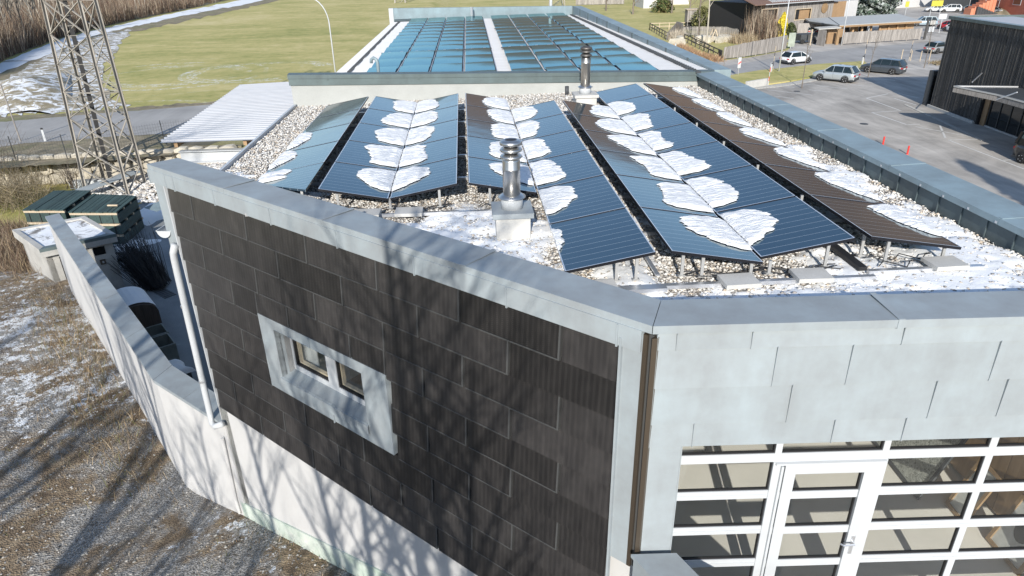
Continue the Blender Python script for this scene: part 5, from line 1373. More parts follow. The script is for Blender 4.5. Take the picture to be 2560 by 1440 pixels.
# boulder retaining wall: every visible boulder its own stone
bw = thing('boulder_wall', 'retaining wall of pale boulders below the road on the left', 'wall', (-24, 45.2, 0))
bn = V(wd.y, -wd.x, 0)
m = MB(); m.pbox(WALL_A+bn*-.35, (WALL_B-WALL_A), -bn*.5, (0, 0, 1.75)); m.build('earth_core', M['brown'], bw)
rr = random.Random(11); stone_mat = mottled('pale_boulder', (.56, .52, .44), .2, 1.6, .95, .4, .35, 12, .12)
Lw = (WALL_B-WALL_A).length
def boulder_mesh(seed):
    r = random.Random(seed); bm_v = []; n1, n2 = 8, 5; m = MB()
    for j in range(n2+1):
        th = PI*j/n2
        for i in range(n1):
            a = 2*PI*i/n1; s = 1+r.uniform(-.10, .10); cx = lambda v: math.copysign(abs(v)**.55, v)
            m.v.append((cx(math.sin(th)*math.cos(a))*s, cx(math.cos(th))*s*.5, cx(math.sin(th)*math.sin(a))*s))
    for j in range(n2):
        for i in range(n1): m.f.append((j*n1+i, j*n1+(i+1) % n1, (j+1)*n1+(i+1) % n1, (j+1)*n1+i))
    return m.mesh('boulder', stone_mat)
BM_ = [boulder_mesh(i) for i in range(7)]
z = .35; row = 0
while z < 2.0:
    u = rr.uniform(0, .5)
    while u < Lw-1.0:
        w_ = rr.uniform(.55, 1.05); h_ = rr.uniform(.55, .72)
        P = WALL_A+wd*(u+w_/2)+bn*(.18-.16*z)+V(0, 0, z+rr.uniform(-.04, .04)); 
        o = link(rr.choice(BM_), 'boulder', bw, True); o.location = P-Vector(bw.location); o.scale = (w_*.56, .5, h_*.55); o.rotation_euler = (0, rr.uniform(-.25, .25), math.atan2(wd.y, wd.x)+rr.uniform(-.15, .15))
        u += w_*1.02
    z += .60; row += 1
# pebble slope under the pylon
n = 5000; px_ = RNG.uniform(-23.5, -15.5, n); py_ = RNG.uniform(39.5, 45.5, n); sel = RNG.uniform(0, 1, n) < .9
zz = .05+.9*np.clip((px_+23)/7, 0, 1)*np.clip((py_-40)/3, 0, 1)
me = pebbles('rubble', px_[sel], py_[sel], zz[sel], .12, M['pebble'], 8, .7); tag(link(me, 'rubble'), 'slope of pale rubble stones under and beside the pylon', 'rubble', None, 'stuff')

# ---------------------------------------------------------------- lattice pylon
py = thing('lattice_pylon', 'tall grey steel lattice pylon with cable run and climbing pegs', 'pylon', (-22, 42.8, 0))
M['pylon'] = mottled('grey_pylon_steel', (.33, .305, .265), .2, .8, .7, 0, .2, 20)
LB = [at(214, 476, .2), at(320, 485, .2), at(364, 462, .2)]; LB.append(LB[0]+LB[2]-LB[1])
HT = 15.5
def tp(px, z): return at(px, -4, z)
Pc = (LB[0]+LB[2])/2
T0, T1, T2 = at(106, 0, 12.5), at(198, 0, 12.5), at(239, 0, 12.5)
# top ring centre straight above the base centre: find height where the ring lies over it
def topz():
    best = None
    for k in range(200):
        z = 2+k*.05
        c = (at(106, 0, z)+at(239, 0, z))/2 if z < 12.4 else None
        if c is None: break
        e = (V(c.x, c.y, 0)-V(Pc.x, Pc.y, 0)).length
        if best is None or e < best[0]: best = (e, z)
    return best[1]
ZT = topz(); TT = [at(106, 0, ZT), at(198, 0, ZT), at(239, 0, ZT)]
def legp(i, f): 
    return LB[i].lerp(TTf[i], f)
TTf = TT+[TT[0]+TT[2]-TT[1]]
# square both rings so that the tower is regular
def sqr(Q):
    c = (Q[0]+Q[2])/2; a = (Q[2]-Q[0])/2; b = V(-a.y, a.x, 0); 
    if (Q[1]-c).dot(b) < 0: b = -b
    return [c-a, c+b, c+a, c-b]
LBs, TTs = LB, TTf
c0_ = (LBs[0]+LBs[2])/2; c1_ = (TTs[0]+TTs[2])/2
sh_ = V(c0_.x-c1_.x, c0_.y-c1_.y, 0)*.0
EXT = 1.75
def L(i, f): return LBs[i].lerp(TTs[i], f)
for i in range(4):
    m = MB(); a, b = L(i, 0), L(i, EXT); m.bar(a, b, .21, .025); d = (b-a).normalized(); s = d.cross(V(0, 1, 0)).normalized()
    m.pbox(a-s*.0, (b-a), s*.02, d.cross(s)*.19); m.build('leg', M['pylon'], py)
lev = [0, .125, .26, .40, .54, .68, .83, 1.0, 1.18, 1.36, 1.55, 1.75]
for k in range(len(lev)-1):
    for i in range(4):
        j = (i+1) % 4
        for (a, b) in ((L(i, lev[k]), L(j, lev[k+1])), (L(j, lev[k]), L(i, lev[k+1]))):
            m = MB(); m.bar(a, b, .10, .035); m.build('brace', M['pylon'], py)
    if k in (4, 7):
        for i in range(4): m = MB(); m.bar(L(i, lev[k]), L((i+1) % 4, lev[k]), .09, .04); m.build('brace', M['pylon'], py)
m = MB()                                                     # cable run up the middle of the front face
ca_ = L(0, 0).lerp(L(2, 0), .42); cb_ = L(0, EXT).lerp(L(2, EXT), .34)
for k in range(5): m.bar(ca_+V(.05*k, 0, 0), cb_+V(.05*k, 0, 0), .04, .04)
m.build('cable_run', M['black'], py)
m = MB()
for k in range(36): f = k/36*EXT; p = ca_.lerp(cb_, f/EXT); m.bar(p-V(.08, 0, 0), p+V(.32, 0, 0), .04, .04)
m.build('cable_clamps', M['pylon'], py)['kind'] = 'stuff'
m = MB()
for i in (1, 2):
    for k in range(40): p = L(i, k/40*EXT); m.bar(p-V(.12, 0, 0), p+V(.14, 0, 0), .022, .022)
m.build('climbing_pegs', M['darkgrey'], py)['kind'] = 'stuff'

# ---------------------------------------------------------------- mesh fence and posts by the left road
fence = thing('mesh_fence', 'thin wire mesh fence on grey posts above the boulder wall', 'fence', (-26, 47, LZ))
fp = []
for q in ((-60, 418), (40, 400), (168, 395), (300, 376), (412, 357), (520, 345)):
    P = at(*q, LZ+.1); fp.append(P); m = MB(); m.tube([P-V(0, 0, .2), P+V(0, 0, 1.5)], .03, 6); m.build('post', M['darkgrey'], fence)
m = MB()
for i in range(len(fp)-1):
    a, b = fp[i], fp[i+1]; n = max(2, int((b-a).length/.16))
    for k in range(n): p = a.lerp(b, k/n); m.bar(p, p+V(0, 0, 1.4), .006, .006)
    for h in np.arange(.1, 1.45, .2): m.bar(a+V(0, 0, h), b+V(0, 0, h), .006, .006)
o = m.build('wire_mesh', M['darkgrey'], fence); o['kind'] = 'stuff'
fence2 = thing('mesh_fence', 'dark vertical bar fence panel behind the canopy post', 'fence', (-13, 45, 0))
m = MB(); a, b = at(425, 395, .8), at(640, 392, .8)
for k in range(2):
    P = (a, b)[k]; mm = MB(); mm.tube([V(P.x, P.y, 0), P+V(0, 0, 1.6)], .04, 6); mm.build('post', M['darkgrey'], fence2)
for k in range(120): p = a.lerp(b, k/120); m.bar(V(p.x, p.y, .2), p+V(0, 0, 1.5), .012, .012)
for h in (.0, .7, 1.45): m.bar(a+V(0, 0, h), b+V(0, 0, h), .02, .02)
o = m.build('bars', M['darkgrey'], fence2); o['kind'] = 'stuff'

def simple_post(name, label, cat, px, z, h, r, mat, group=None, cap=None, tilt=0):
    P = at(*px, z); t = thing(name, label, cat, tuple(P), group); m = MB(); m.tube([P-V(0, 0, .1), P+V(tilt*h, 0, h)], r, 8); m.build('post', mat, t)
    if cap: cap(t, P)
    return t
def delineator(label, px, z, h=.95):
    P = at(*px, z); t = thing('delineator', label, 'delineator', tuple(P), 'white roadside delineator posts')
    m = MB(); m.cbox(P, .13, .09, h-.12, .3); m.build('post', M['white_metal'], t); m = MB(); m.cbox(P+V(0, 0, h-.12), .132, .092, .12, .3); m.build('post_head', M['black'], t)
delineator('white delineator post beside the left road near the pylon', (114, 354), RZ)
delineator('white delineator post with black head left of the tall lamp post by the street', (1927, 179), .13)
delineator('white delineator post with black head in front of the dark grey estate car', (2155, 160), .13)
simple_post('wooden_pole', 'thin grey pole left of the pylon beside the road', 'pole', (52, 354), RZ, 3.9, .05, M['wood_grey'], None, None, -.02)
# lamp post seen left of the hall
P = at(845, 232, RZ-.1); P = V(P.x, P.y, .8); t = thing('street_lamp', 'slim white street lamp with curved arm on the left beside the rear hall', 'street lamp', tuple(P))
def upto(P, px, py):
    return topat(px, py, P)
ztop = upto(P, 838, 60); m = MB(); d_ = V(-1, .2, 0)
pts = [P, V(P.x, P.y, ztop)]+[V(P.x, P.y, ztop)+V(-.0, 0, 0)+d_*(1.6*(1-math.cos(a)))+V(0, 0, 2.2*math.sin(a)) for a in np.linspace(.15, PI/2, 8)]
m.tube(pts, [.075]+[.06]+[.05]*8, 8); m.build('mast', M['white_metal'], t, smooth=True); m = MB(); e = pts[-1]; m.bar(e, e+d_*.9, .25, .09); m.build('lamp_head', M['white_metal'], t)

# ---------------------------------------------------------------- small far pylons behind the hall
for (px, lab, w_) in ((1002, 'foot of a far lattice mast behind the left end of the hall parapet', 1.6), (1392, 'foot of a far lattice mast behind the right end of the hall parapet', 2.0)):
    P = at(px, 22, 0); t = thing('lattice_mast', lab, 'mast', tuple(P)); H = 18
    for sx, sy in ((-1, -1), (1, -1), (1, 1), (-1, 1)):
        m = MB(); m.bar(P+V(sx*w_, sy*w_, 0), P+V(sx*.3, sy*.3, H), .22, .1); m.build('leg', M['pylon'], t)
    for k in range(6):
        f0, f1 = k/6, (k+1)/6; w0, w1 = w_*(1-f0)+.3*f0, w_*(1-f1)+.3*f1
        for s in ((-1, -1, 1, -1), (1, -1, -1, -1), (-1, 1, 1, 1), (-1, -1, -1, 1)):
            m = MB(); m.bar(P+V(s[0]*w0, s[1]*w0, H*f0), P+V(s[2]*w1, s[3]*w1, H*f1), .12, .05); m.build('brace', M['pylon'], t)
# ================================================================= VEHICLES
def paint(name, c, metal=.3): 
    m = NT(name).out(c, .32, metal); m.node_tree.nodes['Principled BSDF'].inputs['Coat Weight'].default_value = .6; return m
M['tyre'] = NT('tyre').out((.02, .02, .02), .8); M['rim'] = NT('rim').out((.62, .63, .64), .4, .1)
M['tail'] = NT('tail_lamp').out((.45, .01, .015), .25); M['lamp'] = NT('head_lamp').out((.75, .78, .8), .1, .2); M['plate'] = NT('number_plate').out((.8, .8, .78), .5)
def tyre_mesh():
    m = MB(); prof = [(.22, -.10), (.30, -.11), (.33, -.08), (.335, 0), (.33, .08), (.30, .11), (.22, .10)]
    m.lathe(prof, (0, 0, 0), 20); return m.mesh('tyre', M['tyre'], True)
def rim_mesh():
    m = MB(); m.lathe([(.22, -.09), (.225, .085), (.20, .10), (.19, .07), (.06, .06), (.05, .09)], (0, 0, 0), 20)
    for k in range(5):
        a = 2*PI*k/5; d = V(math.cos(a), math.sin(a), 0); m.bar(d*.05+V(0, 0, .085), d*.205+V(0, 0, .092), .06, .02)
    return m.mesh('rim', M['rim'], False)
TY, RM = tyre_mesh(), rim_mesh()
KINDS = {'suv': dict(L=4.45, W=1.82, H=1.66, belt=1.02, hood=1.0, nose=.86, gh=[(-2.16, .10), (-1.72, .97), (-.3, 1), (.35, .96), (1.12, .0)], wb=2.62, r=1.03),
         'estate': dict(L=4.55, W=1.84, H=1.60, belt=.98, hood=.98, nose=.80, gh=[(-2.20, .08), (-1.80, .93), (-.3, 1), (.35, .96), (1.18, .0)], wb=2.7, r=1.0),
         'hatch': dict(L=3.95, W=1.72, H=1.46, belt=.90, hood=.88, nose=.72, gh=[(-1.90, .05), (-1.40, .92), (-.2, 1), (.3, .96), (1.25, .0)], wb=2.5, r=.93),
         'sedan': dict(L=4.6, W=1.8, H=1.43, belt=.90, hood=.86, nose=.72, gh=[(-1.75, .0), (-1.05, .9), (-.3, 1), (.3, .96), (1.15, .0)], wb=2.75, r=.95),
         'van': dict(L=4.9, W=1.92, H=1.95, belt=1.10, hood=1.1, nose=.95, gh=[(-2.42, .15), (-2.25, .95), (-.3, 1), (.9, .97), (1.75, .0)], wb=3.0, r=1.0)}
def car(kind, label, body, group=None, rear_glass=True, roofrails=False):
    k = KINDS[kind]; L_, W_, H_, bl = k['L'], k['W'], k['H'], k['belt']; t = thing('parked_car' if kind != 'van' else 'van', label, 'car' if kind != 'van' else 'van', (0, 0, 0), group)
    hw = W_/2; xf, xr = L_/2, -L_/2
    st = [(xr, .42, bl*.80, .80), (xr+.08, .32, bl*.93, .92), (xr+.45, .24, bl*1.0, .985), (-k['wb']/2, .24, bl*1.005, 1), (0, .22, bl, 1), (k['gh'][-1][0]-.05, .22, bl*.985, .995), (xf-.75, .24, k['hood']*.955, .98), (xf-.28, .26, k['nose']*.99, .91), (xf-.06, .32, k['nose']*.88, .80), (xf, .40, k['nose']*.70, .70)]
    m = MB(); rows = []
    for (x, zl, zh, f) in st:
        w_ = hw*f; sec = [(w_*.86, zl), (w_*.97, zl+.10), (w_, zl+(zh-zl)*.45), (w_*.985, zl+(zh-zl)*.72), (w_*.93, zh-.03), (w_*.80, zh+.015), (w_*.4, zh+.035), (0, zh+.04)]
        ring_ = [(x, y, z) for y, z in sec]+[(x, -y, z) for y, z in sec[-2::-1]]; rows.append(ring_)
    n = len(rows[0]); vs = [p for r in rows for p in r]
    fs = [(i*n+j, i*n+j+1, (i+1)*n+j+1, (i+1)*n+j) for i in range(len(rows)-1) for j in range(n-1)]+[((i+1)*n, i*n, i*n+n-1, (i+1)*n+n-1) for i in range(len(rows)-1)]
    fs += [tuple(range(n-1, -1, -1)), tuple((len(rows)-1)*n+j for j in range(n))]
    m.add(vs, [f[::-1] for f in fs]); b = m.build('body', body, t, True, True)
    # lower cladding
    m = MB(); m.box(xr+.05, xf-.1, -hw*.93, hw*.93, .20, .36); m.box(xr-.015, xr+.1, -hw*.72, hw*.72, .30, .50); m.build('bumper', M['darkgrey'], t, False, True)
    # greenhouse
    g = MB(); rows = []; H2 = H_-.05
    for (x, f) in k['gh']:
        z0 = bl-.02; zt = z0+(H2-z0)*f; wb_, wt = hw*.92, hw*(.92-.17*f); zm = z0+(zt-z0)*.5
        rows.append([(x, wb_, z0), (x, (wb_+wt)/2+.01, zm), (x, wt, zt), (x, wt*.5, zt+.03*f), (x, 0, zt+.04*f), (x, -wt*.5, zt+.03*f), (x, -wt, zt), (x, -(wb_+wt)/2-.01, zm), (x, -wb_, z0)])
    n = 9; vs = [p for r in rows for p in r]
    fs = [(i*n+j, i*n+j+1, (i+1)*n+j+1, (i+1)*n+j)[::-1] for i in range(len(rows)-1) for j in range(n-1)]+[tuple(range(n)), tuple((len(rows)-1)*n+j for j in range(n-1, -1, -1))]
    g.add(vs, fs); g.build('glasshouse', M['car_glass'], t, False, True)
    r_ = MB(); gh = k['gh'][1:4]
    for i in range(2):
        a, c = gh[i], gh[i+1]
        for (sa, sb) in ((1, 1),):
            za, zc = bl-.02+(H2-bl+.02)*a[1], bl-.02+(H2-bl+.02)*c[1]; wa, wc = hw*(.92-.17*a[1])+.012, hw*(.92-.17*c[1])+.012
            P = [(a[0], wa, za-.05), (a[0], wa*.97, za+.03), (a[0], 0, za+.065), (a[0], -wa*.97, za+.03), (a[0], -wa, za-.05)]; Q = [(c[0], wc, zc-.05), (c[0], wc*.97, zc+.03), (c[0], 0, zc+.065), (c[0], -wc*.97, zc+.03), (c[0], -wc, zc-.05)]
            r_.add(P+Q, [(j, j+1, 5+j+1, 5+j) for j in range(4)])
            r_.f[-4:] = [f[::-1] for f in r_.f[-4:]]
            r_.f[-4:] = [f[::-1] for f in r_.f[-4:]]
    for s in (1, -1):
        pil = [(k['gh'][4], k['gh'][3]), (k['gh'][0], k['gh'][1])]
        for (lo, hi) in pil:
            A = V(lo[0], s*hw*.925, bl-.02+(H2-bl+.02)*lo[1]); B_ = V(hi[0], s*(hw*(.92-.17*hi[1])+.006), bl-.02+(H2-bl+.02)*hi[1]); r_.bar(A, B_, .05, .07)
        xs_ = [.05] if kind in ('hatch', 'sedan') else [.05, -.95]
        for x in xs_: r_.bar((x, s*hw*.925, bl-.02), (x-.05, s*(hw*.75+.01), H2-.02), .04, .07)
        if kind != 'sedan': r_.bar((k['gh'][0][0]+.12, s*hw*.925, bl-.02), (k['gh'][1][0]+.05, s*(hw*.77), H2-.05), .06, .22)
    r_.build('roof', body, t, False, True)
    m = MB()
    for s in (1, -1): m.add([(-.02, s*hw*1.002, .42), (-.035, s*hw*1.002, .42), (-.035, s*hw*.99, bl-.05), (-.02, s*hw*.99, bl-.05)], [(0, 1, 2, 3)]); m.add([(.95, s*hw*1.002, .45), (.935, s*hw*1.002, .45), (.935, s*hw*.99, bl-.08), (.95, s*hw*.99, bl-.08)], [(0, 1, 2, 3)])
    m.build('door_gap', M['black'], t, False, True)
    for s in (1, -1):
        m = MB(); m.cbox((.85, s*(hw+.08), bl-.02), .16, .18, .12); m.build('mirror', body, t, False, True)
        m = MB(); m.pbox((xr-.008, s*hw*.50, bl*.66), (.22, s*hw*.02, 0), (0, s*hw*.40, 0), (0, 0, .15)); m.build('tail_lamp', M['tail'], t, False, True)
        m = MB(); m.pbox((xf-.22, s*hw*.52, k['nose']*.66), (.20, -s*.05, -.02), (0, s*hw*.30, 0), (0, 0, .13)); m.build('headlight', M['lamp'], t, False, True)
        for x in (k['wb']/2, -k['wb']/2):
            o = link(TY, 'tyre', t, True); o.location = (x, s*(hw-.075), .335); o.rotation_euler = (-s*PI/2, 0, 0)
            q = link(RM, 'rim', o, True)
            m = MB(); m.lathe([(.40, -.02), (.40, .004), (.335, .008), (.335, -.02)], (0, 0, 0), 20); m.f = m.f[:-2]; a = m.build('wheel_arch', M['black'], t, False, True); a.location = (x, s*(hw*.995), .36); a.rotation_euler = (-s*PI/2, 0, 0)
    m = MB(); m.box(xr-.02, xr, -.26, .26, .56, .67); m.build('number_plate', M['plate'], t, False, True)
    return t
def place(c, ra, fr_, z=0.0, flip=False, side=1):
    """set a car so that its camera-side wheels stand on two pixels (rear wheel, front wheel)"""
    A, B = at(*ra, z), at(*fr_, z); d = (B-A).normalized(); ang = math.atan2(d.y, d.x); n = V(-d.y, d.x, 0)
    c.location = (A+B)/2+n*(side*.85); c.location.z = z; c.rotation_euler = (0, 0, ang); return c
white, silver, dgrey, lgrey, red, blk, bluec = paint('white_paint', (.74, .76, .77), .0), paint('silver_paint', (.52, .56, .57), .5), paint('dark_grey_paint', (.10, .115, .13), .5), paint('grey_silver_paint', (.42, .43, .42), .5), paint('red_paint', (.55, .02, .03), .0), paint('black_paint', (.018, .017, .017), .2), paint('pale_blue_paint', (.40, .50, .56), .3)
place(car('suv', 'silver white compact off-road car parked nearest in the car park by the grass verge', silver), (2107, 207), (2051, 201.5), .012, side=-1)
place(car('estate', 'dark grey off-road estate car parked behind the silver one', dgrey), (2230, 187), (2166, 181), .012, side=-1)
place(car('hatch', 'white compact car driving on the street behind the tall lamp post', white), (1981, 162), (2021, 158), .012, side=1)
place(car('hatch', 'silver hatchback on the street in front of the slatted black building', lgrey), (2339, 135), (2378, 131), .012, side=1)
place(car('suv', 'grey silver estate car parked in front of the weathered barn', lgrey), (2013, 89), (1995, 85), .01, side=-1)
place(car('hatch', 'red small car behind the notice board', red), (2378, 76), (2347, 73), .01, side=-1)
place(car('hatch', 'small white car in front of the red one, cut by the black building', white), (2385, 82), (2362, 79), .01, side=-1)
place(car('suv', 'white blue car half hidden by the end of the grey shed roof', bluec), (2322, 66), (2300, 66), .01, side=-1)
place(car('sedan', 'low white saloon parked in the far row, left of the white off-roader', white), (2353, 30), (2330, 30), .01, side=-1)
place(car('suv', 'tall white off-roader parked beside the white saloon in the far row', white), (2385, 31), (2366, 31), .01, side=-1)
place(car('hatch', 'pale blue hatchback by the red house steps', bluec), (2426, 31), (2409, 30), .01, side=-1)
place(car('sedan', 'grey saloon beside the orange stair wall in front of the red house', lgrey), (2488, 35), (2462, 34), .01, side=-1)
place(car('van', 'long white van parked in front of the white hall in the distance', white), (2346, 13), (2305, 11), .01, side=-1)
v_ = car('van', 'black van at the right edge with only its rear corner and wheel in view', blk); place(v_, (2553, 408), (2640, 440), .012, side=1)

# ================================================================= RIGHT SIDE STREET FURNITURE
def lamp(px, label, ztop, h=None, arm=True, z=.13, r=.08):
    P = at(*px, z); t = thing('street_lamp', label, 'street lamp', tuple(P)); zt = h
    m = MB(); m.tube([P-V(0, 0, .1), P+V(0, 0, zt)], [r, r*.6], 10); m.build('mast', M['white_metal'], t, smooth=True)
    m = MB(); m.bar(P+V(0, 0, zt), P+V(-.9, .1, zt+.15), .22, .1); m.build('lamp_head', M['alu'], t); return t
lamp((1947, 178), 'tall white street lamp mast on the verge left of the silver car', 0, 9.5)
lamp((2103, 113), 'tall white street lamp mast at the corner of the plank fence', 0, 9.5, z=.02)
lamp((2262, 37), 'far white lamp mast with a yellow band behind the grey shed roof', 0, 8.5, z=.02)
lamp((2418, 34), 'leftmost of the three thin masts in front of the red house', 0, 8, z=.02, r=.06); lamp((2456, 35), 'middle of the three thin masts in front of the red house', 0, 8, z=.02, r=.08); lamp((2491, 34), 'rightmost of the three thin masts in front of the red house', 0, 8, z=.02, r=.06)
lamp((2220, 31), 'thin mast with a blue round sign beside the frosted spruce', 0, 8, z=.02, r=.06)
def mb_post(P, t, r, h, mat, name='post', z0=0):
    m = MB(); m.tube([P+V(0, 0, z0), P+V(0, 0, h)], r, 8); return m.build(name, mat, t)
M['redp'] = NT('red_paint_band').out((.70, .05, .04), .5)
# chevron board, snow poles
P = at(1845, 187, .13); t = thing('marker_board', 'white marker board with a red diagonal bar beside the street', 'marker board', tuple(P)); mb_post(P, t, .03, 1.9, M['alu'])
m = MB(); m.cbox(P+V(0, -.02, .75), .38, .03, 1.15, .15); m.build('board', M['white_metal'], t); m = MB(); m.bar(P+V(-.17, -.05, 1.15), P+V(.17, -.05, 1.45), .01, .12); m.build('bar', M['redp'], t)
for px, lab, h in (((1920, 214), 'red and white snow pole at the end of the low concrete wall', 2.3), ((1931, 178), 'yellow and black snow pole behind the left delineator on the verge', 2.8), ((2158, 158), 'yellow and black snow pole by the dark grey estate car', 2.8), ((2272, 152), 'leaning snow pole on the little grass island', 2.4), ((2276, 98), 'thin snow pole at the end of the plank fence', 1.8)):
    P = at(*px, .1); t = thing('snow_pole', lab, 'snow pole', tuple(P)); n = 5
    for k in range(n):
        mt = [M['white_metal'], M['redp']] if 'red' in lab else [M['wood_pale'], M['black']]
        m = MB(); m.tube([P+V(0, 0, h*k/n), P+V(0, 0, h*(k+1)/n)], .03, 6); m.build('pole_segment', mt[k % 2], t)
for i, q in enumerate(((2253, 147), (2276, 150), (2300, 151), (2323, 149))):
    simple_post('wooden_post', 'short pale wooden post on the small grass island, number %s from the left' % ['one', 'two', 'three', 'four'][i], 'post', q, .13, 1.15, .05, M['wood_pale'])
for i, px in enumerate(((2207, 362), (2268, 386))):
    P = at(*px, .0); t = thing('bollard', ['red plastic bollard behind the parapet, left of two', 'red plastic bollard behind the parapet, right of two'][i], 'bollard', tuple(P)); m = MB(); m.lathe([(.09, 0), (.06, .05), (.055, .55), (.04, .6)], P, 12); m.build('post', M['redp'], t)
    m = MB(); m.lathe([(.062, 0), (.062, .05)], P+V(0, 0, .5), 12); m.build('collar', M['redp'], t)
# low concrete wall by the verge
A, B = at(1867, 223, 0), at(1920, 214, 0); m = MB(); d = B-A; m.pbox(A, d, V(-d.y, d.x, 0).normalized()*.25, (0, 0, .75)); tag(m.build('concrete_wall', M['slab']), 'low pale concrete wall at the end of the verge', 'wall')
# notice board and road signs
P = at(2310, 99, 0); t = thing('notice_board', 'dark notice board with two white sheets at the street corner', 'notice board', tuple(P))
m = MB(); m.bar(P, P+V(0, 0, 2.9), .35, .12); m.build('post', M['wood_black'], t)
for k, (z0, h) in enumerate(((1.0, .95), (2.1, .75))): m = MB(); m.pbox(P+V(.25, -.08, z0), (1.15, .25, 0), (0, .05, 0), (0, 0, h)); b = m.build('panel', M['black'], t); m = MB(); m.pbox(P+V(.33, -.11, z0+.07), (1.0, .22, 0), (0, .02, 0), (0, 0, h-.14)); m.build('sheet', M['white_metal'] if k == 0 else M['concrete'], b)
def road_sign(px, label, w_, h_, zc, mat, posts=1, z=0.02):
    P = at(*px, z); t = thing('road_sign', label, 'sign', tuple(P)); xs_ = (0,) if posts == 1 else (-w_*.42, w_*.42)
    for x in xs_: mb_post(P+V(x, 0, 0), t, .05, zc+h_/2, M['white_metal'])
    m = MB(); m.cbox(P+V(0, -.06, zc-h_/2), w_, .04, h_, .0); m.build('sign_face', mat, t); return t
M['yellow'] = NT('yellow_sign').out((.55, .48, .06), .6)
road_sign((2331, 60), 'yellowish place name sign on two white posts beyond the shed', 2.2, 1.0, 3.6, M['yellow'], 2)
road_sign((2347, 83), 'white square sign on a pole in front of the red car', 1.3, .8, 2.6, M['white_metal'])
road_sign((2222, 34), 'blue round sign low on the thin mast beside the frosted spruce', .8, .8, .9, NT('blue_sign').out((.05, .30, .60), .5))
road_sign((2262, 38), 'small yellow plate at the foot of the far lamp mast', .8, 1.1, 2.2, M['yellow'])
# ---- plank fences (every plank a part)
def plank_fence(name, label, topbot, n, mat, zt=None, gap=.0, hs=None, seed=1, kind='fence', posts=0):
    r = random.Random(seed); pts = [at(*q, 0.01) for q, _ in topbot]; hts = [h for _, h in topbot]
    t = thing(name, label, kind, tuple(pts[0])); seg = [(pts[i+1]-pts[i]).length for i in range(len(pts)-1)]; tot = sum(seg); 
    for k in range(n):
        s = (k+.5)/n*tot; i = 0
        while i < len(seg)-1 and s > seg[i]: s -= seg[i]; i += 1
        f = s/seg[i]; P = pts[i].lerp(pts[i+1], f); h = hts[i]+(hts[i+1]-hts[i])*f; d = (pts[i+1]-pts[i]).normalized(); w_ = tot/n*(1-gap)*.96
        sd = V(d.y, -d.x, 0); m = MB(); m.pbox(P-d*w_/2+sd*r.uniform(0, .02)+V(0, 0, .12), d*w_, sd*.03, (0, 0, h-.12+r.uniform(-.04, .04))); m.build('plank', mat, t)
    for i in range(len(pts)-1):
        for zz in (.4, hts[i]*.8): 
            d = (pts[i+1]-pts[i]).normalized(); sd = V(-d.y, d.x, 0)*.06; m = MB(); m.bar(pts[i]+sd+V(0, 0, zz), pts[i+1]+sd+V(0, 0, zz+(hts[i+1]-hts[i])*.8), .05, .12); m.build('rail', mat, t)
        L_ = (pts[i+1]-pts[i]).length
        for k in range(int(L_/2.5)+1):
            P = pts[i].lerp(pts[i+1], k*2.5/L_); m = MB(); m.cbox(P, .1, .1, hts[i]*.95); m.build('post', mat, t)
    return t
plank_fence('plank_fence', 'long grey plank fence in front of the low shed with the timber front', [((2106, 112), 1.75), ((2200, 106), 1.75), ((2300, 99.5), 1.7)], 96, M['wood_grey'], seed=2)
plank_fence('plank_fence', 'curved grey plank fence beside the street in front of the garden', [((1808, 149), 1.55), ((1860, 143.5), 1.85), ((1915, 135), 2.0), ((1964, 124.5), 2.0)], 70, M['wood_grey'], seed=3)
plank_fence('plank_fence', 'uneven grey picket fence behind the playground stones', [((1706, 90), 1.5), ((1760, 90), 1.55), ((1815, 91), 1.5), ((1845, 95), 1.3)], 62, M['wood_grey'], gap=.25, seed=4)
plank_fence('plank_wall', 'dark stepped plank wall at the left end of the playground', [((1667, 101), 1.2), ((1690, 84), 2.0), ((1690.1, 84), 2.0), ((1706, 88), 2.0)], 22, M['wood_grey'], seed=5)
plank_fence('plank_wall', 'far grey plank fence at the top edge behind the bare fruit trees', [((1440, 13), 2.2), ((1560, 11), 2.4)], 40, M['wood_grey'], seed=6)
def rail_fence(label, pxs, h, mat, n_between=4, name='rail_fence'):
    pts = [at(*q, 0) for q in pxs]; t = thing(name, label, 'fence', tuple(pts[0]))
    for i in range(len(pts)-1):
        n = n_between
        for k in range(n+(i == len(pts)-2)): P = pts[i].lerp(pts[i+1], k/n); m = MB(); m.cbox(P, .12, .12, h); m.build('post', mat, t)
        for zz in (h*.5, h*.93): m = MB(); m.bar(pts[i]+V(0, 0, zz), pts[i+1]+V(0, 0, zz), .05, .13); m.build('rail', mat, t)
M['rail_dark'] = wood_mat('dark_rail_wood', (.10, .09, .08), (.04, .036, .03), 1)
rail_fence('dark two-rail fence running down towards the plank wall', [(1624, 75), (1668, 101)], 1.25, M['rail_dark'], 7)
rail_fence('pale two-rail fence behind the play hut on the meadow', [(1624, 75), (1840, 70)], 1.25, M['wood_pale'], 9)
rail_fence('dark two-rail fence beside the small lawn ending at the street', [(1710, 104), (1795, 146), (1803, 150)], 1.2, M['rail_dark'], 8)
rail_fence('pale low picket rail on the inner side of the small lawn', [(1733, 107), (1783, 138)], 1.1, M['wood_pale'], 6)
simple_post('white_marker', 'white marker post behind the blue-green parapet', 'post', (1688, 127), 0, 1.0, .10, M['white_metal'])
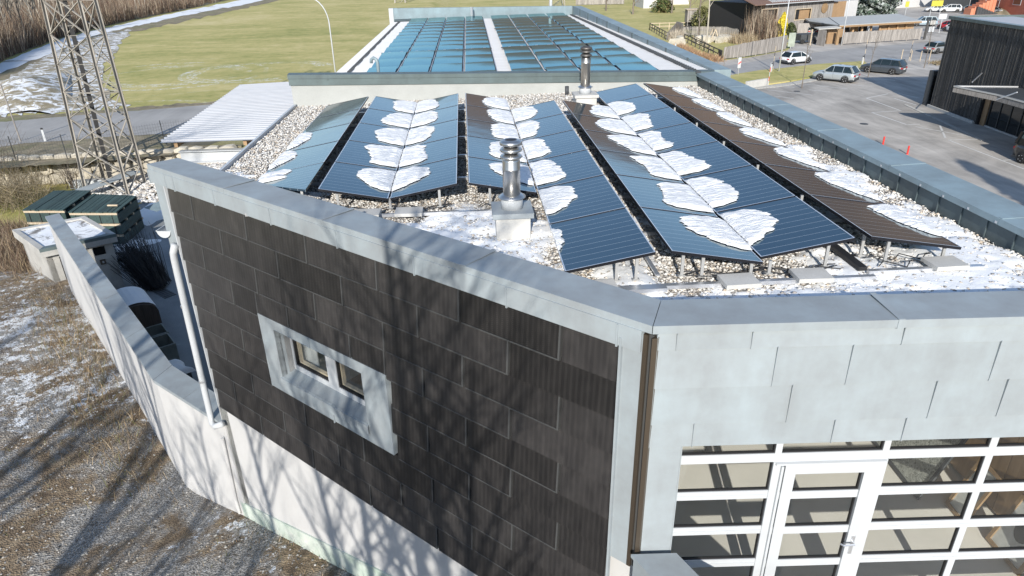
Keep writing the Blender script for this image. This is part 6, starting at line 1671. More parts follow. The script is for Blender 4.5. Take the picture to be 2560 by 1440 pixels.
# play hut on legs
P = at(1732, 74, 0); t = thing('play_hut', 'grey boarded play hut standing on legs beside the playground', 'play hut', tuple(P))
for k in range(12): m = MB(); m.cbox(P+V(-1.1+k*.2, 0, 1.3), .19, .04, 2.1); m.build('plank', M['wood_grey'], t)
m = MB(); m.pbox(P+V(-1.25, 0, 1.3), (0, 1.6, 0), (.05, 0, 0), (0, 0, 2.1)); m.build('side_wall', M['wood_grey'], t)
m = MB(); m.pbox(P+V(-1.45, -.2, 3.42), (2.9, 0, 0), (0, 2.1, .1), (0, 0, .08)); m.build('roof', M['wood_pale'], t)
for x in (-1.1, 1.15):
    for y in (.05, 1.5): mb_post(P+V(x, y, 0), t, .07, 1.4, M['wood_grey'], 'leg')
m = MB(); m.box(P.x-1.2, P.x+1.1, P.y+.5, P.y+1.6, 0, 1.25); m.build('store', M['black'], t)
# boulders and A-frame in the playground
for i, (q, s) in enumerate((((1757, 101), 1.3), ((1768, 100), .9), ((1780, 99), 1.0), ((1800, 101), 1.1), ((1812, 98), 1.2), ((1824, 99), 1.1), ((1700, 101), 1.2), ((1693, 108), 1.2))):
    o = link(BM_[i % 7], 'boulder'); o.location = at(*q, .3*s); o.scale = (s*1.1, s*.8, s*.6); o.rotation_euler = (0, 0, i*1.3); tag(o, 'large pale boulder in the playground, %s' % ['at the left foot of the dark trunk', 'just right of the dark trunk', 'behind the play frame on its left', 'right behind the play frame', 'second right of the play frame', 'rightmost below the picket fence', 'right below the stepped plank wall', 'lowest beside the dry bush'][i], 'boulder', 'boulders in the playground')
P = at(1786, 105, 0); t = thing('climber', 'pale wooden A-shaped climbing frame on the small lawn', 'play frame', tuple(P))
for s in (-1, 1):
    for y in (0, 1.2): m = MB(); m.bar(P+V(s*.75, y, 0), P+V(0, y, 1.9), .12, .12); m.build('leg', M['wood_pale'], t)
m = MB(); m.bar(P+V(0, -.1, 1.9), P+V(0, 1.3, 1.9), .1, .1); m.build('ridge_pole', M['wood_pale'], t)

# ================================================================= BUILDINGS ON THE RIGHT
# black slatted building
BZ = topat(2383, 44, at(2322, 268, 0))
B0 = at(2322, 268, 0); Bt1 = at(2560, 70, BZ); Bd = (V(Bt1.x, Bt1.y, 0)-B0).normalized(); Bn = V(Bd.y, -Bd.x, 0); Bi = -Bn
blk_b = thing('slatted_building', 'tall building clad in charred black vertical slats with a canopy over its glass entrance', 'building', tuple(B0))
BL = 26
KU = (onvert(2478, 62, B0, Bd)-B0).dot(Bd)
def bp(u, z, out=0): p = B0+Bd*u+Bn*out; return V(p.x, p.y, z)
def bu(px, py, out=0): q = onvert(px, py, bp(0, 0, out), Bd); return ((q-bp(0, 0, out)).dot(Bd), q.z)
side = Bi; 
Bl = (at(2372, 46, BZ)-V(B0.x, B0.y, BZ)); 
Wd = Bi
m = MB(); uE = bu(2452, 262)[0]
m.pbox(bp(.05, 0, -.12), Bd*(uE-.1), Bi*14, (0, 0, BZ-.1)); m.pbox(bp(uE-.1, 2.9, -.12), Bd*(BL-uE), Bi*14, (0, 0, BZ-3.0)); m.build('wall', M['black'], blk_b)
slat_m = []
for k in range(6):
    m = MB(); m.box(0, .13, -.05, 0, 0, 1); slat_m.append(m)
ang = math.atan2(Bd.y, Bd.x); ns = 118; pitch = BL/ns*.72
for k in range(ns):
    u = .03+k*pitch
    zb = .15 if u < uE-.2 else 2.95
    m = MB(); j = random.uniform(0, .025); dz = random.uniform(-.03, .03)
    m.pbox(bp(u, zb+dz, -.12), Bd*(pitch*.66), Bn*(.07+j), (0, 0, BZ-.12-zb)); m.build('slat', M['wood_black'], blk_b)
    if k % 2 == 0: m = MB(); m.pbox(bp(u+pitch*.70, zb, -.12), Bd*(pitch*.18), Bn*.05, (0, 0, BZ-.12-zb)); m.build('slat', M['wood_grey'], blk_b)
for k in range(46):
    m = MB(); m.pbox(bp(0, .15, 0)+Bi*(.1+k*.3), -Bd*.06, Bi*.2, (0, 0, BZ-.27)); m.build('slat', M['wood_black'], blk_b)
m = MB(); m.pbox(bp(-.12, BZ-.12, .06), Bd*(BL+.2), Bn*.05, (0, 0, .24)); m.pbox(bp(-.12, BZ-.12, .06), Bi*14.3, -Bd*.05, (0, 0, .24)); m.build('roof_edge', M['zinc_green'], blk_b)
m = MB(); m.pbox(bp(-.08, BZ-.02, -.02), Bd*BL, Bi*.9, (0, 0, .08)); m.build('roof_kerb', M['zinc_blue'], blk_b)
m = MB(); m.pbox(bp(.0, BZ-.10, -.9), Bd*BL, Bi*4.2, (0, 0, .10)); m.build('roof_snow_strip', M['white_sheet'], blk_b)
m = MB(); m.pbox(bp(7.5, BZ-.06, -.95), Bd*16, Bi*3.0, (0, 0, .08)); m.build('roof_gravel', M['darkgrey'], blk_b)
# entrance recess
m = MB(); m.pbox(bp(uE, 0, -3.2), Bd*(BL-uE), Bi*.2, (0, 0, 2.95)); m.pbox(bp(uE, 2.9, -.15), Bd*(BL-uE), Bi*3, (0, 0, .05)); m.build('recess_wall', M['wood_brown'], blk_b)
uP = bu(2437, 300)[0]
m = MB(); m.pbox(bp(uP, 0, -.3), Bd*.75, Bi*.45, (0, 0, 2.9)); m.build('entrance_post', M['wood_orange'], blk_b)
m = MB(); m.pbox(bp(uP-.25, 0, -.12), Bd*.09, Bi*.09, (0, 0, 2.9)); m.build('rain_pipe', M['white_metal'], blk_b)
for k in range(5):
    u0 = uP+.85+k*1.25; m = MB(); m.pbox(bp(u0, .08, -.45), Bd*1.15, Bi*.03, (0, 0, 2.75)); m.build('glass_panel', M['dark_glass'], blk_b)
    m = MB(); m.pbox(bp(u0-.09, .02, -.40), Bd*.08, Bi*.12, (0, 0, 2.88)); m.build('glazing_bar', M['darkgrey'], blk_b)
m = MB(); m.pbox(bp(uP+.7, .0, -.35), Bd*7, Bi*.3, (0, 0, .10)); m.pbox(bp(-.2, 0, .1), Bd*(uP+.1), Bi*.3, (0, 0, .22)); m.build('plinth', M['slab'], blk_b)
# canopy
cz = 3.55; C4 = [at(2386, 214, cz), at(2496, 236, cz)]; 
u0, u1 = (C4[0]-B0).dot(Bd), (C4[1]-B0).dot(Bd); outc = (C4[1]-B0).dot(Bn)
can2 = thing('entrance_canopy', 'flat wooden entrance canopy with metal edge on the black slatted building', 'canopy', tuple(bp(u0, 3.2)))
ca0, ca1 = C4; cb1 = bp(u1+0, cz, -.05); cb0 = bp(u0+.6, cz, -.05)
Cp = [ca0, ca1, at(2640, 226, cz), bp((at(2640, 226, cz)-B0).dot(Bd), cz, -.05), cb0]
Cp = [V(p.x, p.y, 0) for p in (ca0, ca1, ca1+Bd*9+Bi*.5, bp(u1+9, 0, -.05), cb0)]
m = MB(); m.prism([(p.x, p.y) for p in Cp], cz-.42, cz-.10); m.build('deck', M['wood_grey'], can2)
for a, b in ((Cp[0], Cp[1]), (Cp[1], Cp[2]), (Cp[4], Cp[0])):
    m = MB(); m.bar(V(a.x, a.y, cz-.04), V(b.x, b.y, cz-.04), .12, .10); m.build('edge_profile', M['alu'], can2); m = MB(); m.bar(V(a.x, a.y, cz-.30), V(b.x, b.y, cz-.30), .06, .30); m.build('fascia_board', M['wood_grey'], can2)
m = MB(); m.prism([(p.x, p.y) for p in Cp], cz-.10, cz-.075); m.build('roof_felt', M['darkgrey'], can2)
for q, q2 in (((2455, 183), (2431, 205)),):
    uu, zz = bu(*q); e = at(*q2, cz); m = MB(); m.tube([bp(uu, zz, .0), e], .045, 8); m.build('tie_rod', M['alu'], can2)
m = MB(); m.tube([ca1+V(0, 0, -.35), ca1+Bd*1.8+V(0, 0, .45)], .045, 8); m.build('tie_rod', M['alu'], can2)
m = MB(); m.bar(bp(u0+1.9, cz+.12, .02), bp(u0+16, cz+.12, .02), .14, .16); m.build('flashing', M['zinc_green'], can2)
# steel post box by the corner
P = at(2322, 262, 0); t = thing('steel_stele', 'tall dark steel stele at the corner of the black building', 'stele', tuple(P)); hs = topat(2342, 176, P)
ex = V(-.35, -.95, 0).normalized()
m = MB(); m.pbox(P+V(-.45, -.3, 0), (1.0, .1, 0), (-.05, .55, 0), (0, 0, hs)); m.build('body', M['darkgrey'], t); m = MB(); m.pbox(P+V(-.36, -.34, .4), (.55, .06, 0), (0, .03, 0), (0, 0, hs-.8)); m.build('glass_panel', M['dark_glass'], t); m = MB(); m.pbox(P+V(.50, -.23, 0), (.08, .01, 0), (0, .1, 0), (0, 0, hs-.2)); m.build('edge_strip', M['alu'], t)

# weathered barn
def zt_(px, py, P): return topat(px, py, P)
ba, bb = at(1903, 93, 0), at(2073, 76, 0); bd = (bb-ba).normalized(); bnn = V(bd.y, -bd.x, 0); bL = (bb-ba).length
barn = thing('wooden_barn', 'large barn of weathered grey boards with two window openings and ribbed roof', 'barn', tuple(ba))
bz = zt_(1903, 10, ba)
def bq(u, z, o=0): p = ba+bd*u+bnn*o; return V(p.x, p.y, z)
def buz(px, py, o=0): q = onvert(px, py, bq(0, 0, o), bd); return ((q-bq(0, 0, o)).dot(bd), q.z)
w1a, w1b = buz(1906, 25), buz(1941, 48); w2a, w2b = buz(1990, 24), buz(2025, 46)
wins = [(w1a[0], w1b[0], w1b[1], w1a[1]), (w2a[0], w2b[0], w2b[1], w2a[1])]
m = MB(); m.pbox(bq(0, 0, -.5), bd*bL, -bnn*12, (0, 0, bz)); m.build('barn_core', M['black'], barn)
nb_ = 74
for k in range(nb_):
    u0, u1 = bL*k/nb_, bL*(k+1)/nb_-.03; um = (u0+u1)/2
    spans = [(.1, bz)]
    for (a, b, c, d) in wins:
        if a < um < b: spans = [(.1, c-.1), (d+.05, bz)]
    for (z0_, z1_) in spans:
        m = MB(); m.pbox(bq(u0, z0_, -.05+random.uniform(0, .03)), bd*(u1-u0), bnn*.04, (0, 0, z1_-z0_)); m.build('board', M['wood_grey'], barn)
for i, (a, b, c, d) in enumerate(wins):
    m = MB()
    for (x0, x1, z0_, z1_) in ((a-.1, b+.1, d, d+.12), (a-.15, b+.15, c-.15, c), (a-.1, a, c, d), (b, b+.1, c, d)): m.pbox(bq(x0, z0_, -.1), bd*(x1-x0), bnn*.16, (0, 0, z1_-z0_))
    f = m.build('window_frame', M['wood_pale'], barn)
    m = MB(); m.pbox(bq(a, c, -.35), bd*(b-a), bnn*.03, (0, 0, d-c)); m.build('pane', M['dark_glass'] if i == 0 else M['wood_orange'], f)
    if i: m = MB(); m.pbox(bq(a, c, -.30), bd*(b-a)*.32, bnn*.05, (0, 0, d-c)); m.build('shade', M['black'], f)  # black strip stands for the shade inside the left jamb
m = MB(); m.pbox(bq(-3.4, bz-.1, .9), bd*(bL+4), V(0, 0, 0)-bnn*8+V(0, 0, 2.6), (0, 0, .15)); m.build('roof', wood_mat('brown_roof_tiles', (.20, .12, .09), (.09, .06, .05), .5), barn)
m = MB()
for k in range(60): m.pbox(bq(1+k*.5, bz+.05, .55-.0)+V(0, 0, .15), bd*.12, -bnn*1.5+V(0, 0, .5), (0, 0, .1))
m.build('snow_guard', M['white_metal'], barn)
m = MB(); m.bar(bq(-1, bz-.02, .95), bq(bL+.3, bz-.02, .95), .14, .12); m.build('gutter', M['white_metal'], barn)
m = MB(); m.pbox(bq(-1.8, 0, -.6), bd*1.8, -bnn*.2, (0, 0, bz+.2)); m.build('side_wall', M['wood_black'], barn)  # black wood stands in for the shade on the left gable
pu_, pz_ = buz(2063, 20, .2); c = bq(pu_, pz_, .12); m = MB()
for k in range(16): 
    a0_, a1_ = 2*PI*k/16, 2*PI*(k+1)/16; f = lambda a: c+bd*.85*math.cos(a)+V(0, 0, .85*math.sin(a)); m.add([c+bnn*.12, f(a0_), f(a1_)], [(0, 1, 2)])
m.build('round_wall_lamp', M['wood_brown'], barn)
m = MB(); m.pbox(bq(bL+.1, 0, -.2), bd*7, -bnn*9, (0, 0, bz*.92)); m.build('annex', M['plaster'], barn)
m = MB(); m.pbox(bq(bL+.1, .1, -.15), bd*3.5, bnn*.05, (0, 0, bz*.9)); m.build('annex_front', M['wood_orange'], barn)

# low shed with grey felt roof and timber front
shd = thing('low_shed', 'long low shed with pale grey felt roof and warm timber front behind the plank fence', 'shed', tuple(at(2200, 100, 0)))
zs_ = 2.35
R_ = [at(2022, 52, zs_), at(2099, 63, zs_), at(2305, 51.5, zs_), at(2245, 34, zs_+.3), at(2071, 43.5, zs_+.3), at(2012, 46, zs_)]
m = MB(); m.add(R_+[p-V(0, 0, .22) for p in R_], [tuple(range(6)), tuple(range(11, 5, -1))]+[(i, (i+1) % 6, 6+(i+1) % 6, 6+i)[::-1] for i in range(6)])
felt = mottled('grey_roof_felt', (.46, .47, .46), .06, .8, .8)
m.build('roof', felt, shd)
m = MB(); m.bar(R_[1]+V(0, 0, .02), R_[4]+V(0, 0, .02), .08, .04); m.build('roof_joint', M['darkgrey'], shd)
for (a, b) in ((0, 1), (1, 2)): m = MB(); m.bar(R_[a]-V(0, 0, .22), R_[b]-V(0, 0, .22), .10, .26); m.build('eaves_board', M['darkgrey'] if a == 0 else M['wood_orange'], shd)
fa, fb = R_[1].lerp(R_[2], .02), R_[2]; fd2 = V(fb.x-fa.x, fb.y-fa.y, 0).normalized(); fnn = V(-fd2.y, fd2.x, 0); LL = (fb-fa).length
base_ = V(fa.x, fa.y, 0)+fnn*1.2
n = 9
for k in range(n):
    P = base_+fd2*(LL*k/n); m = MB(); m.cbox(P, .25, .25, zs_-.3); m.build('post', M['wood_orange'], shd)
    kk = 'wood_orange' if k >= 4 else None
    m = MB(); m.pbox(P+fd2*.1+fnn*(.1 if k >= 5 else 2.6), fd2*(LL/n-.1), fnn*.06, (0, 0, zs_-.3)); m.build('front_panel', M['wood_orange'] if k in (5, 6, 7, 8) else M['wood_brown'] if k % 2 else M['black'], shd)
m = MB(); P = base_+fd2*(LL*.44)-fnn*.2; m.tube([P+V(0, 0, zs_-.2), P+V(0, 0, zs_-.7)-fd2*.5, P-fd2*.5], .09, 6); m.build('rain_pipe', M['white_metal'], shd)
for q in ((2024, 112), (2016, 110)):
    P = at(*q, 0); 
P = at(2025, 113, 0); m = MB(); m.tube([P, V(P.x, P.y, zs_-.1)], .10, 8); m.build('post', M['wood_pale'], shd)
m = MB(); b = R_[0].lerp(R_[1], .35); m.pbox(V(b.x, b.y, 0)+V(-2, 3, 0), (8, -1, 0), (0, .1, 0), (0, 0, zs_-.35)); m.build('rear_wall', M['wood_grey'], shd)
# wood cabinet (recycling bay)
P0, P1 = at(2040, 113, 0), at(2060, 116, 0); t = thing('board_cabinet', 'grey boarded cabinet with pale lid at the corner of the low shed', 'cabinet', tuple(P0)); hc_ = min(2.2, zt_(2043, 71, P0))
d = (P1-P0)/7
for k in range(7): m = MB(); m.pbox(P0+d*k, d*.93, V(-d.y, d.x, 0).normalized()*.05, (0, 0, hc_+random.uniform(-.03, .03))); m.build('board', M['wood_grey'], t)
m = MB(); m.pbox(P0+V(-.1, -.3, hc_), (3.5, .2, .1), (0, 1.6, .1), (0, 0, .14)); m.build('lid', M['concrete'], t)
P = at(2066, 110, 0); m = MB(); m.pbox(P, (2.6, .4, 0), (-.05, .3, 0), (0, 0, hc_-.1)); m.build('timber_panel', M['wood_orange'], t)
P = at(2092, 112, 0); m = MB(); m.box(P.x-.2, P.x+.2, P.y, P.y+.2, 0, hc_-.1); m.build('post', M['wood_brown'], t)
# dark trailer under the shed corner
P = at(2028, 112, 0); t = thing('trailer', 'dark trailer parked in the shade under the shed corner', 'trailer', tuple(P)); m = MB(); m.pbox(P+V(-1.2, 1.2, .45), (2.6, .3, 0), (-.2, 2.2, 0), (0, 0, .9)); m.build('box_body', M['darkgrey'], t)
for x in (-.9, 1.0):
    o = link(TY, 'tyre', t, True); o.location = (x, 1.1, .335); o.rotation_euler = (PI/2, 0, 0)
m = MB(); m.bar(P+V(-1.2, 1.6, .5), P+V(-3.2, 1.3, .45), .1, .08); m.build('drawbar', M['darkgrey'], t)
# rusty advertising stand
road_sign((1976, 121), 'rounded translucent green board at the garden corner behind the white car', 1.0, 1.9, 1.2, mottled('mossy_board', (.36, .40, .33), .3, 1, .8))
# small low wooden hut beside barn
P0, P1 = at(1808, 74, 0), at(1852, 76, 0); t = thing('low_hut', 'low plastered hut with boarded top left of the barn', 'hut', tuple(P0)); d = P1-P0
m = MB(); m.pbox(P0, d, (0, 4, 0), (0, 0, 2.3)); m.build('wall', mottled('pinkish_render', (.52, .46, .40), .1, 2), t)
for k in range(16): m = MB(); m.pbox(P0+d*(k/16)+V(0, -.06, 2.0), d*.055, (0, .05, 0), (0, 0, .9)); m.build('plank', M['wood_grey'], t)
m = MB(); m.pbox(P0+d*.03+V(0, -.05, .5), d*.28, (0, .05, 0), (0, 0, 1.2)); m.build('shutter', M['wood_orange'], t)

def house(label, pa, pb, top, depth, wallm, roofm, wins_=(), name='house', roof_h=2.5, shut=None, over=.6, cat='house'):
    A, B = at(*pa, 0), at(*pb, 0); d = (B-A); dn = d.normalized(); n_ = V(dn.y, -dn.x, 0); t = thing(name, label, cat, tuple(A)); h = topat(top[0], top[1], A)
    m = MB(); m.pbox(A, d, -n_*depth, (0, 0, h)); m.build('wall', wallm, t)
    E0_, E1_ = A-dn*over+n_*over, B+dn*over+n_*over; r0, r1 = A-dn*over-n_*depth/2, B+dn*over-n_*depth/2
    m = MB(); z = h-.1; 
    m.add([V(E0_.x, E0_.y, z), V(E1_.x, E1_.y, z), V(r1.x, r1.y, z+roof_h), V(r0.x, r0.y, z+roof_h), V(E0_.x, E0_.y, z+.2), V(E1_.x, E1_.y, z+.2), V(r1.x, r1.y, z+roof_h+.2), V(r0.x, r0.y, z+roof_h+.2)], [(3, 2, 1, 0), (4, 5, 6, 7), (0, 1, 5, 4), (1, 2, 6, 5), (3, 0, 4, 7)]); m.build('roof', roofm, t)
    for (u, z0_, w_, h_, col) in wins_:
        P = A+d*u+n_*.04; m = MB(); m.pbox(P-dn*w_/2+V(0, 0, z0_), dn*w_, n_*.05, (0, 0, h_)); f = m.build('window', M['white_metal'], t)
        m = MB(); m.pbox(P-dn*(w_/2-.12)+V(0, 0, z0_+.12)+n_*.05, dn*(w_-.24), n_*.02, (0, 0, h_-.24)); m.build('pane', M['dark_glass'], f)
        if col:
            for s in (-1, 1): m = MB(); m.pbox(P+dn*(s*(w_/2+.35)-.28)+V(0, 0, z0_), dn*.56, n_*.07, (0, 0, h_)); m.build('shutter', col, t)
    return t
rooft = wood_mat('dark_roof_tiles', (.16, .12, .10), (.08, .06, .05), .5)
redsh = NT('red_shutter').out((.38, .07, .06), .7)
house('white rendered house with red shutters cut by the top edge', (1608, 21), (1650, 20), (1608, -30), 10, M['plaster'], rooft, ((.3, 2.6, 1.6, 1.8, redsh), (.8, 2.6, 1.2, 1.8, redsh)))
house('white house wall further back at the top edge right of the red shuttered house', (1676, 12), (1722, 11), (1690, -30), 10, M['plaster'], rooft, ())
house('long white hall with posters at the top edge behind the white van', (2222, 22), (2340, 14), (2230, -40), 14, M['plaster'], felt, ((.12, 1.2, 1.0, 1.6, None), (.22, 1.2, 1.0, 1.4, None)), name='hall', cat='hall')
rh = mottled('red_house_render', (.42, .13, .08), .1, 1)
house('dark garage block with orange timber band at the top edge', (2345, 22), (2440, 26), (2345, -10), 12, M['darkgrey'], rooft, ((.25, 3.4, 7.5, 1.2, None),), name='garage_block', cat='building')
house('brick red house with white framed windows in the top right corner', (2440, 28), (2600, 46), (2440, -60), 14, rh, rooft, ((.12, 2.6, 1.0, 2.0, None), (.30, 2.6, 1.0, 2.0, None), (.62, 2.0, 2.4, 2.2, None), (.9, 2.0, 2.0, 2.2, None)))
P = at(2425, 37, 0); t = thing('outside_stairs', 'orange stair wall with steps in front of the red house', 'stairs', tuple(P)); 
m = MB(); 
for k in range(7): m.pbox(P+V(k*.75, 0, 0), (.75, .1, 0), (0, 2.2, 0), (0, 0, .35*(k+1)+.9))
m.build('stair_wall', mottled('orange_render', (.60, .24, .14), .1, 1), t)
m = MB()
for k in range(8): m.pbox(P+V(1+k*.6, -.5, 0), (.6, .05, 0), (0, .5, 0), (0, 0, .2*(8-k)))
m.build('steps', M['darkgrey'], t)
P = px_poly([(2478, 35), (2500, 24), (2600, 26), (2600, 42)], 0); m = MB()
def hedge(u, v):
    p = P[0].lerp(P[3], u).lerp(P[1].lerp(P[2], u), v); h = 1.6*min(1, min(u*8, (1-v)*5, v*5, 1))**.5; return (p.x, p.y, h*(.8+.4*float(fbm(np.array([p.x*.6]), np.array([p.y*.6]))[0])))
m.grid(hedge, 30, 16); tag(m.build('hedge', M['brown'], smooth=True), 'brownish clipped hedge above the flat snowy roof at the top right', 'hedge')
# ================================================================= VEGETATION
def grow(seed, H, r0, first=.25, nlev=4, nb=(5, 4, 4, 3), up=.55, spread=.9, lean=0, taper=.25, ratio=.55, wob=.06):
    """bare deciduous tree: trunk + limbs in one builder, twigs in another"""
    r = random.Random(seed); T = MB(); W = MB()
    def branch(p, d, L_, rad, lev):
        k = 5 if lev < 2 else 3; pts = [p]; dd = d.normalized()
        for i in range(k):
            dd = (dd+V(r.uniform(-1, 1), r.uniform(-1, 1), r.uniform(-.3, 1)*.6)*wob*(1+lev)).normalized(); pts.append(pts[-1]+dd*L_/k)
        rads = [rad*(1-(1-taper)*i/k) for i in range(k+1)]
        (T if lev < 2 else W).tube(pts, rads, 6 if lev == 0 else 4 if lev == 1 else 3, False)
        if lev >= nlev: return
        n = nb[lev]+r.randint(-1, 1)
        for j in range(max(2, n)):
            f = (first if lev == 0 else .2)+(1-(first if lev == 0 else .2))*(j+r.uniform(.1, .9))/max(2, n); f = min(f, .98)
            i = min(int(f*k), k-1); q = pts[i].lerp(pts[i+1], f*k-i); a = r.uniform(0, 2*PI)
            x = dd.orthogonal().normalized(); y = dd.cross(x); sd = x*math.cos(a)+y*math.sin(a)
            nd = (dd*up+sd*spread*r.uniform(.7, 1.2)+V(0, 0, .35)).normalized()
            branch(q, nd, L_*ratio*r.uniform(.7, 1.15)*(1.15-.55*f if lev == 0 else 1), rad*(1-(1-taper)*f)*.62, lev+1)
    branch(V(0, 0, 0), V(lean, 0, 1), H, r0, 0)
    return T, W
def tree_proto(name, label, seed, H, r0, bark, twig, cat='tree', group=None, **kw):
    T, W = grow(seed, H, r0, **kw); t = thing(name, label, cat, (0, 0, 0), group)
    T.build('trunk', bark, t, True, True); W.build('crown', twig, t, False, True); return t
M['twig'] = NT('grey_brown_twigs').out((.20, .165, .13), .95); M['twig_red'] = NT('reddish_twigs').out((.22, .13, .10), .95); M['twig_pale'] = NT('pale_twigs').out((.34, .28, .19), .95)
# --- tall bare trees behind the photographer: their shadows fall on the facade and the bank
bt = tree_proto('bare_tree', 'tall bare tree standing on the slope behind the photographer, nearest the facade', 5, 10.8, .15, M['bark'], M['twig'], nlev=4, nb=(15, 6, 5, 3), first=.24, ratio=.40, up=.8, spread=.75, group=None)
def tz(x, y): return float(slope_z(np.array([x*1.]), np.array([y*1.]))[0])
bt.location = (-3.0, -3.2, tz(-3, -3.2)-.2)
for (x, y, s, rz, lab) in ((-4.8, -4.6, .92, 2.1, 'tall bare tree on the slope behind the photographer, left of the nearest one'), (-2.0, -2.6, .80, 4.2, 'tall bare tree behind the photographer, right of the nearest one'), (-6.6, -3.5, .82, 1.0, 'slimmer bare tree behind the photographer above the garden wall corner'),
                       (-11.6, -5, 1.45, .3, 'bare tree whose trunk shadow crosses the lower left bank'), (-15.3, -6, 1.5, 3.3, 'bare tree whose long shadow crosses the bank beside the garden wall'), (-21, -5, 1.4, 5.3, 'bare tree at the far left of the bank, out of view'), (-3.7, -2.0, .86, 3.3, 'bare tree close behind the nearest one, left of it'), (-2.5, -4.9, .98, .9, 'bare tree behind the photographer with a forked crown'), (-9.0, -2.5, .7, 5.0, 'small bare tree behind the lower left corner')):
    copy_tree(bt, (x, y, tz(x, y)-.2), rz, lab, s)

# --- woodland edge on the left: stems one can tell apart, and the thicket beneath
G_ = 'bare trees along the woodland edge'
protos = [tree_proto('bare_tree', 'leafless slim tree in the brown woodland edge above the snowy path', 20+i, 8.5+i, .15, [M['bark_pale'], M['bark'], M['bark_pale']][i], M['twig'], nlev=3, nb=(13, 6, 4), first=.3, ratio=.32, up=.9, spread=.6, lean=.06*(i-1), group=G_) for i in range(3)]
edge = [(-80, 205), (0, 150), (60, 128), (130, 102), (200, 80), (250, 68), (330, 50), (400, 36), (480, 20), (560, 2), (620, -12)]
def edge_y(px):
    for i in range(len(edge)-1):
        if edge[i][0] <= px <= edge[i+1][0]: f = (px-edge[i][0])/(edge[i+1][0]-edge[i][0]); return edge[i][1]+(edge[i+1][1]-edge[i][1])*f
r = random.Random(4); first_used = [False]*3
for k in range(110):
    px = r.uniform(-70, 600); e = edge_y(px); y = e-4-abs(r.gauss(0, 1))*55
    if y < -70: continue
    P = at(px, y, RZ); i = r.randrange(3)
    if not first_used[i]: o = protos[i]; first_used[i] = True; o.location = P; o.rotation_euler = (0, 0, r.uniform(0, 6)); o.scale = (1.1,)*3
    else: copy_tree(protos[i], P, r.uniform(0, 6), None, r.uniform(.75, 1.5))
def thicket(name, label, sampler, n, hmin, hmax, w_, mat, cols, seed, per=9, lean=.25):
    rg = np.random.default_rng(seed); XY = np.array([sampler(rg) for _ in range(n)]); n = len(XY)
    N = n*per; cx = np.repeat(XY[:, 0], per)+rg.normal(0, .35, N); cy = np.repeat(XY[:, 1], per)+rg.normal(0, .35, N); cz = np.repeat(XY[:, 2], per)
    h = rg.uniform(hmin, hmax, N)*np.repeat(rg.uniform(.6, 1.2, n), per); a = rg.uniform(0, 2*PI, N); ww = w_*rg.uniform(.5, 1.5, N)
    lx, ly = rg.normal(0, lean, N)*h, rg.normal(0, lean, N)*h
    b0 = np.stack([cx-np.cos(a)*ww, cy-np.sin(a)*ww, cz], 1); b1 = np.stack([cx+np.cos(a)*ww, cy+np.sin(a)*ww, cz], 1)
    m0 = np.stack([cx+lx*.4-np.cos(a)*ww*.7, cy+ly*.4-np.sin(a)*ww*.7, cz+h*.55], 1); m1 = np.stack([cx+lx*.4+np.cos(a)*ww*.7, cy+ly*.4+np.sin(a)*ww*.7, cz+h*.55], 1)
    t_ = np.stack([cx+lx, cy+ly, cz+h], 1)
    Vv = np.stack([b0, b1, m1, m0, t_], 1).reshape(-1, 3); i = np.arange(N)*5
    F = np.concatenate([np.stack([i, i+1, i+2], 1), np.stack([i, i+2, i+3], 1), np.stack([i+3, i+2, i+4], 1)])
    c = np.array(cols)[rg.integers(0, len(cols), N)]*rg.uniform(.7, 1.25, (N, 1)); c = np.concatenate([c, c, c])
    me = npmesh(name, Vv, F, mat, False, np.clip(c, 0, 1)); o = link(me, name); tag(o, label, 'undergrowth', None, 'stuff'); return o
M['blade'] = vc_mat('dry_blades')
def woods(rg):
    while True:
        px = rg.uniform(-160, 620); e = edge_y(max(-79, min(619, px))) or 0; y = e-abs(rg.normal(0, 1))*45
        if y < -75: continue
        P = at(px, y, RZ); return (P.x, P.y, P.z)
browns = [(.24, .17, .12), (.16, .11, .08), (.32, .25, .17), (.11, .085, .065), (.20, .125, .09), (.42, .35, .27)]
thicket('undergrowth', 'brown leafless thicket of the woodland edge at the top left', woods, 5200, 1.6, 5.2, .035, M['blade'], browns, 5, 14, .16)
def woods2(rg):
    P = at(rg.uniform(-160, 620), rg.uniform(-75, -10), RZ); return (P.x, P.y, P.z)
# forest floor
struct(sheet('woodland_floor', [(-700, 200), (-80, 207)]+edge[1:]+[(640, -40), (300, -40), (-200, 20), (-700, 60)], RZ+.045, M['brown']))

# --- foreground bank: dry grass, weeds, stones
def bankpt(rg, bias):
    while True:
        x = rg.uniform(-24, -1.5); y = rg.uniform(3, 30)
        rd_ = float(right_dist(np.array([x]), np.array([y]))[0])
        if rd_ > -.03: continue
        n = float(fbm(np.array([x*.55]), np.array([y*.55]), 77)[0])
        wgt = math.exp(rd_/1.0)*1.2+(.6 if n > .60 else .05)
        if rg.uniform(0, 1) < wgt*bias: return (x, y, tz(x, y)-.02)
dry = [(.34, .26, .16), (.22, .16, .10), (.46, .37, .25), (.15, .11, .07), (.28, .20, .12), (.20, .20, .08)]
thicket('dry_grass', 'dry brown grass and weeds on the gravelly bank below the garden wall', lambda g: bankpt(g, .6), 1900, .03, .14, .005, M['blade'], dry, 6, 11, .55)
def tallw(rg):
    f = rg.uniform(0, 1)**.8; p = K1.lerp(K2, f); q = p+V(-.811, -.585, 0)*(abs(rg.normal(0, .8))+.1); return (q.x, q.y, tz(q.x, q.y)-.02)
thicket('tall_weeds', 'tall dry weeds growing against the outer side of the garden wall', tallw, 240, .15, .55, .006, M['blade'], dry, 7, 12, .4)
def farw(rg):
    P = at(rg.uniform(-60, 140), rg.uniform(540, 680), 1.0); return (P.x, P.y, .9 if P.y < 27 else .2)
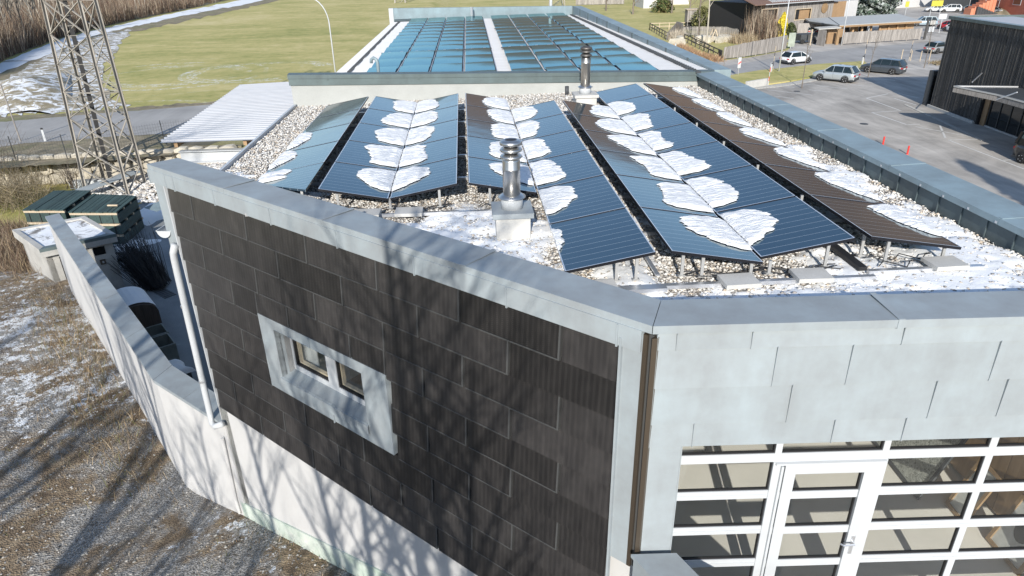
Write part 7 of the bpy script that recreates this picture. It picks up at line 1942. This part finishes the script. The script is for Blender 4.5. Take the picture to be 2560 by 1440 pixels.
thicket('tall_weeds', 'high tangled dry weeds at the left edge beside the concrete shed', farw, 700, .3, 1.3, .010, M['blade'], browns+dry[:2], 8, 12, .3)
n = 26000; bx = RNG.uniform(-22, -1.5, n); by = RNG.uniform(3, 26, n); rdv = right_dist(bx, by); nn_ = fbm(bx*.5, by*.5, 33)
sel = (rdv < -.05) & (nn_ < .56); bx, by = bx[sel], by[sel]; bz_ = slope_z(bx, by)-.005
me = pebbles('bank_stones', bx, by, bz_, .035, M['pebble'], 12, .6, [(.38, .37, .34), (.30, .285, .26), (.22, .21, .19), (.48, .46, .43), (.14, .13, .12)]); tag(link(me, 'bank_stones'), 'grey crushed stones scattered over the bank in the lower left', 'stones', None, 'stuff')

# --- bushes on the left
def bush(name, label, P, n, R, H, cols, seed, w_=.02, lean=.35):
    def smp(rg): a, q = rg.uniform(0, 2*PI), rg.uniform(0, 1)**.6*R; return (P.x+q*math.cos(a), P.y+q*math.sin(a), P.z)
    rg = np.random.default_rng(seed); m = MB(); r_ = random.Random(seed)
    for i in range(n):
        x, y, z = smp(rg); d = V(r_.gauss(0, lean), r_.gauss(0, lean), 1).normalized(); l = H*r_.uniform(.5, 1.1); p = V(x, y, z); q = p+d*l*.5+V(r_.uniform(-.1, .1), r_.uniform(-.1, .1), 0); m.tube([p, q, q+(d+V(r_.gauss(0, .4), r_.gauss(0, .4), 0)).normalized()*l*.5], [w_, w_*.7, w_*.3], 3, False)
        for j in range(3):
            s = q+V(r_.uniform(-.1, .1),)*0 if False else q; e = s+V(r_.gauss(0, .5), r_.gauss(0, .5), r_.uniform(0, .7))*l*.45; m.tube([s, e], [w_*.5, w_*.2], 3, False)
    o = m.build(name, cols); tag(o, label, 'bush'); return o
bush('bare_bush', 'dark tangled bare bush left of the green board stacks', at(30, 512, .2), 300, 1.9, 2.3, M['twig_pale'], 41, .016, .45)
bush('bare_bush', 'thin bare branches reaching in at the left edge above the board stacks', at(-30, 460, 1), 60, 1.4, 4.0, M['twig'], 42, .014, .4)
bush('bare_bush', 'small bare shrub in the white planter before the boulder wall', at(182, 470, .4), 26, .3, 1.9, M['twig'], 43, .02, .15)
bush('bare_bush', 'row of cut upright stems before the left end of the boulder wall', at(75, 455, .1), 40, 2.0, 2.0, M['twig_pale'], 44, .02, .08)

# --- trees on the right
yt = tree_proto('young_tree', 'young bare tree with a long shadow, left of the silver car', 61, 5.2, .055, M['bark'], M['twig'], nlev=3, nb=(9, 5, 4), first=.5, ratio=.28, up=.8, spread=.7)
yt.location = at(2004, 221, 0)
copy_tree(yt, at(2170, 193, 0), 2.0, 'young bare tree standing right before the dark grey estate car', .9)
copy_tree(yt, at(2310, 170, 0), 4.0, 'slightly leaning young bare tree near the corner of the black building', 1.0)
copy_tree(yt, at(1808, 180, .1), 1.2, 'small twiggy bare shrub-like tree right behind the parapet corner', .62)
ot = tree_proto('fruit_tree', 'gnarled bare fruit tree in the meadow, leftmost at the top edge', 71, 5.5, .22, M['bark'], M['twig'], nlev=3, nb=(7, 5, 5), first=.28, ratio=.55, up=.5, spread=1.0)
ot.location = at(1515, 27, 0)
for q, s, lab in (((1582, 36), 1.15, 'gnarled bare fruit tree on the meadow left of the red shuttered house'), ((1653, 31), .9, 'slim bare tree before the shrubs by the white house'), ((1679, 33), .95, 'pale slim tree right of the green bush by the white house'), ((1748, 38), 1.3, 'large bare tree behind the pale rail fence'), ((1806, 62), 1.25, 'bare tree left of the low plastered hut'), ((1843, 45), 1.0, 'bare apple tree under the barn eaves'), ((1905, 92), 1.2, 'bare pale tree growing close in front of the barn'), ((1723, 37), 1.0, 'small bare tree behind the play hut')):
    copy_tree(ot, at(*q, 0), random.uniform(0, 6), lab, s)
tl = tree_proto('bare_tree', 'tall slender pale trunked tree on the small lawn in the playground', 81, 11, .16, M['bark_pale'], M['twig'], nlev=3, nb=(7, 4, 3), first=.45, ratio=.32, up=.8, spread=.6)
tl.location = at(1765, 116, 0)
dk = tree_proto('bare_tree', 'dark forked tree in front of the picket fence', 83, 5.5, .16, M['bark'], M['twig'], nlev=3, nb=(5, 5, 4), first=.3, ratio=.5, up=.6, spread=.8)
dk.location = at(1745, 104, 0)
def leafy(name, label, P, H, R, n, leaf, pal, seed, shape='cone', cat='tree', trunk=True, z0=.1, mat=None):
    """evergreen crown made of many small leaf clumps over a trunk"""
    rg = np.random.default_rng(seed); t = thing(name, label, cat, tuple(P))
    if trunk: m = MB(); m.tube([P, P+V(0, 0, H*.8)], [R*.09, R*.02], 8); m.build('trunk', M['bark'], t)
    f = rg.uniform(0, 1, n)**(.85 if shape == 'cone' else 1); z = z0*H+f*(1-z0)*H
    rad = R*(1-f)**.75 if shape == 'cone' else R*np.sqrt(np.clip(1-(2*f-1)**2, 0, 1))
    a = rg.uniform(0, 2*PI, n); lob = .75+.35*np.sin(a*5+z*2.5)+.15*np.sin(a*11+z*6); q = rad*lob*rg.uniform(.45, 1.0, n)**.5
    c = np.stack([P.x+q*np.cos(a), P.y+q*np.sin(a), P.z+z-q*.15], 1)
    u = rg.normal(size=(n, 3)); u /= np.linalg.norm(u, axis=1)[:, None]; v = np.cross(u, rg.normal(size=(n, 3))); v /= np.linalg.norm(v, axis=1)[:, None]
    s = leaf*rg.uniform(.6, 1.5, (n, 1)); W = np.stack([c-u*s, c+v*s*.5, c+u*s, c-v*s*.5], 1).reshape(-1, 3); F = np.arange(n*4).reshape(n, 4)
    col = np.array(pal)[rg.integers(0, len(pal), n)]*rg.uniform(.7, 1.3, (n, 1)); me = npmesh('crown', W, F, mat or M['blade'], False, np.clip(col, 0, 1)); link(me, 'crown', t); return t
leafy('spruce_tree', 'big frosted grey-green spruce beside the barn', at(2163, 50, 0), 12, 6.2, 16000, .32, [(.20, .24, .20), (.30, .33, .30), (.12, .16, .13), (.42, .45, .43), (.05, .08, .05)], 91)
leafy('golden_cypress', 'bright yellow pointed cypress behind the curved plank fence', at(1952, 97, 0), 4.0, 1.5, 8000, .12, [(.75, .62, .05), (.62, .50, .04), (.82, .72, .12)], 92, z0=.02)
leafy('clipped_shrub', 'brown green conical shrub left of the yellow cypress', at(1934, 98, 0), 2.6, 1.1, 2200, .12, [(.16, .12, .05), (.10, .09, .04)], 93, 'round', 'shrub', False, 0)
leafy('clipped_shrub', 'dark green rounded shrub right of the yellow cypress', at(1955, 97, 0)+V(.9, -.6, 0), 2.5, 1.0, 2200, .12, [(.06, .08, .035), (.09, .11, .04)], 94, 'round', 'shrub', False, 0)
leafy('evergreen_bush', 'dark green bush at the foot of the trees by the white house', at(1655, 31, 0), 3.2, 2.8, 3000, .2, [(.05, .09, .03), (.12, .14, .05), (.20, .16, .08)], 95, 'round', 'shrub', False, 0)
leafy('evergreen_bush', 'olive green bush behind the playground trunk', at(1752, 78, 0), 4.2, 1.8, 2600, .16, [(.14, .15, .06), (.20, .19, .08), (.09, .10, .04)], 96, 'round', 'shrub', False, 0)
leafy('russet_bush', 'reddish brown bush at the left gable of the barn', at(1884, 80, 0)+V(0, 0, 2.2), 5.0, 2.6, 5000, .16, [(.20, .11, .08), (.14, .08, .06), (.26, .17, .12)], 97, 'round', 'shrub', False, 0, )
def scat(name, label, pts, n, hmin, hmax, w_, cols, seed, lean=.3, per=10, z=0.0, jit=6):
    def smp(rg):
        i = rg.integers(0, len(pts)-1); f = rg.uniform(0, 1); q = (pts[i][0]+(pts[i+1][0]-pts[i][0])*f+rg.normal(0, jit), pts[i][1]+(pts[i+1][1]-pts[i][1])*f+rg.normal(0, jit*.35)); P = at(*q, z); return (P.x, P.y, z)
    return thicket(name, label, smp, n, hmin, hmax, w_, M['blade'], cols, seed, per, lean)
scat('dry_bushes', 'tangle of dry stems in front of the barn wall', [(1872, 97), (1905, 99), (1925, 100)], 240, 1.5, 5.0, .03, browns+[(.5, .42, .32)], 101, .12, 10, 0, 7)
scat('dry_bushes', 'pale dry shrubs between the lawn and the curved plank fence', [(1822, 104), (1850, 107), (1880, 104)], 260, .4, 1.5, .025, [(.45, .38, .26), (.36, .28, .18), (.30, .22, .14)], 102, .3, 10, 0, 6)
scat('reed_bank', 'strip of rust brown dead plants on the slope beside the rear parapet', [(1696, 118), (1725, 132), (1760, 146), (1798, 152)], 420, .2, .8, .03, [(.42, .26, .15), (.50, .36, .22), (.30, .18, .11)], 103, .5, 10, 0, 5)
scat('dry_bushes', 'pale drooping dry plant below the stepped plank wall', [(1680, 98), (1700, 100)], 120, .5, 1.8, .03, [(.58, .52, .42), (.45, .38, .30)], 104, .35, 10, 0, 4)
scat('dry_grass', 'short dry grass on the little island by the silver hatchback', [(2330, 158), (2370, 154), (2400, 154)], 200, .05, .25, .02, dry, 105, .5, 8, .13, 5)
# dark conifers right of the roof, out of view: they cast the blotches on the car park
for i, (x, y, h) in enumerate(((17.5, 8, 15), (22, 5, 17), (27, 9, 15), (31, 6, 17))):
    leafy('conifer', 'dark conifer beside the forecourt right of the view, number %s from the building' % ['one', 'two', 'three', 'four'][i], V(x, y, 0), h, 2.6, 2600, .45, [(.04, .07, .03), (.06, .09, .04)], 120+i)
